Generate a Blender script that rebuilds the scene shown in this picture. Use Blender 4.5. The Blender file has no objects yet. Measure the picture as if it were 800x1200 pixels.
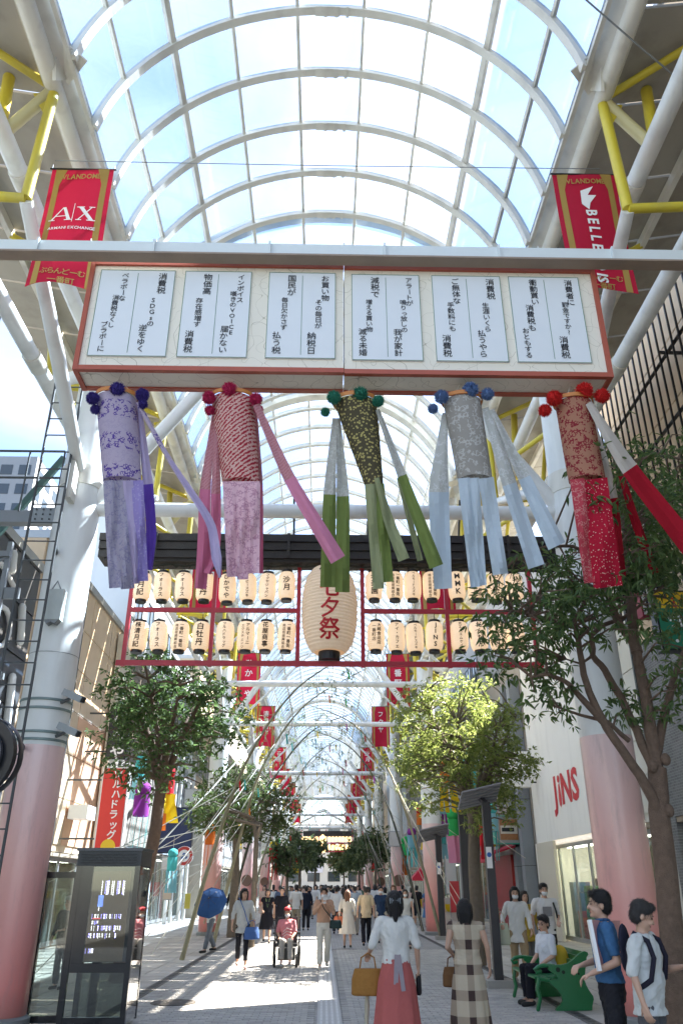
import bpy, math, random
import numpy as np
from mathutils import Vector, Matrix, Euler
R = math.radians
random.seed(7); rng = np.random.default_rng(7)
SC = bpy.context.scene
COL = SC.collection

# ---------------------------------------------------------------- camera
CAM_H, PITCH, YAW, FPX = 1.68, R(25.6), R(1.244), 914.0
cam_d = bpy.data.cameras.new('camera'); cam = bpy.data.objects.new('camera', cam_d); COL.objects.link(cam)
cam.location = (0, 0, CAM_H); cam.rotation_euler = (R(90) + PITCH, 0, -YAW)
cam_d.sensor_fit = 'VERTICAL'; cam_d.sensor_height = 36.0; cam_d.lens = FPX / 1200 * 36.0
cam_d.clip_start = 0.1; cam_d.clip_end = 3000
SC.camera = cam
# ---------------------------------------------------------------- sky, sun, exposure
SUN_DIR = Vector((0.566, 0.305, 0.766)).normalized()
W = bpy.data.worlds.new('World'); SC.world = W; W.use_nodes = True
nt = W.node_tree; nt.nodes.clear()
wo = nt.nodes.new('ShaderNodeOutputWorld'); bg = nt.nodes.new('ShaderNodeBackground')
sky = nt.nodes.new('ShaderNodeTexSky'); sky.sky_type = 'NISHITA'; sky.sun_disc = False
sky.sun_elevation = math.asin(SUN_DIR.z); sky.sun_rotation = math.atan2(SUN_DIR.x, SUN_DIR.y)
sky.air_density = 1.0; sky.dust_density = .6; sky.ozone_density = 2.5
tc = nt.nodes.new('ShaderNodeTexCoord'); mp = nt.nodes.new('ShaderNodeMapping'); mp.inputs['Scale'].default_value = (1, 1, 2.2)
nz = nt.nodes.new('ShaderNodeTexNoise'); nz.inputs['Scale'].default_value = 2.2; nz.inputs['Detail'].default_value = 6
cr = nt.nodes.new('ShaderNodeValToRGB'); cr.color_ramp.elements[0].position = 0.42; cr.color_ramp.elements[1].position = 0.78
cr.color_ramp.elements[0].color = (0.05, 0.05, 0.05, 1); cr.color_ramp.elements[1].color = (0.65, 0.65, 0.65, 1)
mxs = nt.nodes.new('ShaderNodeMix'); mxs.data_type = 'RGBA'
mxs.inputs[7].default_value = (5.4, 5.5, 5.6, 1)
nt.links.new(tc.outputs['Generated'], mp.inputs[0]); nt.links.new(mp.outputs[0], nz.inputs['Vector'])
nt.links.new(nz.outputs['Fac'], cr.inputs[0]); nt.links.new(cr.outputs[0], mxs.inputs[0])
nt.links.new(sky.outputs[0], mxs.inputs[6]); nt.links.new(mxs.outputs[2], bg.inputs[0])
bg.inputs[1].default_value = 0.055
nt.links.new(bg.outputs[0], wo.inputs[0])
sd = bpy.data.lights.new('sun', 'SUN'); sd.energy = 5.0; sd.angle = R(0.5); sd.color = (1.0, 0.93, 0.82)
so = bpy.data.objects.new('sun', sd); COL.objects.link(so)
so.rotation_euler = SUN_DIR.to_track_quat('Z', 'Y').to_euler()
SC.view_settings.view_transform = 'Standard'; SC.view_settings.look = 'None'; SC.view_settings.gamma = 1.0
SC.view_settings.use_curve_mapping = False
SC.view_settings.exposure = 3.02
try:
    SC.cycles.max_bounces = 12; SC.cycles.transparent_max_bounces = 24; SC.cycles.diffuse_bounces = 8
except Exception: pass

# ---------------------------------------------------------------- pixel (800x1200) -> point at a real distance
def ray(x, y):
    a, b = (x - 400) / FPX, (600 - y) / FPX
    f = math.cos(PITCH) - b * math.sin(PITCH); u = math.sin(PITCH) + b * math.cos(PITCH)
    return Vector((a * math.cos(YAW) + f * math.sin(YAW), f * math.cos(YAW) - a * math.sin(YAW), u))
def P(x, y, D): r = ray(x, y); return Vector((0, 0, CAM_H)) + r * (D / r.y)
def PX(x, y, X): r = ray(x, y); return Vector((0, 0, CAM_H)) + r * (X / r.x)
def G(x, y, Z=0): r = ray(x, y); return Vector((0, 0, CAM_H)) + r * ((Z - CAM_H) / r.z)

# ---------------------------------------------------------------- materials
MATS = {}
def M(name, col, rough=.6, metal=0, var=.12, scale=4., bump=.15, detail=5, spec=.5, coat=0, dirt=0, emit=0):
    if name in MATS: return MATS[name]
    m = bpy.data.materials.new(name); m.use_nodes = True; n = m.node_tree; b = n.nodes['Principled BSDF']
    b.inputs['Roughness'].default_value = rough; b.inputs['Metallic'].default_value = metal
    b.inputs['Specular IOR Level'].default_value = spec; b.inputs['Coat Weight'].default_value = coat
    t = n.nodes.new('ShaderNodeTexCoord'); z = n.nodes.new('ShaderNodeTexNoise')
    z.inputs['Scale'].default_value = scale; z.inputs['Detail'].default_value = detail; z.inputs['Roughness'].default_value = .65
    n.links.new(t.outputs['Object'], z.inputs['Vector'])
    mx = n.nodes.new('ShaderNodeMix'); mx.data_type = 'RGBA'
    mx.inputs[6].default_value = tuple(min(1, c * (1 - var)) for c in col) + (1,)
    mx.inputs[7].default_value = tuple(min(1, c * (1 + var)) for c in col) + (1,)
    n.links.new(z.outputs['Fac'], mx.inputs[0]); last = mx.outputs[2]
    if dirt:
        z2 = n.nodes.new('ShaderNodeTexNoise'); z2.inputs['Scale'].default_value = .9; z2.inputs['Detail'].default_value = 8
        mp2 = n.nodes.new('ShaderNodeMapping'); mp2.inputs['Scale'].default_value = (2.2, 2.2, .5)
        n.links.new(t.outputs['Object'], mp2.inputs[0]); n.links.new(mp2.outputs[0], z2.inputs['Vector'])
        r2 = n.nodes.new('ShaderNodeValToRGB'); r2.color_ramp.elements[0].position = .5; r2.color_ramp.elements[1].position = .75
        r2.color_ramp.elements[0].color = (0, 0, 0, 1); r2.color_ramp.elements[1].color = (dirt,) * 3 + (1,)
        n.links.new(z2.outputs['Fac'], r2.inputs[0])
        m2 = n.nodes.new('ShaderNodeMix'); m2.data_type = 'RGBA'; m2.inputs[7].default_value = (.16, .14, .11, 1)
        n.links.new(r2.outputs[0], m2.inputs[0]); n.links.new(last, m2.inputs[6]); last = m2.outputs[2]
    n.links.new(last, b.inputs['Base Color'])
    if bump:
        z3 = n.nodes.new('ShaderNodeTexNoise'); z3.inputs['Scale'].default_value = scale * 6; z3.inputs['Detail'].default_value = 4
        n.links.new(t.outputs['Object'], z3.inputs['Vector'])
        bp = n.nodes.new('ShaderNodeBump'); bp.inputs['Strength'].default_value = bump; bp.inputs['Distance'].default_value = .02
        n.links.new(z3.outputs['Fac'], bp.inputs['Height']); n.links.new(bp.outputs[0], b.inputs['Normal'])
    if emit:
        b.inputs['Emission Strength'].default_value = emit; n.links.new(last, b.inputs['Emission Color'])
    MATS[name] = m; return m
def nodes(m): return m.node_tree, m.node_tree.nodes['Principled BSDF']
def mathn(n, op, a, b=None):
    k = n.nodes.new('ShaderNodeMath'); k.operation = op
    for i, v in enumerate((a, b)):
        if v is None: continue
        if isinstance(v, (int, float)): k.inputs[i].default_value = v
        else: n.links.new(v, k.inputs[i])
    return k.outputs[0]
def cloth(name, col, rough=.85, transl=.25, pat=None, col2=None, sc=30., th=.5, slant=0, band=None):
    """cloth with optional printed pattern: floral (noise), dots, weave (diagonal)"""
    if name in MATS: return MATS[name]
    m = M(name, col, rough, var=.06, scale=8, bump=.1, spec=.2); n, b = nodes(m)
    src = b.inputs['Base Color'].links[0].from_socket
    if pat:
        t = n.nodes.new('ShaderNodeTexCoord'); mp = n.nodes.new('ShaderNodeMapping'); mp.inputs['Rotation'].default_value = (0, slant, 0)
        n.links.new(t.outputs['Object'], mp.inputs[0])
        if pat == 'floral':
            x = n.nodes.new('ShaderNodeTexVoronoi'); x.feature = 'DISTANCE_TO_EDGE'; x.inputs['Scale'].default_value = sc
            n.links.new(mp.outputs[0], x.inputs['Vector']); f = mathn(n, 'LESS_THAN', x.outputs['Distance'], th * .3)
            x2 = n.nodes.new('ShaderNodeTexNoise'); x2.inputs['Scale'].default_value = sc * .5; n.links.new(mp.outputs[0], x2.inputs['Vector'])
            f = mathn(n, 'MULTIPLY', f, mathn(n, 'GREATER_THAN', x2.outputs['Fac'], .5))
        elif pat == 'dots':
            x = n.nodes.new('ShaderNodeTexVoronoi'); x.inputs['Scale'].default_value = sc
            n.links.new(mp.outputs[0], x.inputs['Vector']); f = mathn(n, 'LESS_THAN', x.outputs['Distance'], th)
        else:
            x = n.nodes.new('ShaderNodeTexWave'); x.inputs['Scale'].default_value = sc; x.inputs['Distortion'].default_value = 3; x.inputs['Detail Scale'].default_value = 4
            x.bands_direction = 'Z'; n.links.new(mp.outputs[0], x.inputs['Vector']); f = mathn(n, 'GREATER_THAN', x.outputs['Fac'], th)
            x3 = n.nodes.new('ShaderNodeTexVoronoi'); x3.inputs['Scale'].default_value = sc * 4; n.links.new(mp.outputs[0], x3.inputs['Vector'])
            f = mathn(n, 'MULTIPLY', f, mathn(n, 'GREATER_THAN', x3.outputs['Distance'], .33))
        if band:
            sp = n.nodes.new('ShaderNodeSeparateXYZ'); n.links.new(t.outputs['Object'], sp.inputs[0]); f = mathn(n, 'MULTIPLY', f, mathn(n, 'MAXIMUM', mathn(n, 'GREATER_THAN', mathn(n, 'SINE', mathn(n, 'MULTIPLY', sp.outputs[2], band)), -.1), .12))
        mx = n.nodes.new('ShaderNodeMix'); mx.data_type = 'RGBA'; n.links.new(f, mx.inputs[0]); n.links.new(src, mx.inputs[6])
        mx.inputs[7].default_value = tuple(col2) + (1,); src = mx.outputs[2]; n.links.new(src, b.inputs['Base Color'])
    if transl:
        tr = n.nodes.new('ShaderNodeBsdfTranslucent'); ms = n.nodes.new('ShaderNodeMixShader'); ms.inputs[0].default_value = transl
        n.links.new(src, tr.inputs[0]); out = n.nodes['Material Output']
        n.links.new(b.outputs[0], ms.inputs[1]); n.links.new(tr.outputs[0], ms.inputs[2]); n.links.new(ms.outputs[0], out.inputs[0])
    return m
def glassmat(name, tint, gloss=.08, milk=.06, milkcol=(.8, .85, .9), rough=.03):
    if name in MATS: return MATS[name]
    m = bpy.data.materials.new(name); m.use_nodes = True; n = m.node_tree; n.nodes.remove(n.nodes['Principled BSDF']); out = n.nodes['Material Output']
    tr = n.nodes.new('ShaderNodeBsdfTransparent'); tr.inputs[0].default_value = tint + (1,)
    gl = n.nodes.new('ShaderNodeBsdfGlossy'); gl.inputs['Roughness'].default_value = rough; gl.inputs[0].default_value = (1, 1, 1, 1)
    tl = n.nodes.new('ShaderNodeBsdfTranslucent'); tl.inputs[0].default_value = milkcol + (1,)
    t = n.nodes.new('ShaderNodeTexCoord'); z = n.nodes.new('ShaderNodeTexNoise'); z.inputs['Scale'].default_value = .55; z.inputs['Detail'].default_value = 6
    mp = n.nodes.new('ShaderNodeMapping'); mp.inputs['Rotation'].default_value = (0, .5, .9); mp.inputs['Scale'].default_value = (1, .5, 2)
    n.links.new(t.outputs['Object'], mp.inputs[0]); n.links.new(mp.outputs[0], z.inputs[0])
    f = mathn(n, 'MULTIPLY', z.outputs['Fac'], milk * 2)
    a = n.nodes.new('ShaderNodeMixShader'); n.links.new(f, a.inputs[0]); n.links.new(tr.outputs[0], a.inputs[1]); n.links.new(tl.outputs[0], a.inputs[2])
    c = n.nodes.new('ShaderNodeMixShader'); c.inputs[0].default_value = gloss
    n.links.new(a.outputs[0], c.inputs[1]); n.links.new(gl.outputs[0], c.inputs[2]); n.links.new(c.outputs[0], out.inputs[0])
    MATS[name] = m; return m
def leafmat(name, c1, c2, tl=.45):
    if name in MATS: return MATS[name]
    m = M(name, c1, .38, var=0, bump=0, spec=.5); n, b = nodes(m)
    g = n.nodes.new('ShaderNodeNewGeometry'); mx = n.nodes.new('ShaderNodeMix'); mx.data_type = 'RGBA'
    mx.inputs[6].default_value = c1 + (1,); mx.inputs[7].default_value = c2 + (1,)
    n.links.new(g.outputs['Random Per Island'], mx.inputs[0]); n.links.new(mx.outputs[2], b.inputs['Base Color'])
    tr = n.nodes.new('ShaderNodeBsdfTranslucent'); n.links.new(mx.outputs[2], tr.inputs[0])
    ms = n.nodes.new('ShaderNodeMixShader'); ms.inputs[0].default_value = tl
    n.links.new(b.outputs[0], ms.inputs[1]); n.links.new(tr.outputs[0], ms.inputs[2]); n.links.new(ms.outputs[0], n.nodes['Material Output'].inputs[0])
    return m
def randmat(name, c1, c2, rough=.8, island=False, bump=.3, scale=30):
    if name in MATS: return MATS[name]
    m = M(name, c1, rough, var=.1, scale=scale, bump=bump); n, b = nodes(m); src = b.inputs['Base Color'].links[0].from_socket
    if island: g = n.nodes.new('ShaderNodeNewGeometry').outputs['Random Per Island']
    else: g = n.nodes.new('ShaderNodeObjectInfo').outputs['Random']
    r = n.nodes.new('ShaderNodeMix'); r.data_type = 'RGBA'; r.inputs[6].default_value = c1 + (1,); r.inputs[7].default_value = c2 + (1,); n.links.new(g, r.inputs[0])
    z = n.nodes.new('ShaderNodeMix'); z.data_type = 'RGBA'; z.blend_type = 'MULTIPLY'; z.inputs[0].default_value = .6
    t = n.nodes.new('ShaderNodeTexCoord'); nn = n.nodes.new('ShaderNodeTexNoise'); nn.inputs['Scale'].default_value = 2.5; nn.inputs['Detail'].default_value = 8
    geo = n.nodes.new('ShaderNodeNewGeometry'); n.links.new(geo.outputs['Position'], nn.inputs[0])
    rr = n.nodes.new('ShaderNodeValToRGB'); rr.color_ramp.elements[0].color = (.55, .54, .52, 1); rr.color_ramp.elements[1].position = .6
    n.links.new(nn.outputs['Fac'], rr.inputs[0]); n.links.new(r.outputs[2], z.inputs[6]); n.links.new(rr.outputs[0], z.inputs[7])
    n.links.new(z.outputs[2], b.inputs['Base Color']); return m
def brickmat(name, c1, c2, mortar, w=.2, h=.1, axis='XY', rough=.7, off=.5):
    if name in MATS: return MATS[name]
    m = M(name, c1, rough, bump=.1); n, b = nodes(m)
    g = n.nodes.new('ShaderNodeNewGeometry'); sp = n.nodes.new('ShaderNodeSeparateXYZ'); cb = n.nodes.new('ShaderNodeCombineXYZ')
    n.links.new(g.outputs['Position'], sp.inputs[0]); n.links.new(sp.outputs[axis[0]], cb.inputs[0]); n.links.new(sp.outputs[axis[1]], cb.inputs[1])
    k = n.nodes.new('ShaderNodeTexBrick'); k.inputs['Scale'].default_value = 1; k.inputs['Brick Width'].default_value = w; k.inputs['Row Height'].default_value = h
    k.inputs['Mortar Size'].default_value = .006; k.offset = off; k.inputs[1].default_value = c1 + (1,); k.inputs[2].default_value = c2 + (1,); k.inputs[3].default_value = mortar + (1,)
    n.links.new(cb.outputs[0], k.inputs[0])
    nn = n.nodes.new('ShaderNodeTexNoise'); nn.inputs['Scale'].default_value = .8; nn.inputs['Detail'].default_value = 8; n.links.new(g.outputs['Position'], nn.inputs[0])
    z = n.nodes.new('ShaderNodeMix'); z.data_type = 'RGBA'; z.blend_type = 'MULTIPLY'; z.inputs[0].default_value = .5
    n.links.new(k.outputs[0], z.inputs[6]); n.links.new(nn.outputs['Fac'], z.inputs[7]); n.links.new(z.outputs[2], b.inputs['Base Color'])
    bp = n.nodes.new('ShaderNodeBump'); bp.inputs['Distance'].default_value = .006; bp.invert = True; n.links.new(k.outputs['Fac'], bp.inputs['Height']); n.links.new(bp.outputs[0], b.inputs['Normal'])
    return m

# ---------------------------------------------------------------- mesh builder
ROOT = {}
class MB:
    def __init__(s): s.v = []; s.f = []; s.mi = []
    def add(s, vs, fs, mi=0):
        o = len(s.v); s.v += [tuple(p) for p in vs]; s.f += [tuple(i + o for i in f) for f in fs]; s.mi += [mi] * len(fs); return s
    def box(s, x0, x1, y0, y1, z0, z1, mi=0):
        vs = [(x0, y0, z0), (x1, y0, z0), (x1, y1, z0), (x0, y1, z0), (x0, y0, z1), (x1, y0, z1), (x1, y1, z1), (x0, y1, z1)]
        return s.add(vs, [(3, 2, 1, 0), (4, 5, 6, 7), (0, 1, 5, 4), (1, 2, 6, 5), (2, 3, 7, 6), (3, 0, 4, 7)], mi)
    def bar(s, p0, p1, w, h, up=Vector((0, 0, 1)), mi=0):
        p0 = Vector(p0); p1 = Vector(p1); d = (p1 - p0).normalized(); u = Vector(up)
        if abs(d.dot(u)) > .98: u = Vector((0, 1, 0))
        sd = d.cross(u).normalized(); u = sd.cross(d).normalized()
        vs = [p + sd * a * w / 2 + u * b * h / 2 for p in (p0, p1) for a, b in ((-1, -1), (1, -1), (1, 1), (-1, 1))]
        return s.add(vs, [(3, 2, 1, 0), (4, 5, 6, 7), (0, 1, 5, 4), (1, 2, 6, 5), (2, 3, 7, 6), (3, 0, 4, 7)], mi)
    def tube(s, pts, rad, n=10, mi=0, caps=True, round_=False):
        pts = [Vector(p) for p in pts]
        if not hasattr(rad, '__len__'): rad = [rad] * len(pts)
        rad = list(rad)
        if round_:
            d0 = (pts[0] - pts[1]).normalized(); d1 = (pts[-1] - pts[-2]).normalized(); r0, r1 = rad[0], rad[-1]
            pts = [pts[0] + d0 * r0 * .97, pts[0] + d0 * r0 * .7] + pts + [pts[-1] + d1 * r1 * .7, pts[-1] + d1 * r1 * .97]
            rad = [r0 * .24, r0 * .714] + rad + [r1 * .714, r1 * .24]
        m = len(pts); o = len(s.v); ref = None
        for i, p in enumerate(pts):
            d = (pts[min(i + 1, m - 1)] - pts[max(i - 1, 0)])
            d = d.normalized() if d.length > 1e-9 else Vector((0, 0, 1))
            if ref is None:
                a = Vector((0, 0, 1)) if abs(d.z) < .9 else Vector((0, 1, 0)); ref = d.cross(a).normalized()
            else:
                ref = (ref - d * ref.dot(d)); ref = ref.normalized() if ref.length > 1e-6 else d.orthogonal().normalized()
            b = d.cross(ref)
            for k in range(n):
                t = 2 * math.pi * k / n; s.v.append(tuple(p + (ref * math.cos(t) + b * math.sin(t)) * rad[i]))
        for i in range(m - 1):
            for k in range(n):
                k2 = (k + 1) % n; s.f.append((o + i * n + k, o + i * n + k2, o + (i + 1) * n + k2, o + (i + 1) * n + k)); s.mi.append(mi)
        if caps:
            s.f.append(tuple(o + k for k in reversed(range(n)))); s.f.append(tuple(o + (m - 1) * n + k for k in range(n))); s.mi += [mi, mi]
        return s
    def loft(s, rings, mi=0, caps=True, closed=True):
        n = len(rings[0]); o = len(s.v)
        for r in rings: s.v += [tuple(p) for p in r]
        for i in range(len(rings) - 1):
            for k in range(n if closed else n - 1):
                k2 = (k + 1) % n; s.f.append((o + i * n + k, o + i * n + k2, o + (i + 1) * n + k2, o + (i + 1) * n + k)); s.mi.append(mi)
        if caps and closed:
            s.f.append(tuple(o + k for k in reversed(range(n)))); s.f.append(tuple(o + (len(rings) - 1) * n + k for k in range(n))); s.mi += [mi, mi]
        return s
    def rings(s, spec, n=20, mi=0, caps=True):
        """spec: (cx, cy, z, rx, ry)"""
        return s.loft([[(cx + rx * math.cos(2 * math.pi * k / n), cy + ry * math.sin(2 * math.pi * k / n), z) for k in range(n)] for cx, cy, z, rx, ry in spec], mi, caps)
    def ell(s, c, r, nu=14, nv=9, rot=None, mi=0):
        c = Vector(c); o = len(s.v); vs = []
        for j in range(nv + 1):
            ph = math.pi * j / nv
            for i in range(nu):
                t = 2 * math.pi * i / nu; p = Vector((r[0] * math.sin(ph) * math.cos(t), r[1] * math.sin(ph) * math.sin(t), r[2] * math.cos(ph)))
                if rot is not None: p = rot @ p
                vs.append(tuple(c + p))
        fs = [(j * nu + i, (j + 1) * nu + i, (j + 1) * nu + (i + 1) % nu, j * nu + (i + 1) % nu) for j in range(nv) for i in range(nu)]
        return s.add(vs, fs, mi)
    def lathe(s, prof, c=(0, 0, 0), n=24, mi=0, caps=False):
        return s.rings([(c[0], c[1], c[2] + z, r, r) for r, z in prof], n, mi, caps)
    def disc(s, c, nrm, r, th=.02, n=24, mi=0):
        c = Vector(c); nrm = Vector(nrm).normalized(); return s.tube([c - nrm * th / 2, c + nrm * th / 2], r, n, mi)
    def prism(s, pts, off, mi=0):
        """closed outline of 3d points extruded by vector off"""
        n = len(pts); off = Vector(off); a = [Vector(p) for p in pts]; b = [p + off for p in a]
        return s.add(a + b, [tuple(range(n)), tuple(n + i for i in reversed(range(n)))] + [(i, n + i, n + (i + 1) % n, (i + 1) % n) for i in range(n)], mi)
    def build(s, name, mats, parent=None, smooth=False, local=False, kind=None, label=None, cat=None, group=None, origin=None):
        if not isinstance(mats, (list, tuple)): mats = [mats]
        off = (0, 0, 0)
        if parent is not None and not local: off = ROOT.get(parent.name, (0, 0, 0))
        if parent is None and not local:
            if origin is None:
                a = np.array(s.v); off = ((a[:, 0].min() + a[:, 0].max()) / 2, (a[:, 1].min() + a[:, 1].max()) / 2, a[:, 2].min())
            else: off = origin
        vs = s.v if off == (0, 0, 0) else [(p[0] - off[0], p[1] - off[1], p[2] - off[2]) for p in s.v]
        me = bpy.data.meshes.new(name); me.from_pydata(vs, [], s.f)
        for m in mats: me.materials.append(m)
        if len(mats) > 1: me.polygons.foreach_set('material_index', s.mi)
        if smooth: me.polygons.foreach_set('use_smooth', [True] * len(me.polygons))
        me.update()
        o = bpy.data.objects.new(name, me); COL.objects.link(o)
        if parent is not None: o.parent = parent; ROOT[o.name] = ROOT.get(parent.name, (0, 0, 0))
        elif not local: o.location = off; ROOT[o.name] = tuple(off)
        if kind: o['kind'] = kind
        if label: o['label'] = label
        if cat: o['category'] = cat
        if group: o['group'] = group
        if smooth: smooth_angle(me)
        return o
def smooth_angle(me, ang=40):
    try: me.set_sharp_from_angle(angle=R(ang))
    except Exception: pass
def thing(name, label, cat, loc=(0, 0, 0), rz=0, group=None):
    o = bpy.data.objects.new(name, None); COL.objects.link(o); o.location = loc; o.rotation_euler = (0, 0, rz)
    o.empty_display_size = .2; o['label'] = label; o['category'] = cat
    if group: o['group'] = group
    ROOT[o.name] = tuple(loc); return o
def inst(name, me, parent=None, loc=(0, 0, 0), rot=(0, 0, 0), scale=(1, 1, 1)):
    o = bpy.data.objects.new(name, me); COL.objects.link(o); o.location = loc; o.rotation_euler = rot; o.scale = scale
    if parent is not None: o.parent = parent
    return o
def copy_tree(o, loc, rz=None, label=None, group=None, scale=None, mats=None):
    c = o.copy(); COL.objects.link(c); c.location = loc
    if rz is not None: c.rotation_euler = (0, 0, rz)
    if label: c['label'] = label
    if group: c['group'] = group
    if scale: c.scale = (scale,) * 3
    for ch in o.children:
        k = ch.copy(); COL.objects.link(k); k.parent = c
        for g in ch.children:
            h = g.copy(); COL.objects.link(h); h.parent = k
    ROOT[c.name] = tuple(loc); return c

# ---------------------------------------------------------------- lettering (built-in font curves turned to flat meshes)
_fc = bpy.data.curves.new('glyph', 'FONT'); _fo = bpy.data.objects.new('glyph', _fc); 
WS = bpy.data.scenes.new('workshop'); WS.collection.objects.link(_fo)  # a side scene so that updates stay quick; removed at the end
GL = {}
def glyph(ch, bold=.02):
    if ord(ch[0]) > 0x2000: bold = 0
    k = (ch, bold)
    if k in GL: return GL[k]
    _fc.body = ch; _fc.offset = bold; _fc.resolution_u = 2; WS.view_layers[0].update()
    me = bpy.data.meshes.new_from_object(_fo.evaluated_get(WS.view_layers[0].depsgraph))
    v = [(p.co.x, p.co.y) for p in me.vertices]; f = [tuple(p.vertices) for p in me.polygons]; bpy.data.meshes.remove(me)
    if not v: GL[k] = ([], [], 0.35); return GL[k]
    x0 = min(p[0] for p in v); x1 = max(p[0] for p in v); y0 = min(p[1] for p in v); y1 = max(p[1] for p in v)
    w = x1 - x0
    if ord(ch[0]) > 0x2000: cx, cy = (x0 + x1) / 2 if ch not in 'っょゃゅッョャュ' else (x0 + x1) / 2 - .1, .33
    else: cx, cy = (x0 + x1) / 2, .33
    GL[k] = ([(a - cx, b - cy) for a, b in v], f, w); return GL[k]
def put(mb, ch, c, U, V, N, size, rot=0, bold=.02, mi=0, sx=1.):
    v, f, w = glyph(ch, bold); ca, sa = math.cos(rot), math.sin(rot); c = Vector(c); q = bold * .75
    for i, (ox, oy) in enumerate(((0, 0), (-q, 0), (q, 0), (0, q), (0, -q)) if ord(ch[0]) > 0x2000 else ((0, 0),)):   # brush weight: the same glyph laid down with small shifts
        mb.add([c + U * (((a * ca - b * sa) + ox) * size * sx) + V * (((a * sa + b * ca) + oy) * size) + N * (.004 + .0003 * i) for a, b in v], f, mi)
def vtext(mb, s, top, U, V, N, size, step=None, bold=.02, mi=0, rotlat=False, sx=1.):
    """vertical Japanese text; size = em height in metres, top = point at the top centre"""
    step = step or size * 1.05; p = Vector(top) - V * step / 2
    for ch in s:
        if ch != ' ': put(mb, ch, p, U, V, N, size, -math.pi / 2 if (ch == 'ー' or rotlat) else 0, bold, mi, sx)
        p = p - V * step * (.5 if ch == ' ' else 1)
def htext(mb, s, c, U, V, N, size, bold=.02, mi=0, gap=.06, sx=1.):
    ws = [(glyph(ch, bold)[2] if ch != ' ' else .3) * sx for ch in s]; tot = sum(ws) + gap * (len(s) - 1); x = -tot / 2
    for ch, w in zip(s, ws):
        if ch != ' ': put(mb, ch, Vector(c) + U * (x + w / 2) * size, U, V, N, size, 0, bold, mi, sx)
        x += w + gap
UX, UZ, NF = Vector((1, 0, 0)), Vector((0, 0, 1)), Vector((0, -1, 0))

# ================================================================ MATERIAL SET
white_steel = M('white_painted_steel', (.74, .74, .70), .42, var=.06, dirt=.35, scale=2)
cream_steel = M('cream_painted_steel', (.70, .67, .58), .45, var=.08, dirt=.45, scale=2)
rib_steel = M('rib_steel', (.66, .63, .55), .5, var=.1, dirt=.4)
yellow_steel = M('yellow_painted_steel', (.62, .50, .04), .42, var=.12, dirt=.4, scale=3)
pale_yellow = M('pale_yellow_steel', (.62, .56, .30), .42, var=.1, dirt=.4)
dark_steel = M('dark_grey_steel', (.07, .075, .075), .5, .3, var=.2)
grey_steel = M('grey_steel', (.22, .23, .23), .45, .2, var=.15)
black_steel = M('black_steel', (.015, .015, .017), .35, .2, var=.2)
soffit_m = M('soffit_panel_paint', (.36, .33, .27), .7, var=.15, dirt=.5, scale=1.2)
roof_glass = glassmat('roof_glass', (.60, .76, 1.0), .035, .07, (.80, .88, 1.0))
shop_glass = glassmat('shop_glass', (.72, .78, .76), .16, .02)
pillar_white = M('pillar_white_paint', (.74, .75, .71), .45, var=.06, scale=1.5, dirt=.4)
brown_paint = M('rust_brown_paint', (.30, .22, .16), .6, var=.2)
red_paint = M('red_lacquer', (.42, .012, .025), .35, var=.12)
wood_dark = M('dark_stained_wood', (.028, .022, .018), .6, var=.4, scale=12, bump=.4)
rope_m = M('pale_rope', (.55, .52, .44), .8, var=.1)
ink = M('black_ink', (.012, .012, .014), .6, var=0, bump=0)
whiteink = M('white_ink', (.82, .80, .78), .6, var=0, bump=0)
gold = M('gold_print', (.42, .28, .07), .45, .2, var=.15)
redink = M('red_ink', (.55, .01, .02), .5, var=.05, bump=0)

# ================================================================ GROUND
MB().add([(-900, -300, -.06), (900, -300, -.06), (900, 1500, -.06), (-900, 1500, -.06)], [(0, 1, 2, 3)]).build('ground', M('asphalt', (.05, .05, .05), .9, var=.2, scale=2), kind='structure')
pave_m = brickmat('grey_block_paving', (.44, .425, .40), (.34, .33, .315), (.18, .175, .165), .2, .1, 'XY')
slab_m = randmat('walkway_slab', (.48, .455, .42), (.38, .36, .335), .75)
slabfar_m = brickmat('far_slab_paving', (.48, .455, .42), (.38, .36, .335), (.10, .095, .09), .6, .6, 'XY', off=0)
rd = MB().add([(-3.0, -3, 0), (3.6, -3, 0), (3.6, 12.0, 0), (-3.0, 12.0, 0)], [(0, 1, 2, 3)])
rd.add([(-3.0, 12.0, -.012), (3.6, 12.0, -.012), (3.6, 26, -.012), (-3.0, 26, -.012)], [(0, 1, 2, 3)])
rd.add([(-3.0, 26, 0), (3.6, 26, 0), (3.6, 300, 0), (-3.0, 300, 0)], [(0, 1, 2, 3)])
road = rd.build('road', pave_m, kind='structure', origin=(0, 0, 0))
# small paving blocks, herringbone-like running bond, joined: too small to pick apart
bl = MB(); y = 12.0; row = 0
while y < 26 - .05:
    x = -3.0 + (0 if row % 2 else -.1)
    while x < 3.6:
        a, b = max(x, -3.0), min(x + .2, 3.6)
        if b - a > .04 and not (a < .29 and b > -.07):
            h = random.uniform(-.002, .002); g = .004; c = .006
            bl.add([(a + g, y + g, -.012), (b - g, y + g, -.012), (b - g, y + .1 - g, -.012), (a + g, y + .1 - g, -.012),
                    (a + g + c, y + g + c, h), (b - g - c, y + g + c, h), (b - g - c, y + .1 - g - c, h), (a + g + c, y + .1 - g - c, h)],
                   [(4, 5, 6, 7), (0, 1, 5, 4), (1, 2, 6, 5), (2, 3, 7, 6), (3, 0, 4, 7)])
        x += .2
    y += .1; row += 1
bl.build('paving_block', randmat('paving_block_stone', (.46, .44, .41), (.34, .33, .315), .75, island=True, scale=60), road, kind='stuff')
wk = {}
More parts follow.
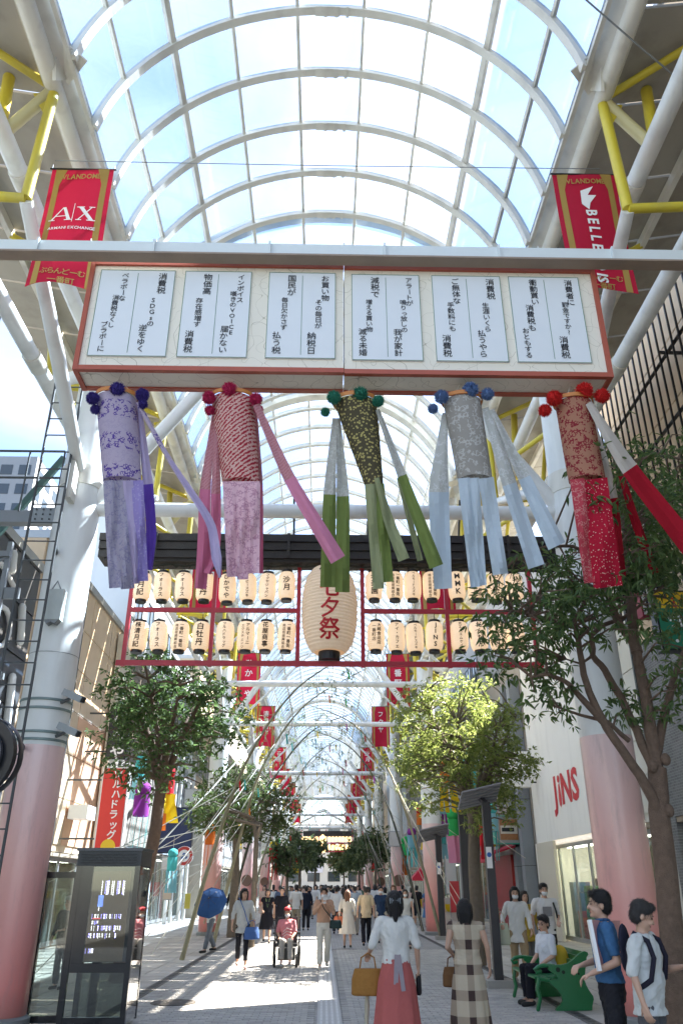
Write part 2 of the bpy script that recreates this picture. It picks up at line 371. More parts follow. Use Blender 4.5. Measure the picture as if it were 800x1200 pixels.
for nm, xa, xb in (('pavement_left', -8.6, -3.18), ('pavement_right', 3.78, 8.6)):
    w = MB()
    for ya, yb, z in ((-3, 12.0, .0), (12.0, 24.0, -.02), (24.0, 300, .0)):
        w.add([(xa, ya, z), (xb, ya, z), (xb, yb, z), (xa, yb, z)], [(0, 1, 2, 3)])
    o = w.build(nm, slabfar_m, kind='structure', origin=(0, 0, 0)); wk[nm] = o
    sm = MB(); g, c = .006, .008; S = .6
    sm.add([(g, g, -.02), (S - g, g, -.02), (S - g, S - g, -.02), (g, S - g, -.02), (g + c, g + c, 0), (S - g - c, g + c, 0), (S - g - c, S - g - c, 0), (g + c, S - g - c, 0)],
           [(4, 5, 6, 7), (0, 1, 5, 4), (1, 2, 6, 5), (2, 3, 7, 6), (3, 0, 4, 7)])
    first = None
    for j in range(20):
        for i in range(8):
            if xa < 0: px = -3.18 - S * (i + 1) * .9
            else: px = 3.78 + S * i * .9
            if first is None:
                first = sm.build('paving_slab', slab_m, o, local=True); q = first
            else: q = inst('paving_slab', first.data, o)
            q.location = (px, 12.0 + S * j, random.uniform(-.002, .002)); q.scale = (.9, 1, 1)
for nm, xa, xb in (('drain_channel_left', -3.18, -3.0), ('drain_channel_right', 3.6, 3.78)):
    d = MB().box(xa, xb, -3, 300, -.06, .004); o = d.build(nm, M('drain_stone', (.13, .125, .12), .8, var=.2, scale=6), kind='structure', origin=(0, 0, 0))
    s_ = MB()
    for k in range(90): s_.box(xa + .04, xb - .04, 11 + k * .25, 11 + k * .25 + .16, .0045, .009)
    s_.build('drain_slot', M('drain_slot_dark', (.03, .03, .03), .6), o, kind='stuff')
# tactile strip with raised bars
tp = MB().box(-.06, .28, -3, 140, -.05, .006)
tact = tp.build('tactile_strip', M('tactile_tile', (.42, .41, .39), .6, var=.1), kind='structure', origin=(0, 0, 0))
tb = MB(); yy = 11.8
while yy < 34:
    for k in range(4): tb.box(-.02 + k * .078, .015 + k * .078, yy, yy + .27, .006, .011)
    yy += .3
tb.build('tactile_bar', M('tactile_bar_tile', (.55, .54, .52), .5, var=.06), tact, kind='stuff')
# manhole
mh = MB().disc((-2.35, 14.6, .004), (0, 0, 1), .36, .016, 28); mo = mh.build('manhole_cover', M('cast_iron', (.10, .09, .08), .6, .5, var=.4, scale=20, bump=.6), label='round iron manhole cover in the paving right of the info kiosk', cat='manhole cover')
rr_ = MB()
for a in range(3): 
    r0 = .08 + a * .1; rr_.loft([[(-2.35 + (r0 + q) * math.cos(t), 14.6 + (r0 + q) * math.sin(t), z) for t in np.linspace(0, 2 * math.pi, 25)[:-1]] for q, z in ((0, .012), (.01, .018), (.03, .018), (.04, .012))], caps=False)
rr_.build('raised_ring', MATS['cast_iron'], mo)

# ================================================================ ARCADE ROOF (barrel vault of glass on truss)
VR, VZ, VA = 3.76, 11.66, [R(8.85 * k) for k in (-9, -7, -5, -3, -1, 1, 3, 5, 7, 9)]
def VP_(a, y, r=VR): return Vector((r * math.sin(a), y, VZ + r * math.cos(a)))
roof = thing('arcade_roof', 'long barrel vault of glass panes on cream ribs high above the shopping street', 'glass roof', (0, 10, 0))
BAY = 1.136; Y0 = 8.43 - BAY * 4
def arcmesh(r0, w, h, n=36, a0=R(-80), a1=R(80)):
    rings = []
    for k in range(n + 1):
        a = a0 + (a1 - a0) * k / n
        rings.append([(r * math.sin(a), yy, r * math.cos(a)) for r, yy in ((r0, -w / 2), (r0 + h, -w / 2), (r0 + h, w / 2), (r0, w / 2))])
    return MB().loft(rings)
rib0 = arcmesh(VR - .07, .075, .12).build('rib', rib_steel, roof, local=True); rib0.location = (0, Y0 - 10, VZ)
flange = arcmesh(VR - .09, .14, .02).build('rib_flange', rib_steel, rib0, local=True)
nb = 118
for i in range(1, nb):
    r = rib0.copy(); COL.objects.link(r); r.location = (0, Y0 + BAY * i - 10, VZ)
    if i < 34: f = flange.copy(); COL.objects.link(f); f.parent = r
YE = Y0 + BAY * (nb - 1)
spl = MB()
for a in (-.095, -.07, -.045): spl.box(VR * a * 2 + .25, VR * a * 2 + .30, -.09, .09, VR - .118, VR - .088)
spl.box(-.62, -.20, -.085, .085, VR - .105, VR - .085)
spl0 = spl.build('splice_plate', rib_steel, roof, local=True)
spl0.location = (.35, Y0 - 10, VZ)
for i in range(1, 16): inst('splice_plate', spl0.data, roof, (.35, Y0 + BAY * i - 10, VZ))
for k, a in enumerate(VA):
    big = k in (2, 7)
    pm = MB(); c0, c1 = VP_(a, Y0, VR + .01), VP_(a, YE, VR + .01); pm.bar(c0, c1, .10 if big else .055, .10 if big else .07, up=Vector((math.sin(a), 0, math.cos(a)))); pm.build('purlin', rib_steel, roof)
# panes: first 33 bays as parts sharing 9 meshes
pms = []
for k in range(9):
    a0, a1 = VA[k] + .008, VA[k + 1] - .008; m = MB()
    A, B = [(VR + .045) * math.sin(a0), 0, (VR + .045) * math.cos(a0)], [(VR + .045) * math.sin(a1), 0, (VR + .045) * math.cos(a1)]
    q = [Vector((A[0], .03, A[2])), Vector((B[0], .03, B[2])), Vector((B[0], BAY - .03, B[2])), Vector((A[0], BAY - .03, A[2]))]
    m.add(q, [(0, 1, 2, 3)]); me = m.build('glass_pane', roof_glass, roof, local=True); me.location = (0, Y0 - 10, VZ); pms.append(me)
for i in range(1, 33):
    for k in range(9): inst('glass_pane', pms[k].data, roof, (0, Y0 + BAY * i - 10, VZ))
far = MB()
for i in range(33, nb - 1):
    for k in range(9):
        a0, a1 = VA[k] + .008, VA[k + 1] - .008; ya, yb = Y0 + BAY * i + .03, Y0 + BAY * (i + 1) - .03
        far.add([VP_(a0, ya, VR + .045), VP_(a1, ya, VR + .045), VP_(a1, yb, VR + .045), VP_(a0, yb, VR + .045)], [(0, 1, 2, 3)])
far.build('far_glass_pane', roof_glass, roof, kind='stuff')
# heavier arches over the roof at the main frames
ma = arcmesh(VR + .16, .30, .18).build('main_arch', cream_steel, roof, local=True); ma.location = (0, 13.3 - 10, VZ)
ma2 = arcmesh(VR - .14, .32, .28).build('main_arch', cream_steel, roof, local=True); ma2.location = (0, 20.2 - 10, VZ)
for yv in (33.4, 49.3, 64.3, 80, 98, 117):
    q = ma2.copy(); COL.objects.link(q); q.location = (0, yv - 10, VZ)
# side structures
A_, B_, C_, E_ = (4.05, 12.26), (4.69, 11.42), (5.22, 10.13), (4.09, 10.05)
NODES = [3.25 + 4.51 * k for k in range(28)]
for s in (-1, 1):
    def q(p, y): return Vector((s * p[0], y, p[1]))
    ys, ye = 2.0, YE + 1
    MB().loft([[Vector((s * x, y, z)) for x, z in ((3.69, 12.49), (3.72, 12.57), (4.22, 12.32), (4.18, 12.22))] for y in (ys, ye)]).build('gutter_fascia', cream_steel, roof)
    MB().tube([q(A_, ys), q(A_, ye)], .125, 16).build('upper_chord', cream_steel, roof, smooth=True)
    MB().tube([q(B_, ys), q(B_, ye)], .138, 16).build('middle_chord', white_steel, roof, smooth=True)
    MB().tube([q(C_, ys), q(C_, ye)], .142, 16).build('lower_chord', white_steel, roof, smooth=True)
    cb = MB()
    for k in range(24): y = 6.8 + k * 4.51; cb.tube([q(C_, y), q(C_, y + .42)], .162, 16); cb.tube([q(B_, y + 1.7), q(B_, y + 2.0)], .158, 16)
    cb.build('chord_coupling', cream_steel, roof, smooth=True)
    if s: 
        sp = MB()
        for k in range(93):
            ya = ys + k * 1.5; sp.add([Vector((s * 4.2, ya + .02, 12.42)), Vector((s * 7.1, ya + .02, 12.95)), Vector((s * 7.1, ya + 1.47, 12.95)), Vector((s * 4.2, ya + 1.47, 12.42)),
                                       Vector((s * 4.2, ya + .02, 12.48)), Vector((s * 7.1, ya + .02, 13.01)), Vector((s * 7.1, ya + 1.47, 13.01)), Vector((s * 4.2, ya + 1.47, 12.48))],
                                      [(0, 1, 2, 3), (7, 6, 5, 4), (0, 1, 5, 4), (2, 3, 7, 6)]) if k > 22 else None
        sp.build('far_soffit_panel', soffit_m, roof, kind='stuff')
        for k in range(23):
            ya = ys + k * 1.5; m = MB()
            m.add([Vector((s * 4.2, ya + .02, 12.42)), Vector((s * 7.1, ya + .02, 12.95)), Vector((s * 7.1, ya + 1.46, 12.95)), Vector((s * 4.2, ya + 1.46, 12.42)),
                   Vector((s * 4.2, ya + .02, 12.48)), Vector((s * 7.1, ya + .02, 13.01)), Vector((s * 7.1, ya + 1.46, 13.01)), Vector((s * 4.2, ya + 1.46, 12.48))],
                  [(0, 1, 2, 3), (7, 6, 5, 4), (0, 1, 5, 4), (2, 3, 7, 6), (1, 2, 6, 5), (0, 3, 7, 4)])
            m.build('soffit_panel', soffit_m, roof)
        sb = MB().bar((s * 5.9, ys, 12.62), (s * 5.9, ye, 12.62), .10, .18)
        sb.build('soffit_beam', cream_steel, roof)
    for k, y in enumerate(NODES):
        MB().tube([q(A_, y), q(B_, y + .1)], .088, 12).build('strut', pale_yellow, roof, smooth=True)
        t = MB(); t.tube([q(A_, y) + Vector((0, 0, -.1)), q(E_, y)], .075, 12); t.build('yellow_post', yellow_steel, roof, smooth=True)
        t = MB(); t.tube([q(B_, y), Vector((s * 4.76, y, 12.5))], .084, 12); t.build('yellow_post', yellow_steel, roof, smooth=True)
        t = MB(); t.tube([q(E_, y), q(C_, y)], .07, 12); t.build('yellow_crossbeam', yellow_steel, roof, smooth=True)
        t = MB(); t.tube([q(A_, y), Vector((s * 5.9, y - 1.3, 12.58))], .06, 10); t.build('yellow_brace', yellow_steel, roof, smooth=True)
        if k > 1: t = MB(); t.tube([q(C_, y), Vector((s * 5.9, y + 1.2, 12.58))], .06, 10); t.build('yellow_brace', yellow_steel, roof, smooth=True)
        t = MB(); t.prism([q(A_, y + .0) + Vector((s * .03, 0, -.05)), q(A_, y) + Vector((s * .3, 0, -.1)), q(A_, y) + Vector((s * .05, 0, -.58))], (0, .03, 0)); t.build('gusset', yellow_steel, roof)
        if k < 10:
            t = MB(); c = Vector((s * 3.86, y - .35, 12.44))
            t.prism([c + Vector((s * .32, 0, .02)), c + Vector((0, -.35, .05)), c + Vector((-s * .36, 0, -.02)), c + Vector((0, .35, -.05)), ], (0, 0, -.03)); t.prism([c + Vector((s * .1, -.1, -.04)), c + Vector((s * .05, .3, -.04)), c + Vector((s * .1, .05, -.4))], (-s * .05, 0, 0))
            t.build('hanger_plate', cream_steel, roof)
        if k < 2: continue
        t = MB(); t.tube([q(C_, y), q(E_, y + 2.25)], .058, 10); t.tube([q(E_, y + 2.25), q(C_, y + 4.51)], .058, 10); t.build('yellow_web', yellow_steel, roof, smooth=True)

# ================================================================ PILLARS
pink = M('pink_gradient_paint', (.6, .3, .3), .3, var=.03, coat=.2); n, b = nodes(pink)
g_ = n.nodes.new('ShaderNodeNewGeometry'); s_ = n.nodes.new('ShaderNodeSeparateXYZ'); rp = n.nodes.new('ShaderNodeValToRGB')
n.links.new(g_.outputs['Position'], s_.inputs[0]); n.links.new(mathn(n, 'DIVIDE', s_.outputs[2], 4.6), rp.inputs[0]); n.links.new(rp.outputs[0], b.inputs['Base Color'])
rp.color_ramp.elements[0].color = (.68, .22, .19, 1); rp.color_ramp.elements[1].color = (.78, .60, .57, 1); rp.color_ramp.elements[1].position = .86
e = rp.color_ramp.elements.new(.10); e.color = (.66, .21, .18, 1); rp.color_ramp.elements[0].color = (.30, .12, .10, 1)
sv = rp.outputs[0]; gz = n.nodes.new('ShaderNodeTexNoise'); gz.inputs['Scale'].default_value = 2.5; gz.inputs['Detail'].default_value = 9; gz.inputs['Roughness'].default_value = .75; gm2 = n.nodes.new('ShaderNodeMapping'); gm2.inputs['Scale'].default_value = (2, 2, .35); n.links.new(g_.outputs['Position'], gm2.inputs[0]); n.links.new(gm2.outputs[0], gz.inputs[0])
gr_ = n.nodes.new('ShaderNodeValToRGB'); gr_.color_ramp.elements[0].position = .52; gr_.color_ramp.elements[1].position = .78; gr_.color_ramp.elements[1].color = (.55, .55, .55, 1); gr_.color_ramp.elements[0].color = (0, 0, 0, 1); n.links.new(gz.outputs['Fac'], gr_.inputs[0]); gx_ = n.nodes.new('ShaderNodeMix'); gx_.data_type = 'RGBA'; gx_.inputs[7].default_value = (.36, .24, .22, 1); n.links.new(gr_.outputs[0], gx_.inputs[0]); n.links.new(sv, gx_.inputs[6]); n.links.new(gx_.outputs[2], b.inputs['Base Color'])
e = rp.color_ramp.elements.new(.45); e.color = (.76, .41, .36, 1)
def pillar(x, y, ptop, label, r=.37, top=10.5, straps=False):
    t = thing('arcade_pillar', label, 'pillar', (x, y, 0), group='round arcade pillars painted pink below')
    MB().lathe([(r, ptop), (r, 7.1), (r * .92, 8.1), (r * .86, top)], (x, y, 0), 32, caps=True).build('shaft', pillar_white, t, smooth=True)
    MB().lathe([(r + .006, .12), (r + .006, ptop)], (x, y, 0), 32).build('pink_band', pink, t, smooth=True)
    MB().lathe([(r + .06, 0), (r + .06, .1), (r + .01, .13)], (x, y, 0), 32, caps=True).build('base_ring', grey_steel, t, smooth=True)
    s = 1 if x > 0 else -1
    MB().tube([(x, y, top - .1), (s * C_[0], y, C_[1])], .17, 14).build('head_arm', white_steel, t, smooth=True)
    MB().tube([(x, y, 8.05), (s * 4.2, y - 2.25, 9.1), (s * 4.09, y - 4.5, 10.03)], [.11, .117, .09], 14).build('front_strut', white_steel, t, smooth=True)
    MB().tube([(x, y, 8.05), (s * 4.2, y + 2.25, 9.1), (s * 4.09, y + 4.5, 10.03)], [.11, .117, .09], 14).build('rear_strut', white_steel, t, smooth=True)
    MB().tube([(x - s * .1, y, 7.46), (x - s * 2.25, y, 10.55)], .125, 14).build('cross_strut', white_steel, t, smooth=True)
    cl = MB(); cl.tube([(x, y, 7.92), (x, y, 8.3)], r * .9 + .03, 20); cl.box(x - .05, x + .05, y - r - .25, y - r + .05, 7.5, 8.2); cl.build('collar', cream_steel, t, smooth=True)
    if straps:
        for z in (ptop + .06, ptop + .17, ptop + .52, ptop + .65):
            MB().lathe([(r + .004, z), (r + .02, z + .005), (r + .02, z + .035), (r + .004, z + .04)], (x, y, 0), 28).build('steel_strap', M('strap_steel', (.20, .26, .25), .5, .4), t)
        MB().lathe([(r + .004, 4.95), (r + .008, 4.955), (r + .004, 4.96)], (x, y, 0), 28).build('seam', grey_steel, t)
    return t
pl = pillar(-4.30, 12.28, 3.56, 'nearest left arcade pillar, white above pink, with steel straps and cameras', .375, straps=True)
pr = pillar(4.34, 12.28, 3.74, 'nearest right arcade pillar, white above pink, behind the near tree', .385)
# junction box and cameras on the left pillar
jb = MB(); jb.box(-4.40, -4.13, 11.76, 11.92, 5.42, 5.92); jb.build('junction_box', M('grey_green_box', (.42, .45, .42), .5), pl)
jb = MB(); jb.tube([(-4.36, 11.84, 5.92), (-4.28, 11.84, 6.08), (-4.2, 11.84, 5.92)], .013, 6); jb.prism([(-4.38, 11.77, 5.42), (-4.15, 11.77, 5.42), (-4.2, 11.77, 5.36), (-4.27, 11.77, 5.39), (-4.33, 11.77, 5.35)], (0, .14, 0)); jb.build('box_hook', grey_steel, pl)
for z in (4.24, 3.74):
    cm = thing('security_camera', 'grey security camera pointing right from the left pillar, %s of the two' % ('upper' if z > 4 else 'lower'), 'camera', (-3.94, 12.0, z))
    MB().bar((-4.0, 12.04, z - .05), (-3.86, 12.0, z), .04, .04).build('bracket', dark_steel, cm)
    MB().bar((-3.95, 11.98, z + .10), (-3.63, 11.88, z - .04), .10, .10).build('housing', M('camera_grey', (.3, .32, .32), .4), cm)
    MB().bar((-3.63, 11.88, z - .037), (-3.605, 11.872, z - .048), .08, .08).build('lens', black_steel, cm)
k = 0
for D, pt in ((33.4, 3.9), (49.3, 4.05), (64.3, 4.05), (80, 4.05), (98, 4.05)):
    for s in (-1, 1):
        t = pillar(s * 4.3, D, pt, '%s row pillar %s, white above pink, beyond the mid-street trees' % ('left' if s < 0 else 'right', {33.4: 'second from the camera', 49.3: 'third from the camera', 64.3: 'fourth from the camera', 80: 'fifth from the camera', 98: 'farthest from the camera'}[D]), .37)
        if D in (49.3, 64.3):
            MB().disc((s * 4.3, D - .4, 1.95), (0, -1, 0), .3, .05).build('round_plaque', M('bronze_plaque', (.18, .10, .07), .5, .3), t)
# cross pipes
for D, Z, rad, lab in ((12.3, 7.58, .125, 'white cross pipe above the lantern frame, tied between the near pillars'), (26.2, 7.8, .10, 'white cross pipe spanning the arcade just beyond the lantern frame'), (33.4, 7.8, .10, 'white cross pipe between the second pair of pillars'),
                     (49.3, 7.8, .117, 'white cross pipe between the third pair of pillars'), (64.3, 7.8, .117, 'white cross pipe between the fourth pair of pillars'), (80, 7.8, .117, 'white cross pipe between the fifth pair of pillars'), (98, 7.8, .125, 'white cross pipe between the farthest pair of pillars')):
    MB().tube([(-4.4, D, Z), (4.4, D, Z)], rad, 16).build('cross_pipe', white_steel, label=lab, cat='pipe', group='white cross pipes', smooth=True)
# front white beam over the sign board
bm = thing('cross_beam', 'pale steel cross beam running right across the arcade in front of the poem board', 'beam', (0, 7.39, 8.6))
MB().box(-5.26, 5.26, 7.31, 7.39, 8.68, 8.87).build('beam_web', M('pale_beam_paint', (.66, .70, .69), .4, var=.05), bm)
MB().box(-5.26, 5.26, 7.27, 7.44, 8.652, 8.678).build('bottom_flange', brown_paint, bm)
for x in np.arange(-5, 5.1, 1.42): MB().box(x, x + .025, 7.27, 7.308, 8.68, 8.88).build('stiffener', MATS['pale_beam_paint'], bm)
for s in (-1, 1): MB().bar((s * 5.22, 7.43, 8.8), (s * 5.22, 7.43, 10.1), .08, .08).build('hanger', grey_steel, bm)
# wires
for pa, pb, lab in (((-4.1, 8.35, P(0, 187, 8.35).z), (4.1, 8.35, P(760, 199, 8.35).z), 'thin steel wire across the arcade that the two near red banners hang from'),
                    (tuple(P(675, -10, 6.3)), tuple(P(812, 108, 7.2)), 'thin pale cable slanting across the upper right corner')):
    MB().tube([pa, ((pa[0] + pb[0]) / 2, (pa[1] + pb[1]) / 2, (pa[2] + pb[2]) / 2 - .02), pb], .007 if 'banner' in lab else .013, 6).build('cable', grey_steel, label=lab, cat='cable')

# ================================================================ POEM BOARD
washi = M('washi_paper', (.80, .74, .62), .8, var=.04, scale=2, bump=.05); n, b = nodes(washi)
src = b.inputs['Base Color'].links[0].from_socket
tc_ = n.nodes.new('ShaderNodeTexCoord'); nd = n.nodes.new('ShaderNodeTexNoise'); nd.inputs['Scale'].default_value = 3.2; nd.inputs['Detail'].default_value = .3
n.links.new(tc_.outputs['Object'], nd.inputs[0]); f_ = mathn(n, 'ABSOLUTE', mathn(n, 'SUBTRACT', nd.outputs['Fac'], .5)); f_ = mathn(n, 'LESS_THAN', f_, .0035)
nd2 = n.nodes.new('ShaderNodeTexNoise'); nd2.inputs['Scale'].default_value = 5.5; nd2.inputs['Detail'].default_value = .2
n.links.new(tc_.outputs['Object'], nd2.inputs[0]); f2 = mathn(n, 'LESS_THAN', mathn(n, 'ABSOLUTE', mathn(n, 'SUBTRACT', nd2.outputs['Fac'], .47)), .0035)
mx = n.nodes.new('ShaderNodeMix'); mx.data_type = 'RGBA'; n.links.new(mathn(n, 'MULTIPLY', mathn(n, 'MAXIMUM', f_, f2), .55), mx.inputs[0]); n.links.new(src, mx.inputs[6]); mx.inputs[7].default_value = (.25, .2, .11, 1); n.links.new(mx.outputs[2], b.inputs['Base Color'])
frame_m = M('board_frame_paint', (.40, .085, .045), .5, var=.12); paper = M('white_board_paper', (.74, .76, .77), .7, var=.03, bump=0); green_l = M('thin_green_line', (.12, .22, .14), .6, bump=0)
BD = 7.5; bx0, bx1, bz0, bz1 = P(85, 433, BD).x, P(718, 440, BD).x, P(400, 437, BD).z, P(400, 311, BD).z
bxm = P(403, 440, BD).x
for nm, xa, xb, lab, dz in (('poem_board', bx0, bxm - .002, 'left half of the long white poem box with three poems in a vermilion frame', 0), ('poem_board', bxm + .002, bx1, 'right half of the long white poem box with three poems in a vermilion frame', -.012)):
    t = thing(nm, lab, 'sign board', ((xa + xb) / 2, BD + .2, bz0)); z0, z1 = bz0 + dz, bz1 + dz
    MB().box(xa + .004, xb - .004, BD + .02, BD + .415, z0 + .02, z1 - .004).build('box', washi, t)
    MB().box(xa, xb, BD - .012, BD + .05, z0, z0 + .062).box(xa, xb, BD + .36, BD + .43, z0, z0 + .05).build('bottom_rail', frame_m, t)
    MB().box(xa, xb, BD - .012, BD + .05, z1 - .05, z1 + .01).build('top_rail', frame_m, t)
    xe = (xa, xa + .055) if xa == bx0 else (xb - .055, xb)
    MB().box(xe[0], xe[1], BD - .015, BD + .05, z0 - .003, z1 + .013).box(xe[0] - .002, xe[1], BD + .05, BD + .432, z0 - .003, z0 + .05).build('end_rail', frame_m, t)
    MB().box(xe[0], xe[0] + .012 if xa == bx0 else xe[1] - .012, BD + .05, BD + .43, z0, z1).build('end_panel', washi, t) if xa == bx0 else MB().box(xe[1] - .012, xe[1], BD + .05, BD + .43, z0, z1).build('end_panel', washi, t)
    poems = [(110, 200, ('消費税', 'SDGsの', '逆をゆく'), ('ベラボーな', '消費税なくし', 'ブラボーに')), (212, 292, ('インボイス', '嘆きのVOICE', '届かない'), ('物価高', '存在感増す', '消費税')),
             (313, 393, ('お買い物', 'その毎日が', '納税日'), ('国民が', '毎日欠かさず', '払う税')), (412, 493, ('アラートが', '鳴りっ放しの', '我が家計'), ('減税で', '増える買い物', '減る未婚')),
             (508, 590, ('消費税', '生涯いくら', '払うやら'), ('ご無体な', '手数料にも', '消費税')), (600, 684, ('消費者に', '罰金ですか?', '消費税'), ('衝動買い', '消費税も', 'おともする'))]
    for x0, x1, ra, rb in poems:
        if (x0 < 400) != (xa == bx0): continue
        X0, X1 = P(x0, 370, BD).x, P(x1, 370, BD).x; zt, zb = z1 - .13, z0 + .20
        p_ = MB().box(X0, X1, BD - .001, BD + .019, zb, zt).build('poem_panel', paper, t); Xm = (X0 + X1) / 2
        ln = MB()
        for a, c, d, e in ((X0, X0 + .007, zb, zt), (X1 - .007, X1, zb, zt), (Xm, Xm + .006, zb + .05, zt - .05), (X0, X1, zb, zb + .007), (X0, X1, zt - .007, zt)): ln.box(a, c, BD - .004, BD - .0012, d, e)
        ln.build('green_border', green_l, p_)
        H = zt - zb; q = (X1 - X0) / 4
        for xc, col in ((X1 - q, ra), (X0 + q, rb)):
            tx = MB()
            for j, s_ in enumerate(col):
                sz = {3: .110, 4: .102, 5: .090}.get(len(s_), .084)
                xx = xc + (.08, 0.0, -.08)[j]; top = (zt - .05, zt - H * .33, zb + .05 + len(s_) * sz)[j]
                if j == 1: top = (zt + zb) / 2 + len(s_) * sz * .5
                vtext(tx, s_, (xx, BD - .002, top), UX, UZ, NF, sz * 1.02, step=sz, bold=.012)
            tx.build('lettering', ink, p_)
for k, x in enumerate((P(105, 300, 7.4).x, P(182, 300, 7.4).x, P(403, 300, 7.4).x, P(630, 300, 7.4).x)):
    MB().tube([(x, 7.42, bz1 - .02), (x, 7.36, 8.95)], .008, 6).build('hanging_wire', white_steel, label='short hanging wire holding the poem board, %s along the cross beam' % ('leftmost', 'second from left', 'at the middle seam', 'rightmost')[k], cat='wire')

# ================================================================ BIG PAPER STREAMERS
def pompom(mb, c, r):
    mb.ell(c, (r * .72,) * 3, 14, 8)
    for k in range(900):
        d = Vector(rng.normal(size=3)).normalized(); t = d.orthogonal().normalized(); t = Matrix.Rotation(random.uniform(0, 6.3), 3, d) @ t
        b_ = c + d * r * .66; L = r * random.uniform(.18, .42); w = r * .06
        e_ = b_ + d * L + t * r * random.uniform(-.05, .1); s_ = d.cross(t)
        mb.add([b_ - t * w, b_ + t * w, e_ + s_ * w], [(0, 1, 2)])
def strip(pts, ws, D, seam, m_up, m_lo, parent, dD=0, tw=0, name='strip'):
    """a hanging cloth strip: centreline pixels, widths in pixels, at real depth D; seam = index of point where lower cloth starts"""
    mb = MB(); out = []; N = 8
    for i in range(len(pts) - 1):
        for k in range(N):
            t = k / N; out.append((i + t, np.array(pts[i]) * (1 - t) + np.array(pts[i + 1]) * t, ws[i] * (1 - t) + ws[i + 1] * t))
    out.append((len(pts) - 1, np.array(pts[-1]), ws[-1])); rows = []; L = len(out); ph = random.uniform(0, 6)
    # smooth the centreline
    C_l = [o[1].astype(float) for o in out]
    for _ in range(4): C_l = [C_l[0]] + [(C_l[i - 1] + 2 * C_l[i] + C_l[i + 1]) / 4 for i in range(1, L - 1)] + [C_l[-1]]
    for j, (u, c, w) in enumerate(out):
        c = C_l[j]; d = C_l[min(j + 1, L - 1)] - C_l[max(j - 1, 0)]; d = d / (np.linalg.norm(d) + 1e-9); nrm = np.array([-d[1], d[0]])
        if nrm[0] < 0: nrm = -nrm
        f = j / (L - 1); dd = D + dD * f + .03 * math.sin(ph + f * 7); row = []
        for a in (-1, -.5, 0, .5, 1):
            wob = (.010 + .03 * f) * math.sin(a * 2.6 + f * 6 + ph) + .012 * f * math.sin(f * 19 + a * 1.5 + ph); row.append(P(c[0] + nrm[0] * w / 2 * a, c[1] + nrm[1] * w / 2 * a, dd + tw * a * f + wob + .015 * (a * a)))
        rows.append(row)
    for j in range(L - 1):
        for a in range(4):
            mb.add([rows[j][a], rows[j][a + 1], rows[j + 1][a + 1], rows[j + 1][a]], [(0, 1, 2, 3)], 0 if out[j][0] < seam else 1)
    return mb.build(name, [m_up, m_lo], parent, smooth=True)
def streamer(label, cols, tube_, lows, strips, poms, D=7.72):
    """tube_: ((xl,xr,y),(xl,xr,y)); lows: lower strips of the tube [(x0,x1,x0b,x1b,yb,mat)]"""
    (a, b_, y0), (c, d, y1) = tube_; top = P((a + b_) / 2, y0 - 8, D); t = thing('paper_streamer', label, 'streamer', top, group='big tanabata streamers hanging under the poem board')
    rT = (P(b_, y0, D).x - P(a, y0, D).x) / 2; cT = P((a + b_) / 2, y0, D); cB = P((c + d) / 2, y1, D); rB = (P(d, y1, D).x - P(c, y1, D).x) / 2
    rings_ = []
    for k in range(13):
        f = k / 12; cc = cT.lerp(cB, f); r = rT * (1 - f) + rB * f
        rings_.append([(cc.x + r * math.cos(q) * (1 + .03 * math.sin(6 * q + 3 * f)), cc.y + r * .8 * math.sin(q), cc.z) for q in np.linspace(0, 2 * math.pi, 33)[:-1]])
    MB().loft(rings_, caps=False).build('cloth_tube', cols['tube'], t, smooth=True)
    MB().loft([[(cT.x + (rT + .012 + q2) * math.cos(q), cT.y + (rT * .8 + .012 + q2) * math.sin(q), cT.z + z) for q in np.linspace(0, 2 * math.pi, 33)[:-1]] for q2, z in ((0, .0), (.01, 0), (.01, .05), (0, .05))], caps=False).build('bamboo_hoop', M('orange_bamboo', (.55, .2, .04), .5), t, smooth=True)
    for k in range(3):
        an = k * 2.1; MB().tube([(cT.x + rT * math.cos(an), cT.y + rT * .8 * math.sin(an), cT.z + .03), (cT.x, cT.y, bz0 + .02)], .004, 5).build('hanging_string', rope_m, t)
    for x0, x1, x0b, x1b, yb, m in lows:
        strip([((x0 + x1) / 2, y1 - 3), ((x0 + x1 + x0b + x1b) / 4, (y1 + yb) / 2), ((x0b + x1b) / 2, yb)], [x1 - x0, (x1 - x0 + x1b - x0b) / 2, x1b - x0b], D - rB * .78 - .02, 0, m, m, t)
    for st in strips: strip(*st[:2], D + st[5] if len(st) > 5 else D - .12, st[2], st[3], st[4], t, dD=(st[6] if len(st) > 6 else 0), tw=.02)
    for (x, y, r) in poms:
        mb = MB(); c = P(x, y, D - rT * .75 if y < 475 else D - .1); rad = r / FPX * (c - Vector((0, 0, CAM_H))).length * .97
        pompom(mb, c, rad); mb.build('pompom', cols['pom'], t)
    return t
pv = cloth('lavender_floral', (.50, .42, .52), pat='floral', col2=(.11, .06, .30), sc=34, th=.42, band=15.); pv2 = cloth('lavender_grey_print', (.36, .33, .41), pat='floral', col2=(.28, .25, .36), sc=30, th=.4)
pv3 = cloth('violet_cloth', (.30, .24, .50), pat='dots', col2=(.38, .34, .55), sc=30, th=.3); pv4 = cloth('deep_violet_cloth', (.12, .06, .36)); pvl = cloth('pale_lilac_cloth', (.45, .38, .55))
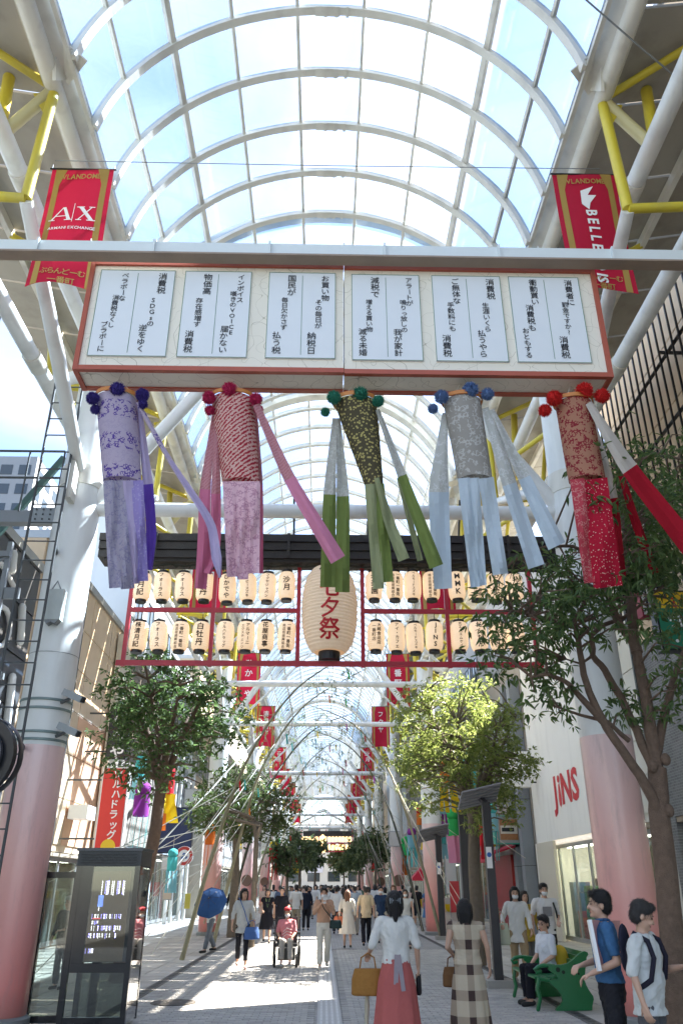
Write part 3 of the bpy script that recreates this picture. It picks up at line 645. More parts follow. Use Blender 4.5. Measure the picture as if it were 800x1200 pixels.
streamer('purple floral paper streamer with dark violet pompoms, far left under the poem board', dict(tube=pv, pom=M('violet_tissue', (.05, .03, .22), .8)),
    ((114, 160, 468), (121, 166, 566)), [(121, 134, 128, 143, 689, pv2), (133, 145, 142, 158, 690, pv2), (144, 156, 157, 164, 684, pvl), (154, 168, 162, 174, 681, pv3)],
    [([(163, 476), (174, 570), (178, 625), (175, 668)], [6, 12, 12, 8], 1, pvl, pv4, .05), ([(161, 471), (199, 540), (248, 612), (254, 655), (258, 677)], [5, 6, 10, 12, 3], 1, pv, pvl, -.1, -.3)],
    [(109, 467, 8.5), (138, 457, 10), (167, 463, 9), (112, 480, 6.5), (168, 474, 6)])
kr = cloth('crimson_wave_print', (.72, .46, .40), pat='weave', col2=(.42, .03, .05), sc=7.5, th=.50, slant=.8); kp = cloth('pale_pink_print', (.72, .46, .52), pat='floral', col2=(.50, .26, .34), sc=34, th=.4); kp2 = cloth('rose_cloth', (.58, .17, .27)); kp3 = cloth('dusty_pink_stripe', (.52, .25, .27), pat='weave', col2=(.45, .18, .2), sc=9, th=.5, slant=.8)
streamer('pink and crimson paper streamer with magenta pompoms, second from left', dict(tube=kr, pom=M('magenta_tissue', (.50, .02, .10), .8)),
    ((248, 297, 470), (261, 304, 567)), [(261, 276, 266, 279, 676, kp), (275, 290, 278, 291, 679, kp), (289, 305, 290, 304, 672, kp)],
    [([(251, 486), (240, 575), (239, 640), (235, 690)], [5, 13, 15, 14], 1, kp3, kp2, .02), ([(254, 500), (253, 580), (253, 640), (243, 672)], [5, 12, 12, 9], 1, kp3, kp2, -.02), ([(299, 477), (306, 567), (306, 672)], [4, 5, 5], 1, kp3, kp2, .1),
     ([(300, 474), (338, 560), (396, 656)], [8, 14, 19], 1, kp3, cloth('candy_pink_cloth', (.62, .23, .34)), -.2, -.35)],
    [(245, 466, 9), (269, 457, 10.5), (300, 468, 9), (246, 481, 7), (303, 480, 6.5)])
gb = cloth('olive_brown_floral', (.10, .085, .05), pat='dots', col2=(.52, .44, .16), sc=28, th=.36); gg = cloth('grey_white_floral', (.44, .43, .38), pat='floral', col2=(.55, .55, .5), sc=30, th=.4); go = cloth('olive_green_cloth', (.17, .22, .06)); go2 = cloth('sage_green_cloth', (.30, .32, .17))
streamer('olive green paper streamer with teal green pompoms, in the middle', dict(tube=gb, pom=M('teal_green_tissue', (.03, .22, .14), .8)),
    ((392, 441, 474), (428, 449, 570)), [(427, 440, 437, 450, 690, go2), (438, 450, 448, 461, 682, go)],
    [([(392, 490), (386, 578), (384, 688)], [5, 15, 18], 1, gg, go, .0), ([(396, 490), (402, 580), (401, 694)], [5, 15, 17], 1, gg, go, .05), ([(442, 480), (470, 555), (511, 664)], [5, 11, 17], 1, gg, go, -.1, -.2),
     ([(441, 560), (455, 610), (473, 656)], [6, 12, 14], 0, go2, go2, -.15), ([(466, 560), (480, 610), (492, 657)], [3, 7, 7], 0, go, go2, .05)],
    [(391, 466, 9.5), (422, 462, 10.5), (443, 470, 8), (381, 483, 6.5)])
bb = cloth('beige_grey_floral', (.38, .35, .31), pat='floral', col2=(.56, .54, .5), sc=24, th=.4); bs = cloth('silver_floral', (.50, .50, .46), pat='floral', col2=(.6, .6, .58), sc=26, th=.4); bw = cloth('ice_blue_cloth', (.50, .57, .62))
streamer('pale ice blue paper streamer with slate blue pompoms, second from right', dict(tube=bb, pom=M('slate_blue_tissue', (.12, .20, .38), .8)),
    ((519, 563, 472), (537, 576, 563)), [(536, 550, 551, 562, 688, bw), (549, 561, 561, 570, 686, bw), (560, 578, 577, 595, 673, bw)],
    [([(521, 484), (513, 575), (519, 690)], [6, 24, 21], 1, bs, bw, .0), ([(568, 478), (596, 567), (628, 664)], [8, 17, 20], 1, bs, bw, -.1, -.15), ([(575, 480), (614, 560), (652, 640)], [7, 15, 22], 1, bs, bw, -.05, -.2), ([(578, 486), (592, 540), (606, 585)], [5, 10, 10], 3, bs, bw, .1)],
    [(517, 465, 9.5), (551, 457, 10.5), (571, 462, 8.5), (507, 479, 7)])
rw = cloth('brick_lattice_print', (.46, .22, .14), pat='floral', col2=(.28, .03, .04), sc=30, th=.5); rd1 = cloth('crimson_white_blossom', (.46, .012, .035), pat='dots', col2=(.7, .45, .38), sc=34, th=.22); rd2 = cloth('crimson_cloth', (.36, .008, .02)); rd3 = cloth('mottled_red_cloth', (.50, .06, .08), pat='floral', col2=(.6, .25, .22), sc=32, th=.3); rc = cloth('cream_cloth', (.56, .50, .43))
streamer('crimson and brick paper streamer with bright red pompoms, far right', dict(tube=rw, pom=M('scarlet_tissue', (.60, .015, .012), .8)),
    ((650, 692, 474), (667, 708, 564)), [(667, 684, 684, 697, 683, rd3), (682, 711, 695, 729, 688, rd1)],
    [([(689, 474), (706, 540), (718, 580), (728, 676)], [3, 12, 11, 10], 2, rc, rd2, .05), ([(689, 472), (735, 548), (816, 650)], [8, 20, 26], 1, rc, rd2, -.2, -.3), ([(727, 556), (745, 615), (767, 672)], [7, 11, 10], 0, rd2, rd2, .1)],
    [(649, 467, 10.5), (684, 458, 11), (705, 464, 9.5), (638, 481, 8.5)])

# ================================================================ RED BANNERS
ban_red = cloth('banner_red_cloth', (.46, .012, .04), .6, .2); ban_gold = cloth('banner_gold_band', (.40, .26, .07), .45, .1)
def banner(w, h, loc, label, texts, sway=.04, tailcut=.1):
    t = thing('hanging_banner', label, 'banner', loc, group='red banners with gold edges hanging along both sides of the arcade')
    nx, ny = 12, 16; ph = random.uniform(0, 6)
    def pt(u, v, off=0): # u -1..1, v 0 top ..1 bottom
        z = -h * v + tailcut * (1 - (2 * abs(u) - 1) ** 2 if False else (1 - u * u)) * v * v
        return Vector((u * w / 2, sway * math.sin(2.2 * u + 3 * v + ph) * (.3 + v) - off, z))
    def patch(u0, u1, v0, v1, off, mi=0):
        mb = MB(); k = max(2, int(nx * (u1 - u0) / 2 + 1)); g = [[pt(u0 + (u1 - u0) * i / k, v0 + (v1 - v0) * j / ny, off) for i in range(k + 1)] for j in range(ny + 1)]
        for j in range(ny):
            for i in range(k): mb.add([g[j][i], g[j][i + 1], g[j + 1][i + 1], g[j + 1][i]], [(0, 1, 2, 3)])
        return mb
    patch(-1, 1, 0, 1, 0).build('cloth', ban_red, t, smooth=True, local=True)
    for s in (-1, 1):
        q_ = patch(min(s * .86, s * .68), max(s * .86, s * .68), 0, 1, .006).build('gold_band', ban_gold, t, smooth=True, local=True)
        MB().add([pt(s * .86, 0, .008), pt(s * .5, .0, .008), pt(s * .68, .14, .008)], [(0, 1, 2)]).build('gold_corner', ban_gold, t, local=True)
    MB().tube([(-w / 2 - .03, 0, .01), (w / 2 + .03, 0, .01)], .014, 8).build('rod', black_steel, t, local=True)
    for s in (-1, 1): MB().tube([(s * w / 2, 0, .0), (s * w / 2, 0, .10)], .006, 6).build('hook', grey_steel, t, local=True)
    for kind, s_, u, v, size, mat_, opt in texts:
        mb = MB(); c = (0, 0, 0)
        if kind == 'h': htext(mb, s_, (u * w / 2, 0, -h * v), UX, UZ, NF, size, sx=opt)
        elif kind == 'v': vtext(mb, s_, (u * w / 2, 0, -h * v), UX, UZ, NF, size, step=size * opt)
        elif kind == 'r':  # latin written sideways, reading downwards
            p = Vector((u * w / 2, 0, -h * v))
            for ch in s_: put(mb, ch, p, UX, UZ, NF, size, -math.pi / 2, .03, 0, 1); p = p - UZ * size * opt * (.5 if ch in 'I' else 1)
        elif kind == 'box':
            for a, c_, d_, e_ in s_: mb.add([(a * w / 2, 0, -h * c_), (d_ * w / 2, 0, -h * c_), (d_ * w / 2, 0, -h * e_), (a * w / 2, 0, -h * e_)], [(0, 1, 2, 3)])
        elif kind == 'poly':
            for pl_ in s_: mb.add([(a * w / 2, 0, -h * c_) for a, c_ in pl_], [tuple(range(len(pl_)))])
        # lay the flat glyphs on the waving cloth
        mb.v = [(x, pt(x / (w / 2), min(max(-z / h, 0), 1)).y - .016 + (y + .004) * 0, z) for x, y, z in mb.v]
        mb.build('lettering', mat_, t, local=True)
    return t
bw_, bh_ = P(135, 200, 8.3).x - P(62, 200, 8.3).x, P(98, 198, 8.3).z - P(98, 338, 8.3).z
foot = [('h', 'ぶらんどーむ', 0, .88, .115, gold, 1), ('h', '一番町', 0, .945, .12, gold, 1)]
head = [('h', 'VLANDOME', 0, .07, .14, gold, .72)]
banner(bw_, bh_, P(98, 199, 8.3), 'red banner lettered A|X with gold edges, hanging upper left beside the poem board', head + [('poly', [[(-.70, .455), (-.36, .345), (-.32, .345), (-.64, .455)], [(-.37, .345), (-.27, .345), (-.06, .455), (-.18, .455)], [(-.56, .425), (-.22, .425), (-.22, .418), (-.56, .418)], [(-.76, .46), (-.56, .46), (-.56, .453), (-.76, .453)], [(-.26, .46), (-.02, .46), (-.02, .453), (-.26, .453)]], 0, 0, 0, whiteink, 0), ('poly', [[(.12, .345), (.26, .345), (.64, .455), (.50, .455)], [(.54, .345), (.58, .345), (.20, .455), (.16, .455)], [(.08, .345), (.32, .345), (.32, .352), (.08, .352)], [(.46, .345), (.64, .345), (.64, .352), (.46, .352)], [(.10, .455), (.28, .455), (.28, .462), (.10, .462)], [(.44, .455), (.70, .455), (.70, .462), (.44, .462)]], 0, 0, 0, whiteink, 0), ('box', [(-.02, .315, .0, .475)], 0, 0, 0, whiteink, 0), ('h', 'ARMANI EXCHANGE', 0, .525, .072, whiteink, .95)] + foot)
banner(bw_ * 1.03, bh_, P(683, 205, 8.3), 'red banner with sideways white capitals and folded emblem, hanging upper right beside the poem board', head + [('r', 'BELLEMOIS', .0, .36, .22, whiteink, .74),
      ('poly', [[(-.22, .16), (.2, .12), (-.02, .20), (.25, .2), (.02, .27), (-.05, .33), (-.25, .28)]], 0, 0, 0, whiteink, 0)] + foot)
bl_txt = {('L', 26): '白牡丹', ('R', 26): '一番町', ('L', 34.5): 'ひかでや', ('R', 34.5): '一番町', ('L', 46): '清月記', ('R', 46): 'フクヤ', ('L', 61): '花屋', ('R', 61): '沙月', ('L', 73): '永楽', ('R', 73): '一番', ('L', 84): '七夕', ('R', 84): '一番',
          ('L', 95): '一番', ('R', 95): '一番', ('L', 106): '一番', ('R', 106): '一番'}
ordn = {26: 'behind the lantern frame', 34.5: 'just below the lantern frame', 46: 'third down the row', 61: 'fourth down the row', 73: 'fifth down the row', 84: 'sixth down the row', 95: 'seventh down the row', 106: 'farthest of the row'}
for (sd_, D), s_ in bl_txt.items():
    D2 = D * .98 if D > 30 else 21.0
    banner(1.0, 2.3, (-3.3 if sd_ == 'L' else 3.2, D2, 1.68 + 9.25), 'red banner with gold edges lettered %s, %s side, %s' % (s_, 'left' if sd_ == 'L' else 'right', ordn[D]),
           [('v', s_, 0, .1, .34 if len(s_) < 4 else .36, whiteink, 1.25)], sway=.06)

# ================================================================ LANTERN FRAME
LD = 13.35
def LX(x, y=745): return P(x, y, LD).x
lf = thing('lantern_frame', 'red frame with a dark timber beam carrying rows of paper lanterns', 'lantern frame', (0, LD, P(400, 780, LD).z))
zb_, zm_, zt_ = P(380, 778, LD).z, P(380, 716, LD).z, P(380, 661, LD).z
for x in (148, 248, 349, 425, 525, 626): MB().box(LX(x) - .035, LX(x) + .035, LD - .03, LD + .03, zb_ - .06, zt_ + .05).build('post', red_paint, lf)
for xa, xb in ((140, 632),): 
    MB().box(LX(xa), LX(xb), LD - .026, LD + .026, zb_ - .045, zb_ + .045).build('bottom_bar', red_paint, lf)
    MB().box(LX(xa), LX(xb), LD - .026, LD + .026, zt_ - .03, zt_ + .02).build('top_bar', red_paint, lf)
for xa, xb in ((146, 349), (425, 628)): MB().box(LX(xa), LX(xb), LD - .024, LD + .024, zm_ - .04, zm_ + .04).build('middle_bar', red_paint, lf)
zr0, zr1 = P(380, 655, LD - .25).z, P(380, 628, LD - .25).z
for k in range(3):
    h = (zr1 - zr0) / 3; MB().box(-4.1, 4.6, LD - .25 - .03 * k, LD + .25, zr0 + h * k + .012, zr0 + h * (k + 1)).build('timber_board', wood_dark, lf)
MB().box(-4.0, 4.5, LD - .2, LD + .2, zr0 - .05, zr0 + .011).build('under_board', wood_dark, lf)
for x in np.arange(-3.9, 4.5, .8): MB().box(x, x + .05, LD - .34, LD - .318, zr0 + .01, zr1 + .01).build('batten', wood_dark, lf)
for x in (258, 345, 430, 535): MB().tube([(LX(x, 620), LD - .1, zr1), (LX(x, 620), LD - .5, P(380, 604, LD).z + .1)], .02, 8).build('hanging_chain', dark_steel, lf)
gm = MB()
for k in range(170):
    x = -3.9 + k * .048; c = Vector((x, LD - .12 + random.uniform(-.06, .06), zr0 - .10 + random.uniform(-.07, .05)))
    gm.add([c, c + Vector((random.uniform(-.08, .08), random.uniform(-.05, .05), random.uniform(-.08, .05))), c + Vector((.04, 0, .03))], [(0, 1, 2)])
gm.tube([(-3.9 + k * .27, LD - .12, zr0 - .08 - .03 * (k % 2)) for k in range(31)], .018, 6); gm.build('garland', M('dark_garland', (.03, .03, .02), .9), lf)
lan = randmat('lantern_paper', (.74, .68, .58), (.66, .58, .46), .7, bump=.1); n, b = nodes(lan)
t_ = n.nodes.new('ShaderNodeTexCoord'); sg = n.nodes.new('ShaderNodeSeparateXYZ'); n.links.new(t_.outputs['Object'], sg.inputs[0])
b.inputs['Emission Color'].default_value = (1, .66, .36, 1); b.inputs['Emission Strength'].default_value = .08
lan2 = M('big_lantern_paper', (.60, .50, .38), .7, var=.05, bump=0); b2 = nodes(lan2)[1]; b2.inputs['Emission Color'].default_value = (1, .7, .45, 1); b2.inputs['Emission Strength'].default_value = .03
def lantern_body(r, h, ribs, mat, root, capr, caph):
    pr = []; N = ribs * 2
    for k in range(N + 1):
        v = k / N; z = h * v; e = 1 - abs(2 * v - 1) ** 5; rr = r * (.72 + .28 * e ** .8) if r < .3 else r * (.55 + .45 * max(0, 1 - abs(2 * v - 1) ** 2.6) ** .7); pr.append((rr * (1 if k % 2 else .975), z))
    bo = MB().lathe(pr, n=24).build('paper_body', mat, root, smooth=False, local=True)
    MB().lathe([(capr * .9, h - .01), (capr, h - .005), (capr, h + caph), (capr * .8, h + caph)], n=20, caps=True).build('top_cap', black_steel, root, local=True)
    MB().lathe([(capr * .8, -caph), (capr, -caph), (capr, .005), (capr * .9, .01)], n=20, caps=True).build('bottom_cap', black_steel, root, local=True)
    MB().tube([(0, 0, h + caph), (0, 0, h + caph + .12)], .006, 5).build('hook', black_steel, root, local=True)
def wrapv(mb, r, z0, h, big=False):
    o = []
    for x, y, z in mb.v:
        v = min(max(z / h, 0), 1); e = 1 - abs(2 * v - 1) ** 5; rr = r * (.72 + .28 * e ** .8) if not big else r * (.55 + .45 * max(0, 1 - abs(2 * v - 1) ** 2.6) ** .7)
        rr += .007; a = x / rr; o.append((rr * math.sin(a), -rr * math.cos(a), z))
    mb.v = o
SHOPS = '一番町一番街|商店街振興組合'
tops = [(167, 688, '清月記'), (191, 688, 'フォーラス'), (216, 688, 'フォーラス'), (240, 688, '白牡丹'), (267, 690, 'ひかでや'), (291, 689, 'ビービースズキ'), (313, 689, 'フクヤジャパン'), (336, 687, '沙月'),
        (438, 687, '永楽園'), (462, 687, SHOPS), (483, 687, 'ベルモードスズキ'), (505, 687, SHOPS), (535, 687, 'MMK'), (557, 687, SHOPS), (580, 689, 'ひかでや'), (602, 689, '沙月')]
bots = [(162, 746, '株清月記'), (187, 746, 'フォーラス'), (211, 746, SHOPS), (235, 746, '白牡丹'), (264, 746, 'ツルハドラッグ'), (288, 746, 'アルマーニ|エクスチェンジ'), (311, 746, '花屋商事'), (335, 746, SHOPS),
        (440, 746, '大崎食品店|一番町店'), (464, 747, 'アイ・カフェ'), (486, 748, 'ベルモードスズキ'), (508, 746, 'JINS'), (538, 746, '北エムエムケイ'), (561, 746, 'だんだん'), (584, 746, SHOPS), (604, 746, 'フクヤ')]
LR, LH = .155, .50; done = {}
seen_ = {}
for row, lst in (('upper', tops), ('lower', bots)):
    for i, (x, y, s_) in enumerate(lst):
        c = P(x, y, LD); side = 'left' if i < 8 else 'right'; nn = ('first', 'second', 'third', 'fourth', 'fifth', 'sixth', 'seventh', 'eighth')[i % 8]
        txt_lab = s_.split('|')[0]
        lab = 'small lit paper lantern lettered %s, %s in the %s row %s of the big lantern' % (txt_lab, nn, row, side)
        if not done:
            t = thing('paper_lantern', lab, 'lantern', (c.x, LD, c.z - LH / 2), group='small paper lanterns on the red frame'); lantern_body(LR, LH, 13, lan, t, .10, .045); proto = t; base = [k for k in t.children]; done[0] = 1
        else:
            t = proto.copy(); COL.objects.link(t); t.location = (c.x, LD, c.z - LH / 2); t['label'] = lab; t.rotation_euler = (0, 0, 0); ROOT[t.name] = tuple(t.location)
            for ch in base: k = ch.copy(); COL.objects.link(k); k.parent = t
            t.rotation_euler = (random.uniform(-.02, .04), random.uniform(-.05, .05), 0)
        if s_ not in seen_:
            mb = MB()
            if '|' in s_:
                a_, b__ = s_.split('|'); sa = min(.42 / len(a_), .075); sb_ = min(.42 / len(b__), .075)
                vtext(mb, a_, (.045, 0, .46), UX, UZ, NF, sa, bold=.03); vtext(mb, b__, (-.045, 0, .44), UX, UZ, NF, sb_, bold=.02)
            else:
                sz = min(.135, .44 / len(s_)); vtext(mb, s_, (0, 0, .25 + sz * 1.05 * len(s_) / 2), UX, UZ, NF, sz, bold=.03)
            wrapv(mb, LR, 0, LH); seen_[s_] = mb.build('lettering', ink, t, local=True).data
        else: inst('lettering', seen_[s_], t)
c = P(386, 718, LD); bh = P(386, 667, LD).z - P(386, 765, LD).z
t = thing('big_lantern', 'big ribbed paper lantern with red festival characters in the middle of the frame', 'lantern', (c.x, LD, P(386, 765, LD).z)); lantern_body(.50, bh, 26, lan2, t, .19, .14)
mb = MB(); vtext(mb, '七夕祭', (0, 0, bh * .77), UX, UZ, NF, .38, step=.365, bold=.03); wrapv(mb, .50, 0, bh, True); mb.build('lettering', redink, t, local=True)
mb = MB(); htext(mb, '仙台', (0, 0, bh * .90), UX, UZ, NF, .22, bold=.03); wrapv(mb, .50, 0, bh, True); mb.build('lettering', ink, t, local=True)

# ================================================================ BUILDINGS
FX = 8.0
dark_glass = M('window_glass', (.03, .04, .045), .08, .0, var=.3, scale=.8, bump=0, spec=1.0)
white_wall = M('white_render', (.80, .78, .72), .7, var=.04, dirt=.12, scale=1)
alu = M('aluminium_frame', (.35, .36, .36), .35, .6, var=.08)
def facade(name, label, s, y0, y1, z1, wall, storeys=(), shop=True, shopz=3.1, shopback=None, depth=11, win=None, cat='building', inner=1.4, group=None):
    """a street-side block: s = -1 left / 1 right; storeys: list of (zc, h, n, w)"""
    t = thing(name, label, cat, (s * FX, (y0 + y1) / 2, 0), group=group); g = .01
    def bx(mb, xa, xb, *a): return mb.box(min(s * xa, s * xb), max(s * xa, s * xb), *a)
    w = MB(); z0 = shopz if shop else 0
    bx(w, FX, FX + depth, y0 + g, y1 - g, z0, z1)
    if shop:
        bx(w, FX, FX + .4, y0 + g, y0 + .35, 0, z0); bx(w, FX, FX + .4, y1 - .35, y1 - g, 0, z0)
    w.build('wall', wall, t)
    c = MB(); bx(c, FX - .08, FX + depth + .08, y0 - .0, y1, z1 + .001, z1 + .25); c.build('parapet', alu, t)
    if shop:
        b_ = MB(); bx(b_, FX + inner + 2, FX + inner + 2.1, y0 + g, y1 - g, 0, z0 - .01); bx(b_, FX + .4, FX + inner + 2, y0 + g, y0 + .1, 0, z0 - .01); bx(b_, FX + .4, FX + inner + 2, y1 - .1, y1 - g, 0, z0 - .01)
        bx(b_, FX + .02, FX + inner + 2, y0 + .36, y1 - .36, z0 - .12, z0 - .01); b_.build('shop_interior', shopback or M('shop_interior_warm', (.30, .24, .17), .8, var=.5, scale=2.5), t)
        L = y1 - y0 - .8; n = max(2, int(L / 1.6)); 
        for k in range(n):
            ya = y0 + .4 + L * k / n; yb = y0 + .4 + L * (k + 1) / n
            f = MB(); bx(f, FX + .2, FX + .26, ya, ya + .06, .05, z0 - .13); bx(f, FX + .2, FX + .26, yb - .06, yb - .001, .05, z0 - .13); bx(f, FX + .2, FX + .26, ya + .06, yb - .06, .05, .18); bx(f, FX + .2, FX + .26, ya + .06, yb - .06, z0 - .25, z0 - .13)
            fo = f.build('shop_window', alu, t)
            p = MB(); bx(p, FX + .22, FX + .235, ya + .06, yb - .06, .18, z0 - .25); p.build('pane', shop_glass, fo)
    if shop:
        gm_ = [M('goods_%d' % q, c_, .6, var=.3, scale=9) for q, c_ in enumerate(((.6, .1, .1), (.65, .6, .5), (.1, .2, .35), (.5, .35, .1), (.15, .35, .2), (.5, .45, .5)))]; y = y0 + .8
        while y < y1 - 1:
            w_ = random.uniform(.3, .7); h_ = random.uniform(.8, 1.9); gb_ = MB(); bx(gb_, FX + .7, FX + 1.3, y, y + w_, .02, h_); gb_.build('shop_goods', random.choice(gm_), t); y += w_ + random.uniform(.2, .9)
            if y0 > 60: y += 1.5
        lt = MB(); bx(lt, FX + .9, FX + 1.1, y0 + .8, y1 - .8, z0 - .2, z0 - .15); lt.build('ceiling_light', M('shop_light', (1, .9, .75), .5, bump=0, emit=2.5), t)
    for zc, h, n, wd in storeys:
        for k in range(n):
            yc = y0 + (y1 - y0) * (k + .5) / n
            f = MB(); o = .05
            for a in ((yc - wd / 2, yc - wd / 2 + .06, zc - h / 2, zc + h / 2), (yc + wd / 2 - .06, yc + wd / 2, zc - h / 2, zc + h / 2), (yc - wd / 2 + .06, yc + wd / 2 - .06, zc - h / 2, zc - h / 2 + .06), (yc - wd / 2 + .06, yc + wd / 2 - .06, zc + h / 2 - .06, zc + h / 2), (yc - .02, yc + .02, zc - h / 2 + .06, zc + h / 2 - .06)):
                bx(f, FX - .06, FX - .002, *a)
            fo = f.build('window', alu, t); p = MB(); bx(p, FX - .02, FX - .003, yc - wd / 2 + .06, yc + wd / 2 - .06, zc - h / 2 + .06, zc + h / 2 - .06); p.build('pane', dark_glass, fo)
    return t
UL, NL = Vector((0, 1, 0)), Vector((1, 0, 0))      # reading direction and normal on the left row
UR, NR = Vector((0, -1, 0)), Vector((-1, 0, 0))    # and on the right row
grey_tile = brickmat('grey_mosaic_tile', (.20, .20, .195), (.12, .12, .12), (.30, .30, .29), .12, .06, 'YZ', .5)
beige_p = M('beige_panel', (.60, .46, .31), .7, var=.06, dirt=.15, scale=.7)
# --- right row
r0 = facade('tower_block', 'tall near right block with small grey tiles below and beige panels behind dark bars', 1, -4, 19.2, 21, grey_tile, shop=True)
for j in range(9):
    for i in range(6): MB().box(7.93, 7.995, 1.0 + i * 3.02, 1.0 + i * 3.02 + 2.98, 7.2 + j * 1.5, 7.2 + j * 1.5 + 1.46).build('beige_panel', beige_p, r0)
bars = thing('bar_screen', 'screen of dark vertical steel bars in front of the beige panels, upper right', 'screen', (7.3, 12, 7.3))
k = 0
for y in np.arange(6.2, 18.6, .32): MB().box(7.30, 7.34, y, y + .035, 7.3, 14.5).build('bar', black_steel, bars)
for z in (7.6, 9.1, 10.6, 12.1, 13.6): MB().box(7.345, 7.40, 6.1, 18.7, z, z + .06).build('rail', black_steel, bars)
for y in (6.5, 10, 14, 18): MB().box(7.4, 7.93, y, y + .06, 8.0, 8.06).box(7.4, 7.93, y, y + .06, 12.4, 12.46).build('bracket', black_steel, bars)
MB().bar((7.44, 12, 8.4), (7.44, 17, 11.6), .05, .05).build('brace', black_steel, bars)
r1 = facade('panel_building', 'low white panelled building with thin dark joints just before the white spectacle shop', 1, 19.2, 24, 10.3, M('warm_white_panel', (.60, .57, .50), .6, var=.04, dirt=.1), shop=True)
for j in range(8):
    for i in range(3): MB().box(7.95, 7.995, 19.3 + i * 1.57, 19.3 + i * 1.57 + 1.54, 3.3 + j * .87, 3.3 + j * .87 + .84).build('panel', MATS['warm_white_panel'], r1)
for y in (19.45, 21.6, 23.8): MB().box(7.85, 7.948, y, y + .08, 3.2, 10.2).build('dark_mullion', dark_steel, r1)
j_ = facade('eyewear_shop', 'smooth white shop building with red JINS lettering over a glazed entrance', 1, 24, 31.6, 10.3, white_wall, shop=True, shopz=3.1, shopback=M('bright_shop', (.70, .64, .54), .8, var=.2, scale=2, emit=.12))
tx = MB()
for ch, yc, sx in (('J', 28.4, 1.15), ('!', 27.8, 1.3), ('N', 27.0, 1.2), ('S', 26.0, 1.2)): put(tx, ch, (7.99, yc, 4.60), UR, UZ, NR, 1.32, rot=math.pi if ch == '!' else 0, bold=.035, sx=sx)
tx.build('lettering', redink, j_)
MB().box(7.90, 7.995, 29.0, 31.3, .02, 3.08).build('cream_panel', M('cream_shop_panel', (.60, .55, .44), .6, var=.03), j_)
for y in (24.2, 31.35): MB().box(7.93, 7.998, y, y + .2, 0, 3.09).build('white_pier', white_wall, j_)
for a in range(5): MB().box(9.2, 9.6, 24.8 + a * .9, 25.4 + a * .9, .0, 1.9).build('display_stand', (redink, ink, beige_p, white_wall, wood_dark)[a], j_)
granite = M('grey_granite', (.22, .24, .26), .5, var=.45, scale=40, bump=.05)
for y, lab in ((31.9, 'speckled grey granite shopfront pier right beside the white spectacle shop'), (33.2, 'speckled grey granite shopfront pier nearest the green box sign')):
    gp = thing('granite_pier', lab, 'pier', (7.8, y, 0)); MB().box(7.55, 7.98, y, y + .5, 0, 9.4).build('shaft', granite, gp); MB().box(7.5, 7.98, y - .04, y + .54, 0, .25).build('plinth', granite, gp)
    for z in (2.35, 4.7, 7.0): MB().box(7.545, 7.98, y - .003, y + .503, z, z + .02).build('joint', dark_steel, gp)
r3 = facade('red_shopfront', 'small shop building with a deep red front wall and red awning', 1, 31.7, 40, 10.4, M('taupe_render', (.36, .32, .27), .8, dirt=.2), [(5.6, 1.6, 4, 1.5), (8.4, 1.6, 4, 1.5)], shop=True, shopz=2.9)
MB().box(7.86, 7.995, 35.6, 39.9, .05, 2.85).build('red_wall', M('deep_red_panel', (.30, .01, .015), .4), r3)
aw = MB()
aw.prism([(7.95, 33.2, 3.25), (6.7, 33.2, 2.85), (6.7, 33.2, 2.80), (7.95, 33.2, 3.15)], (0, 3.2, 0)); aw.build('awning', M('awning_red', (.40, .02, .04), .8), r3)
MB().box(6.69, 6.72, 33.2, 36.4, 2.55, 2.84).build('awning_valance', M('awning_red_valance', (.46, .04, .06), .8), r3)
MB().prism([(7.95, 37.0, 3.6), (7.1, 37.0, 3.1), (7.1, 37.0, 3.05), (7.95, 37.0, 3.4)], (0, 1.7, 0)).build('yellow_awning', M('awning_yellow', (.55, .42, .03), .8), r3)
def boxsign(name, label, x0, x1, y, z0, z1, face, side, th=.25, texts=(), cat='sign', brackets=True):
    """a projecting sign whose face looks down the street"""
    t = thing(name, label, cat, ((x0 + x1) / 2, y, z0))
    MB().box(x0, x1, y, y + th, z0, z1).build('case', side, t); MB().box(x0 + .04, x1 - .04, y - .012, y - .001, z0 + .04, z1 - .04).build('face', face, t)
    for kind, s_, cx, zt, size, m_, st in texts:
        mb = MB()
        if kind == 'v': vtext(mb, s_, (cx, y - .014, zt), UX, UZ, NF, size, step=size * st, bold=.03)
        elif kind == 'rv':
            p = Vector((cx, y - .014, zt))
            for ch in s_: put(mb, ch, p, UX, UZ, NF, size, math.pi / 2, .02); p = p + UZ * size * st * (.55 if ch in ' it' else 1)
        else: htext(mb, s_, (cx, y - .014, zt), UX, UZ, NF, size, bold=.03)
        mb.build('lettering', m_, t)
    if brackets:
        s = 1 if x0 > 0 else -1; xe = x1 if s > 0 else x0
        if abs(xe) < FX - .05:
            for z in (z0 + .15 * (z1 - z0), z0 + .85 * (z1 - z0)): MB().bar((xe, y + th / 2, z), (s * FX, y + th / 2, z), .05, .05).build('bracket', dark_steel, t)
    return t
def cm(name, c, **k): return M(name, c, k.pop('rough', .5), var=k.pop('var', .05), bump=0, **k)
bt = boxsign('box_sign', 'box sign with a green edge and pictures of food above the red awning', 6.75, 7.85, 33, 3.15, 4.2, cm('sign_grey', (.30, .31, .30)), cm('sign_green', (.05, .33, .24)), .5)
MB().box(6.95, 7.65, 32.97, 32.985, 3.3, 4.05).build('picture', cm('food_brown', (.36, .16, .06), var=.5, scale=9), bt); MB().box(6.97, 7.63, 32.955, 32.968, 3.52, 3.82).build('caption', cm('sign_cream', (.62, .58, .48)), bt)
MB().box(7.02, 7.5, 32.945, 32.954, 3.6, 3.74).build('print', ink, bt)
boxsign('box_sign', 'dark square sign with a small cream picture left of the green edged box sign', 6.6, 7.5, 36.5, 3.6, 4.7, cm('sign_dark', (.06, .06, .055)), black_steel, .3)
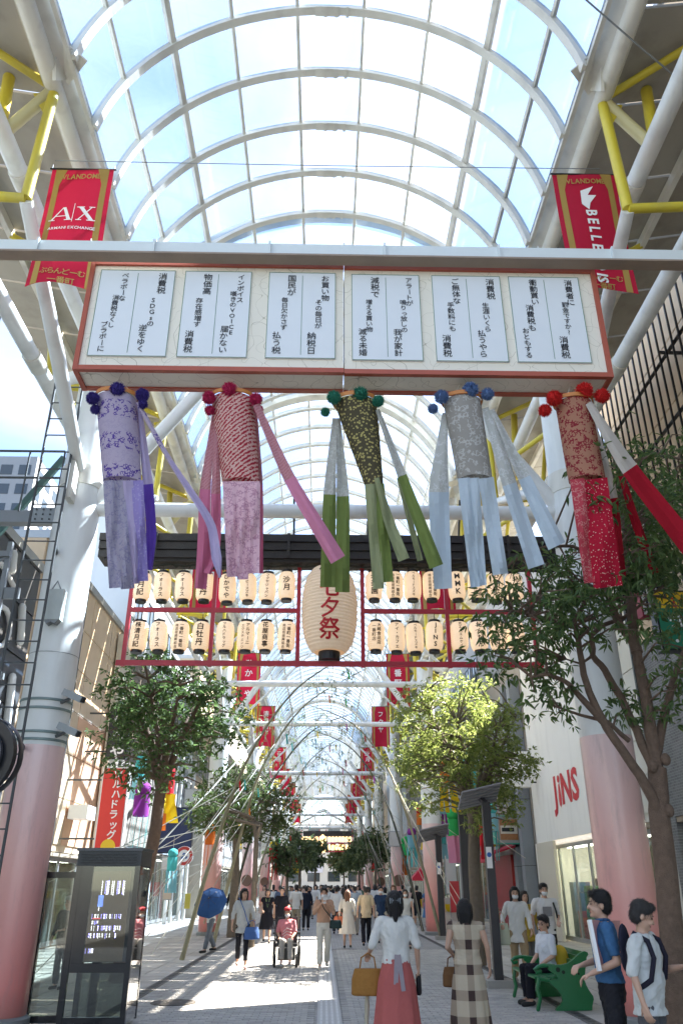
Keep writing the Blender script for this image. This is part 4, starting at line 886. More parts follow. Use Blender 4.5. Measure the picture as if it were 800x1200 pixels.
MB().box(6.85, 7.2, 36.47, 36.485, 3.85, 4.4).build('sign_picture', cm('sign_cream2', (.6, .55, .4)), bpy.data.objects['box_sign.001'])
for x0, x1, y, z0, z1, lab in ((6.75, 7.75, 30.6, 5.0, 6.3, 'plain white projecting box sign above the granite piers, larger one'), (6.4, 6.9, 33.5, 5.2, 5.9, 'small plain white projecting box sign left of the larger white one')):
    boxsign('box_sign', lab, x0, x1, y, z0, z1, white_wall, white_wall, .3)
boxsign('karaoke_sign', 'tall white projecting sign with red katakana reading downwards, upper right', P(742, 660, 17).x, P(786, 660, 17).x, 17, P(760, 722, 17).z, P(760, 600, 17).z, cm('sign_white', (.66, .66, .64)), M('maroon_case', (.2, .01, .03)), .3, [('v', 'カラオケ', P(776, 660, 17).x, P(776, 640, 17).z, .36, redink, 1.0), ('h', '8', P(762, 670, 17).x, P(762, 670, 17).z, .5, redink, 1)])
gs = boxsign('rental_sign', 'projecting sign with a yellow 24 hour panel over a green panel, right edge', P(772, 740, 16).x, P(812, 740, 16).x, 16, P(790, 762, 16).z, P(790, 692, 16).z, cm('sign_deep_green', (.01, .18, .09)), black_steel, .3, [('h', '24', P(792, 706, 16).x, P(790, 706, 16).z, .30, redink, 1), ('h', 'ット', P(793, 727, 16).x, P(790, 727, 16).z, .38, whiteink, 1), ('h', '・', P(793, 752, 16).x, P(790, 752, 16).z, .3, whiteink, 1)])
MB().box(P(773, 740, 16).x, P(811, 740, 16).x, 15.986, 15.9875, P(790, 713, 16).z, P(790, 694, 16).z).build('yellow_panel', cm('sign_yellow', (.7, .45, .01)), gs)
w_r = [M('grey_render', (.34, .33, .31), .8, dirt=.2), M('brown_tile_wall', (.24, .19, .15), .7, dirt=.2), M('pale_render', (.52, .50, .45), .8, dirt=.2), M('blue_grey_render', (.32, .36, .40), .7, dirt=.2), M('ochre_render', (.44, .36, .26), .8, dirt=.2)]
gr = 'mid and far street buildings'
facade('street_building', 'grey right hand building with three window rows, past the red shopfront', 1, 40, 50, 19, w_r[0], [(5.4, 1.7, 5, 1.5), (8.6, 1.7, 5, 1.5), (11.8, 1.7, 5, 1.5)])
facade('street_building', 'pale right hand building, second past the red shopfront', 1, 50, 63, 15, w_r[2], [(5.4, 1.7, 6, 1.6), (8.6, 1.7, 6, 1.6)])
facade('street_building', 'brown tiled right hand building, third past the red shopfront', 1, 63, 80, 22, w_r[1], [(5.4, 1.8, 7, 1.7), (8.8, 1.8, 7, 1.7)])
facade('street_building', 'grey blue right hand building far along the arcade', 1, 80, 104, 16, w_r[3], [(5.4, 1.8, 8, 1.9)])
facade('street_building', 'ochre right hand building at the far end of the arcade', 1, 104, 136, 20, w_r[4], [(5.6, 1.8, 8, 2.2)])
# --- left row
l0 = facade('corner_building', 'low dark corner building beside the camera, left of the frame', -1, -4, 10.6, 8.5, w_r[0], shop=True)
dk = M('charcoal_panel', (.05, .052, .055), .55, var=.15)
l1 = facade('charcoal_building', 'charcoal fronted building with white relief shapes, behind the steel ladder at left', -1, 10.7, 20.7, 9.6, dk, shop=True)
for j in range(5):
    for i in range(3): MB().box(-7.995, -7.95, 10.9 + i * 3.25, 10.9 + i * 3.25 + 3.2, 3.3 + j * 1.25, 3.3 + j * 1.25 + 1.2).build('panel', dk, l1)
wr = M('white_relief', (.66, .66, .64), .5, var=.03)
def rel(pts, r=.065): 
    mb = MB(); mb.tube([Vector((-7.86, 18.0 + a * .95, 6.6 + b_ * .85)) for a, b_ in pts], r, 10, round_=True); mb.build('relief_stroke', wr, l1, smooth=True)
def arc(cx, cz, r, a0, a1, n=12): return [(cx + r * math.cos(R(a0 + (a1 - a0) * k / n)), cz + r * math.sin(R(a0 + (a1 - a0) * k / n))) for k in range(n + 1)]
rel(arc(-.6, 1.0, .5, 60, 330)); rel(arc(.5, .9, .55, 200, 520)); rel([(-1.2, 2.3), (-.2, 2.5), (.9, 2.2)]); rel([(.4, 3.1), (.5, 2.6)], .1); rel([(-1.1, -.6), (-.3, -.1), (.2, -.9), (.9, -.3)]); rel([(-1.3, -1.2), (1.2, -1.1)])
rel([(-.7, -1.8), (-.7, -2.7)]); rel(arc(.3, -2.3, .42, 90, 430)); rel([(1.6, 1.9), (1.9, .9)], .1); rel([(1.8, -.2), (2.0, -1.6)], .1); rel(arc(-2.4, 1.6, .4, 0, 250)); rel([(-2.9, .2), (-2.0, -.4)]); rel([(-2.6, -1.0), (-2.4, -2.4)])
l2 = facade('beige_building', 'beige and peach panelled building lit by the sun behind the left pillar', -1, 20.7, 31, 10.7, beige_p, shop=True, shopz=2.6)
pe = M('peach_panel', (.60, .36, .22), .7, var=.05); bg2 = M('tan_panel', (.50, .38, .25), .7, var=.05)
for j in range(6):
    for i in range(4): MB().box(-7.995, -7.96, 20.85 + i * 2.55, 20.85 + i * 2.55 + 2.5, 2.8 + j * 1.3, 2.8 + j * 1.3 + 1.27).build('panel', (beige_p if j > 2 else (pe if i > 1 else bg2)), l2)
MB().tube([(-7.85, 24.6, 0), (-7.85, 24.6, 10.5)], .05, 10).build('downpipe', dark_steel, l2, smooth=True)
MB().box(-7.9, -7.7, 29.2, 30.6, 2.7, 10.4).build('cream_pier', M('cream_pier', (.62, .56, .44), .7), l2)
MB().box(-7.9, -7.3, 26.0, 26.9, 3.55, 3.95).build('air_vent', white_steel, l2)
boxsign('small_red_sign', 'narrow red and yellow projecting sign just right of the left pillar', -7.6, -7.1, 21.5, 3.0, 4.7, cm('sign_red', (.62, .03, .02)), whiteink, .15)
t = boxsign('drugstore_sign', 'tall red vertical sign with white katakana above the kiosk', P(115, 950, 25.5).x, P(147, 950, 25.5).x, 25.5, P(130, 998, 25.5).z, P(130, 899, 25.5).z, MATS['sign_red'], cm('sign_edge_white', (.7, .68, .66)), .3,
            [('v', 'ツルハドラッグ', P(134, 950, 25.5).x, P(134, 902, 25.5).z, .285, whiteink, 1.02)])
MB().disc((P(126, 998, 25.5).x, 25.49, P(126, 999, 25.5).z + .15), (0, 1, 0), .22, .02).build('yellow_mark', MATS['sign_yellow'], t)
boxsign('calligraphy_sign', 'black projecting sign with white calligraphy over the red drugstore sign', P(126, 865, 27).x, P(150, 865, 27).x, 27, P(140, 890, 27).z, P(140, 826, 27).z, cm('sign_black', (.035, .033, .03)), black_steel, .2, [('v', 'のべや', P(139, 865, 27).x, P(139, 835, 27).z, .5, whiteink, 1.05)])
l3 = facade('tall_white_building', 'tall pale blue-white building rising behind the beige one at left', -1, 31, 40, 22, M('pale_blue_wall', (.55, .60, .64), .6, var=.03, dirt=.1), [(12.5, 1.6, 4, 1.5), (15.5, 1.6, 4, 1.5)], shop=True, depth=2.1)
st = brickmat('ribbed_brown_tile', (.36, .31, .25), (.28, .24, .20), (.16, .14, .12), .06, .6, 'YZ')
for i in range(6): MB().box(-7.99, -7.93, 31.2 + i * 1.45, 31.2 + i * 1.45 + 1.42, 3.2, 10.4).build('tile_panel', st, l3)
for z in (8.2, 10.42, 14): MB().box(-8.06, -7.9, 31, 40, z, z + .05).build('string_course', alu, l3)
l4 = facade('shop_building', 'left hand shop building with white columns and dark blue signboard', -1, 40, 50, 12.6, w_r[3], [(6.2, 1.7, 5, 1.4), (9.4, 1.7, 5, 1.4)])
for y in (42.5, 44, 46.5, 48.2): MB().tube([(-7.6, y, 0), (-7.6, y, 8.4)], .09, 12).build('white_column', white_steel, l4, smooth=True)
facade('street_building', 'left hand ochre building with a stone pier, beyond the round blue logo sign', -1, 50, 62, 15, w_r[4], [(5.6, 1.7, 6, 1.5), (8.8, 1.7, 6, 1.5)])
MB().box(-7.9, -7.1, 50.2, 51.2, 0, 5.2).build('stone_pier', M('sandstone', (.42, .38, .31), .8, dirt=.2), bpy.data.objects['street_building.005'])
facade('street_building', 'grey left hand building in the middle distance', -1, 62, 82, 18, w_r[0], [(5.6, 1.8, 8, 1.6)])
facade('street_building', 'pale left hand building far along the arcade', -1, 82, 106, 16, w_r[2], [(5.6, 1.8, 8, 2.0)])
facade('street_building', 'brown left hand building at the far end of the arcade', -1, 106, 136, 20, w_r[1], [(5.6, 1.8, 8, 2.2)])
# navy signboard, round logo, others on the left
boxsign('navy_signboard', 'big navy blue signboard with small gold rows behind the left tree', P(186, 970, 39).x, P(226, 970, 39).x, 39, P(200, 1000, 39).z, P(200, 946, 39).z, cm('sign_navy', (.02, .03, .09), var=.2), black_steel, .3)
t = thing('logo_sign', 'round white sign with a red ring and blue boat emblem, left side', 'sign', P(216, 1003, 38)); c = P(216, 1003, 38)
MB().disc(c, (0, 1, 0), .40, .12, 32).build('disc', whiteink, t); MB().disc(c + Vector((0, -.065, 0)), (0, 1, 0), .38, .012, 32).build('red_ring', cm('ring_red', (.5, .04, .03)), t); MB().disc(c + Vector((0, -.075, 0)), (0, 1, 0), .25, .012, 32).build('inner_disc', whiteink, t)
MB().prism([c + Vector((a, -.085, b_)) for a, b_ in ((-.18, -.02), (.18, -.02), (.12, -.12), (-.12, -.12))], (0, -.01, 0)).prism([c + Vector((a, -.085, b_)) for a, b_ in ((-.1, 0), (.1, 0), (.04, .12), (-.04, .12))], (0, -.01, 0)).build('boat_emblem', cm('emblem_blue', (.03, .10, .3)), t)
MB().bar(c + Vector((0, .06, 0)), (-8, 38.06, c.z), .05, .05).build('bracket', dark_steel, t)
sg = [('L', 243, 968, 42, 26, 16, (.6, .6, .58), '', 'pale rounded hanging sign board right of the navy signboard'), ('L', 228, 935, 41, 24, 22, (.55, .55, .52), '', 'white window-like sign with an orange top beside the navy signboard'),
      ('L', 200, 1012, 36, 22, 16, (.6, .58, .56), '', 'small white and red shop sign under the navy signboard'), ('L', 295, 1046, 56, 14, 12, (.6, .03, .03), '', 'little red board by the far left pillars'),
      ('L', 196, 1048, 34, 12, 14, (.6, .5, .4), '', 'small cream notice low on the left shopfronts'), ('R', 503, 960, 52, 10, 34, (.55, .12, .18), 'ゆかた', 'slim rose coloured vertical sign right of the far right pillars'),
      ('R', 533, 985, 45, 9, 26, (.66, .64, .62), 'フアン', 'slim white sign with red characters between the shade posts'), ('R', 497, 990, 50, 9, 24, (.6, .55, .55), 'ランチ', 'slim pale sign with red strip left of the shade posts'),
      ('R', 528, 1025, 42, 14, 46, (.64, .64, .62), '', 'tall plain white board beyond the second shade post'), ('R', 480, 1045, 60, 8, 14, (.62, .62, .6), '', 'small white board low beside the far right pillars'),
      ('R', 462, 983, 48.8, 13, 18, (.6, .56, .52), '', 'pale plate with a small dark arrow on the far right pillar'), ('R', 590, 940, 37, 12, 18, (.6, .6, .58), '', 'little white square sign above the green edged box sign')]
for s_, x, y, D, w, h, col, tx_, lab in sg:
    a, b_ = P(x - w / 2, y, D), P(x + w / 2, y, D); z0, z1 = P(x, y + h / 2, D).z, P(x, y - h / 2, D).z
    z0 = max(z0, .05)
    t = boxsign('shop_sign', lab, a.x, b_.x, D, z0, z1, cm('sign_%d' % (x * 7 + y), col), alu, .12, [('v', tx_, (a.x + b_.x) / 2, z1 - .08, min((z1 - z0) / len(tx_) * .9, .55), redink if col[1] > .3 else whiteink, 1.0)] if tx_ else (), brackets=False)
# long café sign at far left, walkway, ladder
boxsign('cafe_sign', 'white vertical sign reading at cafe sideways, behind the ladder at left', P(14, 930, 13.6).x, P(34, 930, 13.6).x, 13.6, P(24, 1010, 13.6).z, P(24, 868, 13.6).z, cm('sign_offwhite', (.60, .57, .52)), black_steel, .2, [('rv', 'at cafe', P(26, 950, 13.6).x, P(26, 962, 13.6).z, .34, ink, .62)])

# ================================================================ LADDER AND WALKWAY, LEFT
def up(x, y, D): return P(x, y, D)
D_ = 11.6; t = thing('steel_ladder', 'dark steel ladder running up beside the left pillar', 'ladder', (-4.75, D_, 0))
xa, xb = P(37, 600, D_).x, P(72, 600, D_).x
for x in (xa, xb): MB().tube([(x, D_, .02), (x, D_, 10.0)], .022, 8).build('rail', dark_steel, t, smooth=True)
for z in np.arange(.4, 9.9, .33): MB().tube([(xa, D_, z), (xb, D_, z)], .012, 6).build('rung', dark_steel, t)
for z in (3.5, 6.6, 8.9): MB().bar((xb, D_, z), (-4.45, 12.1, z), .04, .06).build('stay', dark_steel, t)
t = thing('maintenance_walkway', 'grey steel walkway with railing from the left pillar to the buildings', 'walkway', (-6.2, 12.4, 7.3)); W_ = 12.4
zf, zr = P(40, 607, W_).z, P(40, 532, W_).z
MB().box(-7.99, -4.66, W_ - .1, W_ + .1, zf - .12, zf + .10).build('floor_beam', grey_steel, t)
MB().box(-5.1, -4.60, W_ - .13, W_ - .101, zf - .16, zf + .14).build('splice_plate', M('splice_grey', (.26, .28, .28), .5, .3), t)
for i in range(3):
    for j in range(3): MB().ell((-5.0 + i * .12, W_ - .14, zf - .08 + j * .09), (.018, .012, .018), 8, 5).build('bolt', dark_steel, t)
for z in (zr, (zr + zf) / 2 + .1): MB().tube([(-7.99, W_ - .1, z), (-4.7, W_ - .1, z)], .022, 8).build('handrail', dark_steel, t)
for x in np.arange(-7.8, -4.6, .62): MB().tube([(x, W_ - .1, zf + .08), (x, W_ - .1, zr)], .018, 8).build('post', dark_steel, t)
MB().box(-7.99, -5.3, W_ + .5, W_ + .56, zf - 1.3, zf - 1.1).box(-7.99, -5.3, W_ + .5, W_ + .56, zf - 2.7, zf - 2.6).build('lower_beam', grey_steel, t)
for x in (-7.2, -6.3): MB().bar((x, W_ + .4, zf - .1), (x + .3, W_ + .4, zf - 4.2), .08, .08).build('strut', grey_steel, t)
MB().bar((-7.9, W_ + .7, zf - 3.2), (-5.0, W_ + .7, zf + 1.6), .08, .12).build('brace', M('green_grey_steel', (.06, .12, .10), .6), t)
t = thing('bar_screen', 'screen of dark vertical bars at the left edge under the roof', 'screen', (-6.6, 11.5, 8)) 
for y in np.arange(8.4, 12.2, .23): MB().box(-6.34, -6.31, y, y + .03, 8.6, 11.6).build('bar', black_steel, t)
for z in (9.0, 10.2, 11.2): MB().box(-6.38, -6.342, 8.3, 12.3, z, z + .05).build('rail', black_steel, t)
t = thing('sign_tower', 'tall dark grey steel lattice post at the left edge', 'post', (-5.9, 12.9, 0))
for x, y in ((-6.15, 12.9), (-5.6, 12.9)): MB().box(x - .04, x + .04, y - .04, y + .04, 0, 7.2).build('leg', grey_steel, t)
for k in range(7): MB().bar((-6.15, 12.86, .6 + k), (-5.6, 12.86, 1.2 + k * .95), .03, .04).build('brace', grey_steel, t)
for z in (2.2, 4.4, 6.9): MB().box(-6.2, -5.55, 12.8, 12.84, z, z + .1).build('crossbar', grey_steel, t)
# tower far beyond at left
t = thing('distant_tower', 'distant grey office tower with window grid seen at far left', 'tower', (-44, 105, 0))
MB().box(-56, -42, 100, 118, 0, P(36, 535, 100).z).build('wall', M('pale_tower', (.26, .28, .31), .6), t)
zt = P(36, 535, 100).z
for j in range(10):
    for i in range(5): MB().box(-54.8 + i * 2.6, -53.1 + i * 2.6, 99.94, 99.995, zt - 3 - j * 3.1, zt - 1.4 - j * 3.1).build('window', dark_glass, t)
for i in range(5):
    for j in range(8): MB().box(-42.0 + .001, -41.95, 101 + i * 3.4, 103 + i * 3.4, zt - 3 - j * 3.1, zt - 1.4 - j * 3.1).build('window', dark_glass, t)
# convex mirror back
t = thing('traffic_mirror', 'round black back of a convex mirror on a post at the left edge', 'mirror', (-2.55, 6, 0)); mc = P(-24, 887, 6)
MB().disc(mc, (.2, 1, 0), .285, .05, 36).build('back_shell', black_steel, t); MB().loft([[tuple(mc + Vector((r_ * math.cos(a), y_ + .0, r_ * math.sin(a)))) for a in np.linspace(0, 2 * math.pi, 37)[:-1]] for r_, y_ in ((.29, -.02), (.30, .0), (.30, .06), (.28, .07))], caps=False).build('rim', M('rim_black', (.02, .02, .022), .3), t, smooth=True)
MB().disc(mc + Vector((0, -.05, 0)), (.2, 1, 0), .2, .03, 36).build('back_plate', M('plate_grey', (.04, .04, .045), .4), t)
MB().tube([(mc.x - .12, 6.1, 0), (mc.x - .12, 6.1, mc.z + .4)], .035, 12).build('post', M('post_orange', (.4, .15, .05), .5), t, smooth=True)

# ================================================================ TREES
bark = M('brown_bark', (.17, .11, .075), .9, var=.55, scale=14, bump=1.0, detail=8)
bark2 = M('grey_bark', (.15, .12, .09), .9, var=.4, scale=9, bump=.9)
lf_dark = leafmat('leaf_dark_glossy', (.05, .10, .025), (.16, .23, .07), .5)
lf_suntint = leafmat('leaf_sun_tint', (.15, .21, .05), (.33, .37, .12), .6)  # sunlight put into the leaf colour: both tones raised so the crown reads sunlit
lf_mid = leafmat('leaf_mid', (.06, .10, .03), (.15, .19, .06), .5)
lf_far = leafmat('leaf_far', (.08, .12, .05), (.17, .21, .09), .55)
def leaf_shape(L, w):  # folded lance shape, 4 triangles
    return [(0, 0, 0), (L * .3, w * .5, w * .12), (L * .68, w * .36, w * .05), (L, 0, -L * .08), (L * .68, -w * .36, w * .05), (L * .3, -w * .5, w * .12), (L * .35, 0, -w * .04)], [(0, 6, 1), (1, 6, 3, 2), (0, 5, 6), (5, 4, 3, 6)]
def leaves(mb, centres, n_per, spread, L, w, droop=.5, flat=1.0):
    base, fs = leaf_shape(L, w); B_ = np.array(base); vs = []; ff = []
    for c in centres:
        for _ in range(n_per):
            tip = rng.normal(size=3) * spread * np.array([1, 1, .75 * flat]); p0 = np.array(c) + tip * .6; az = rng.uniform(0, 6.283); el = -droop + rng.normal() * .45
            for q_ in range(rng.integers(3, 6)):   # a whorl of leaves on a twig tip
                a = az + rng.normal() * 1.0; e = el + rng.normal() * .4; d = np.array([math.cos(a) * math.cos(e), math.sin(a) * math.cos(e), math.sin(e)])
                sd = np.cross(d, rng.normal(size=3)); sd /= np.linalg.norm(sd) + 1e-9; nn = np.cross(d, sd); s = rng.uniform(.7, 1.2)
                if nn[2] < 0: nn = -nn
                o = len(vs); pp = p0 + d * L * .15
                vs.extend((pp + s * (B_[:, 0:1] * d + B_[:, 1:2] * sd + B_[:, 2:3] * nn)).tolist()); ff.extend([tuple(o + i for i in f) for f in fs])
    mb.add(vs, ff)
def twigs(mb, centres, mains, r=.012):
    pts = [Vector(p) for m in mains for p in m]
    for c in centres:
        c = Vector(c); best = min(pts, key=lambda p: (p - c).length + max(0, (p.z - c.z)) * .6); mid = best.lerp(c, .55) + Vector((0, 0, .12 * (c - best).length))
        mb.tube([best, mid, c], [r * 2, r * 1.3, r * .5], 5)
def dense(pts, n=5):
    out = []
    for i in range(len(pts) - 1):
        for k in range(n): out.append(Vector(pts[i]).lerp(Vector(pts[i + 1]), k / n))
    return out + [Vector(pts[-1])]
def wig(pts, a=.03):
    return [Vector(p) + Vector((random.uniform(-a, a), random.uniform(-a, a), 0)) for p in pts]
def tree(name, label, base, limbs, centres, leafm, n_per, spread, L, w, barkm, tw=.012, group=None, droop=.5, singles=0):
    """limbs: [(points, r0, r1)] first is the trunk"""
    t = thing(name, label, 'tree', base, group=group)
    tr = MB(); p, a, b_ = limbs[0]; pd = wig(dense(p, 3), a * .06); tr.tube(pd, list(np.linspace(a, b_, len(pd))), 14); tr.build('trunk', barkm, t, smooth=True)
    for p, a, b_ in limbs[1:]:
        m = MB(); pd = wig(dense(p, 3), a * .15); m.tube(pd, list(np.linspace(a, b_, len(pd))), 10); m.build('limb', barkm, t, smooth=True)
    tm = MB(); twigs(tm, centres, [dense(l[0], 4) for l in limbs], tw); tm.build('twigs', barkm, t, kind='stuff')
    cm_ = MB(); leaves(cm_, centres, n_per, spread, L, w, droop); cm_.build('crown', leafm, t, kind='stuff')
    return t
# near right tree
ND = 9.0
def T(pts, ds=None): return [P(x, y, ND + (ds[i] if ds else 0)) for i, (x, y) in enumerate(pts)]
b0 = G(791, 1236); limbs = [([Vector((P(792, 1200, ND).x, ND, 0))] + T([(792, 1170), (783, 1060), (772, 950), (769, 900)]), .135, .10),
    (T([(769, 905), (762, 850), (752, 800), (745, 760), (722, 725), (710, 690), (702, 650), (690, 610)], [0, 0, .05, .1, .1, .15, .2, .3]), .078, .025),
    (T([(745, 765), (740, 720), (736, 680), (733, 640), (728, 590), (724, 550)], [.1, .15, .2, .3, .4, .5]), .07, .02),
    (T([(778, 965), (755, 918), (736, 890), (711, 853), (694, 822), (684, 790), (676, 750), (673, 728), (684, 705), (700, 685)], [0, -.1, -.15, -.2, -.3, -.3, -.4, -.4, -.5, -.6]), .06, .018),
    (T([(710, 850), (690, 828), (676, 812), (660, 797), (640, 790), (622, 793)], [-.2, -.3, -.4, -.4, -.5, -.5]), .045, .015),
    (T([(768, 908), (745, 856), (725, 815), (708, 785), (694, 768), (693, 745), (705, 733), (730, 724), (748, 710), (760, 698)], [0, .1, .2, .3, .3, .3, .3, .4, .4, .5]), .055, .014),
    (T([(769, 880), (780, 830), (790, 790), (802, 760), (815, 730)], [0, .1, .1, .2, .2]), .06, .02),
    (T([(736, 868), (712, 846), (680, 838), (645, 826)], [0, -.1, -.2, -.3]), .03, .01),
    (T([(673, 735), (650, 728), (625, 722), (600, 715)], [-.4, -.5, -.6, -.7]), .03, .01),
    (T([(702, 655), (670, 640), (640, 640), (610, 650)], [.2, .1, 0, 0]), .028, .01),
    (T([(724, 560), (745, 540), (775, 530), (800, 540)], [.5, .4, .3, .2]), .03, .01), (T([(694, 768), (680, 778), (662, 772)], [.3, .2, .2]), .02, .008)]
cen = []
def addc(n, x0, x1, y0, y1, d0=-1.5, d1=1.5, cond=None):
    k = 0
    while k < n:
        x, y = random.uniform(x0, x1), random.uniform(y0, y1)
        if cond and not cond(x, y): continue
        cen.append(tuple(P(x, y, ND + random.uniform(d0, d1)))); k += 1
addc(78, 600, 800, 560, 700, cond=lambda x, y: y > 740 - (x - 590) * 1.15 and not (668 < x < 735 and y < 690 and random.random() < .7)); addc(48, 690, 812, 505, 620); addc(38, 575, 665, 655, 760, -1.2, .8); addc(14, 560, 650, 720, 790, -1, .5); addc(10, 620, 665, 770, 845, -.6, .2)
addc(34, 740, 812, 610, 760); addc(8, 775, 812, 770, 850, -.5, .5); addc(5, 715, 745, 800, 850, -.2, .4); addc(10, 660, 720, 690, 745, -1, 1)
nt_ = tree('evergreen_tree', 'near right evergreen tree with forked brown trunk and long glossy leaves', (limbs[0][0][0].x, ND, 0), limbs, cen, lf_dark, 9, .19, .115, .030, bark, .008, droop=.55)
lm = MB(); v_, f_ = leaf_shape(.14, .042); lm.add(v_, f_); l0_ = lm.build('leaf', lf_dark, nt_, local=True); first_leaf = l0_
for k in range(260):
    c = Vector(cen[k % len(cen)]) + Vector(rng.normal(size=3) * .14) - Vector((0, .1, 0)); rt = (rng.uniform(-.5, .5), rng.uniform(.1, 1.1), rng.uniform(0, 6.28)); lc = c - Vector((limbs[0][0][0].x, ND, 0))
    if k == 0: l0_.location = lc; l0_.rotation_euler = rt
    else: inst('leaf', l0_.data, nt_, lc, rt, (random.uniform(.8, 1.15),) * 3)
kn = MB()
for x, y in ((783, 950), (764, 898), (779, 890)): kn.ell(P(x, y, ND - .08), (.06, .05, .07), 10, 7)
kn.build('knot', bark, nt_, smooth=True)
# other trees
def round_tree(name, label, x, D, px_top, px_bot, px_w, trunk_px, leafm, ncl, n_per, spread, L, w, barkm, ybase=None, group=None, seed=1, lean=0):
    random.seed(seed); top = P(x, px_top, D).z; bot = P(x, px_bot, D).z; rad = abs(P(x + px_w / 2, (px_top + px_bot) / 2, D).x - P(x, (px_top + px_bot) / 2, D).x)
    cx = P(x, (px_top + px_bot) / 2, D).x; bx_ = P(trunk_px, (px_bot), D).x; zc = (top + bot) / 2; h = (top - bot) / 2; cs = []
    lob = [(random.uniform(-.6, .6), random.uniform(-.6, .6), random.uniform(-.5, .6), random.uniform(.3, .55)) for _ in range(11)]
    while len(cs) < ncl:
        a, b_, c = (random.uniform(-1, 1) for _ in range(3)); r2 = a * a + b_ * b_ + c * c
        if r2 > 1 or r2 < .08: continue
        if random.random() < .85 and not any((a - p) ** 2 + (b_ - q) ** 2 + (c - r_) ** 2 < s_ * s_ for p, q, r_, s_ in lob): continue
        if c < -.2 and a * a + b_ * b_ < .15: continue
        k = 1 + .12 * math.sin(5 * a + seed) * math.cos(4 * b_)
        cs.append((cx + a * rad * k, D + b_ * rad * .9, zc + c * h * (1 - .15 * abs(a)) * k))
    zs = bot + (top - bot) * .12; r0 = .05 + rad * .07
    limbs = [([Vector((bx_ - lean, D, 0)), Vector((bx_ - lean * .55, D + .05, zs * .35)), Vector((bx_ - lean * .1 + .04 * math.sin(seed), D, zs * .7)), Vector((bx_, D, zs))], r0 * .9, r0 * .68)]
    for k in range(7):
        an = k * 6.283 / 7 + random.uniform(-.3, .3); rr = rad * random.uniform(.35, .75); zz = zc + h * random.uniform(-.1, .75)
        limbs.append(([Vector((bx_, D, zs - .1)), Vector((bx_ + rr * .35 * math.cos(an), D + rr * .35 * math.sin(an), zs + (zz - zs) * .45)), Vector((cx + rr * math.cos(an), D + rr * math.sin(an), zz))], r0 * .5, .02))
    return tree(name, label, (bx_ - lean, D, 0), limbs, cs, leafm, n_per, spread, L, w, barkm, .014, group, .3)
tL = round_tree('evergreen_tree', 'dark leafed tree behind the kiosk on the left with a single brown trunk', 190, 17.5, 762, 950, 190, 186, lf_dark, 170, 13, .22, .13, .042, bark, seed=3, lean=.5)
tR = round_tree('street_tree', 'sunlit yellow-green round tree in front of the white spectacle shop', 540, 21, 792, 985, 190, 556, lf_suntint, 260, 17, .22, .12, .040, bark2, seed=5, lean=.1)
tL2 = round_tree('street_tree', 'bushy green tree beyond the navy signboard on the left', 290, 32, 890, 1000, 118, 276, lf_mid, 150, 13, .33, .17, .055, bark2, seed=8)
round_tree('street_tree', 'small green tree at left between bamboo poles in front of the shops', 247, 27, 925, 985, 60, 300, lf_mid, 40, 8, .26, .15, .05, bark2, seed=9)
k = 0
for x, D, a, b_, w_, lab in ((348, 60, 972, 1022, 40, 'dark far tree left of the street centre'), (333, 48, 985, 1028, 34, 'far tree between the far left pillars'), (366, 85, 985, 1022, 30, 'very far small tree just left of the centre'), (418, 85, 985, 1022, 30, 'very far tree just right of the centre'), (437, 62, 968, 1020, 38, 'dark far tree left of the far right pillars'), (400, 105, 992, 1025, 24, 'tiniest far tree at the street centre')):
    round_tree('far_tree', lab, x, D, a, b_, w_, x + 3, lf_far, 46, 7, .018 * D * .45, .0055 * D, .0022 * D, bark2, seed=20 + k, group='far street trees under the roof'); k += 1
random.seed(11)

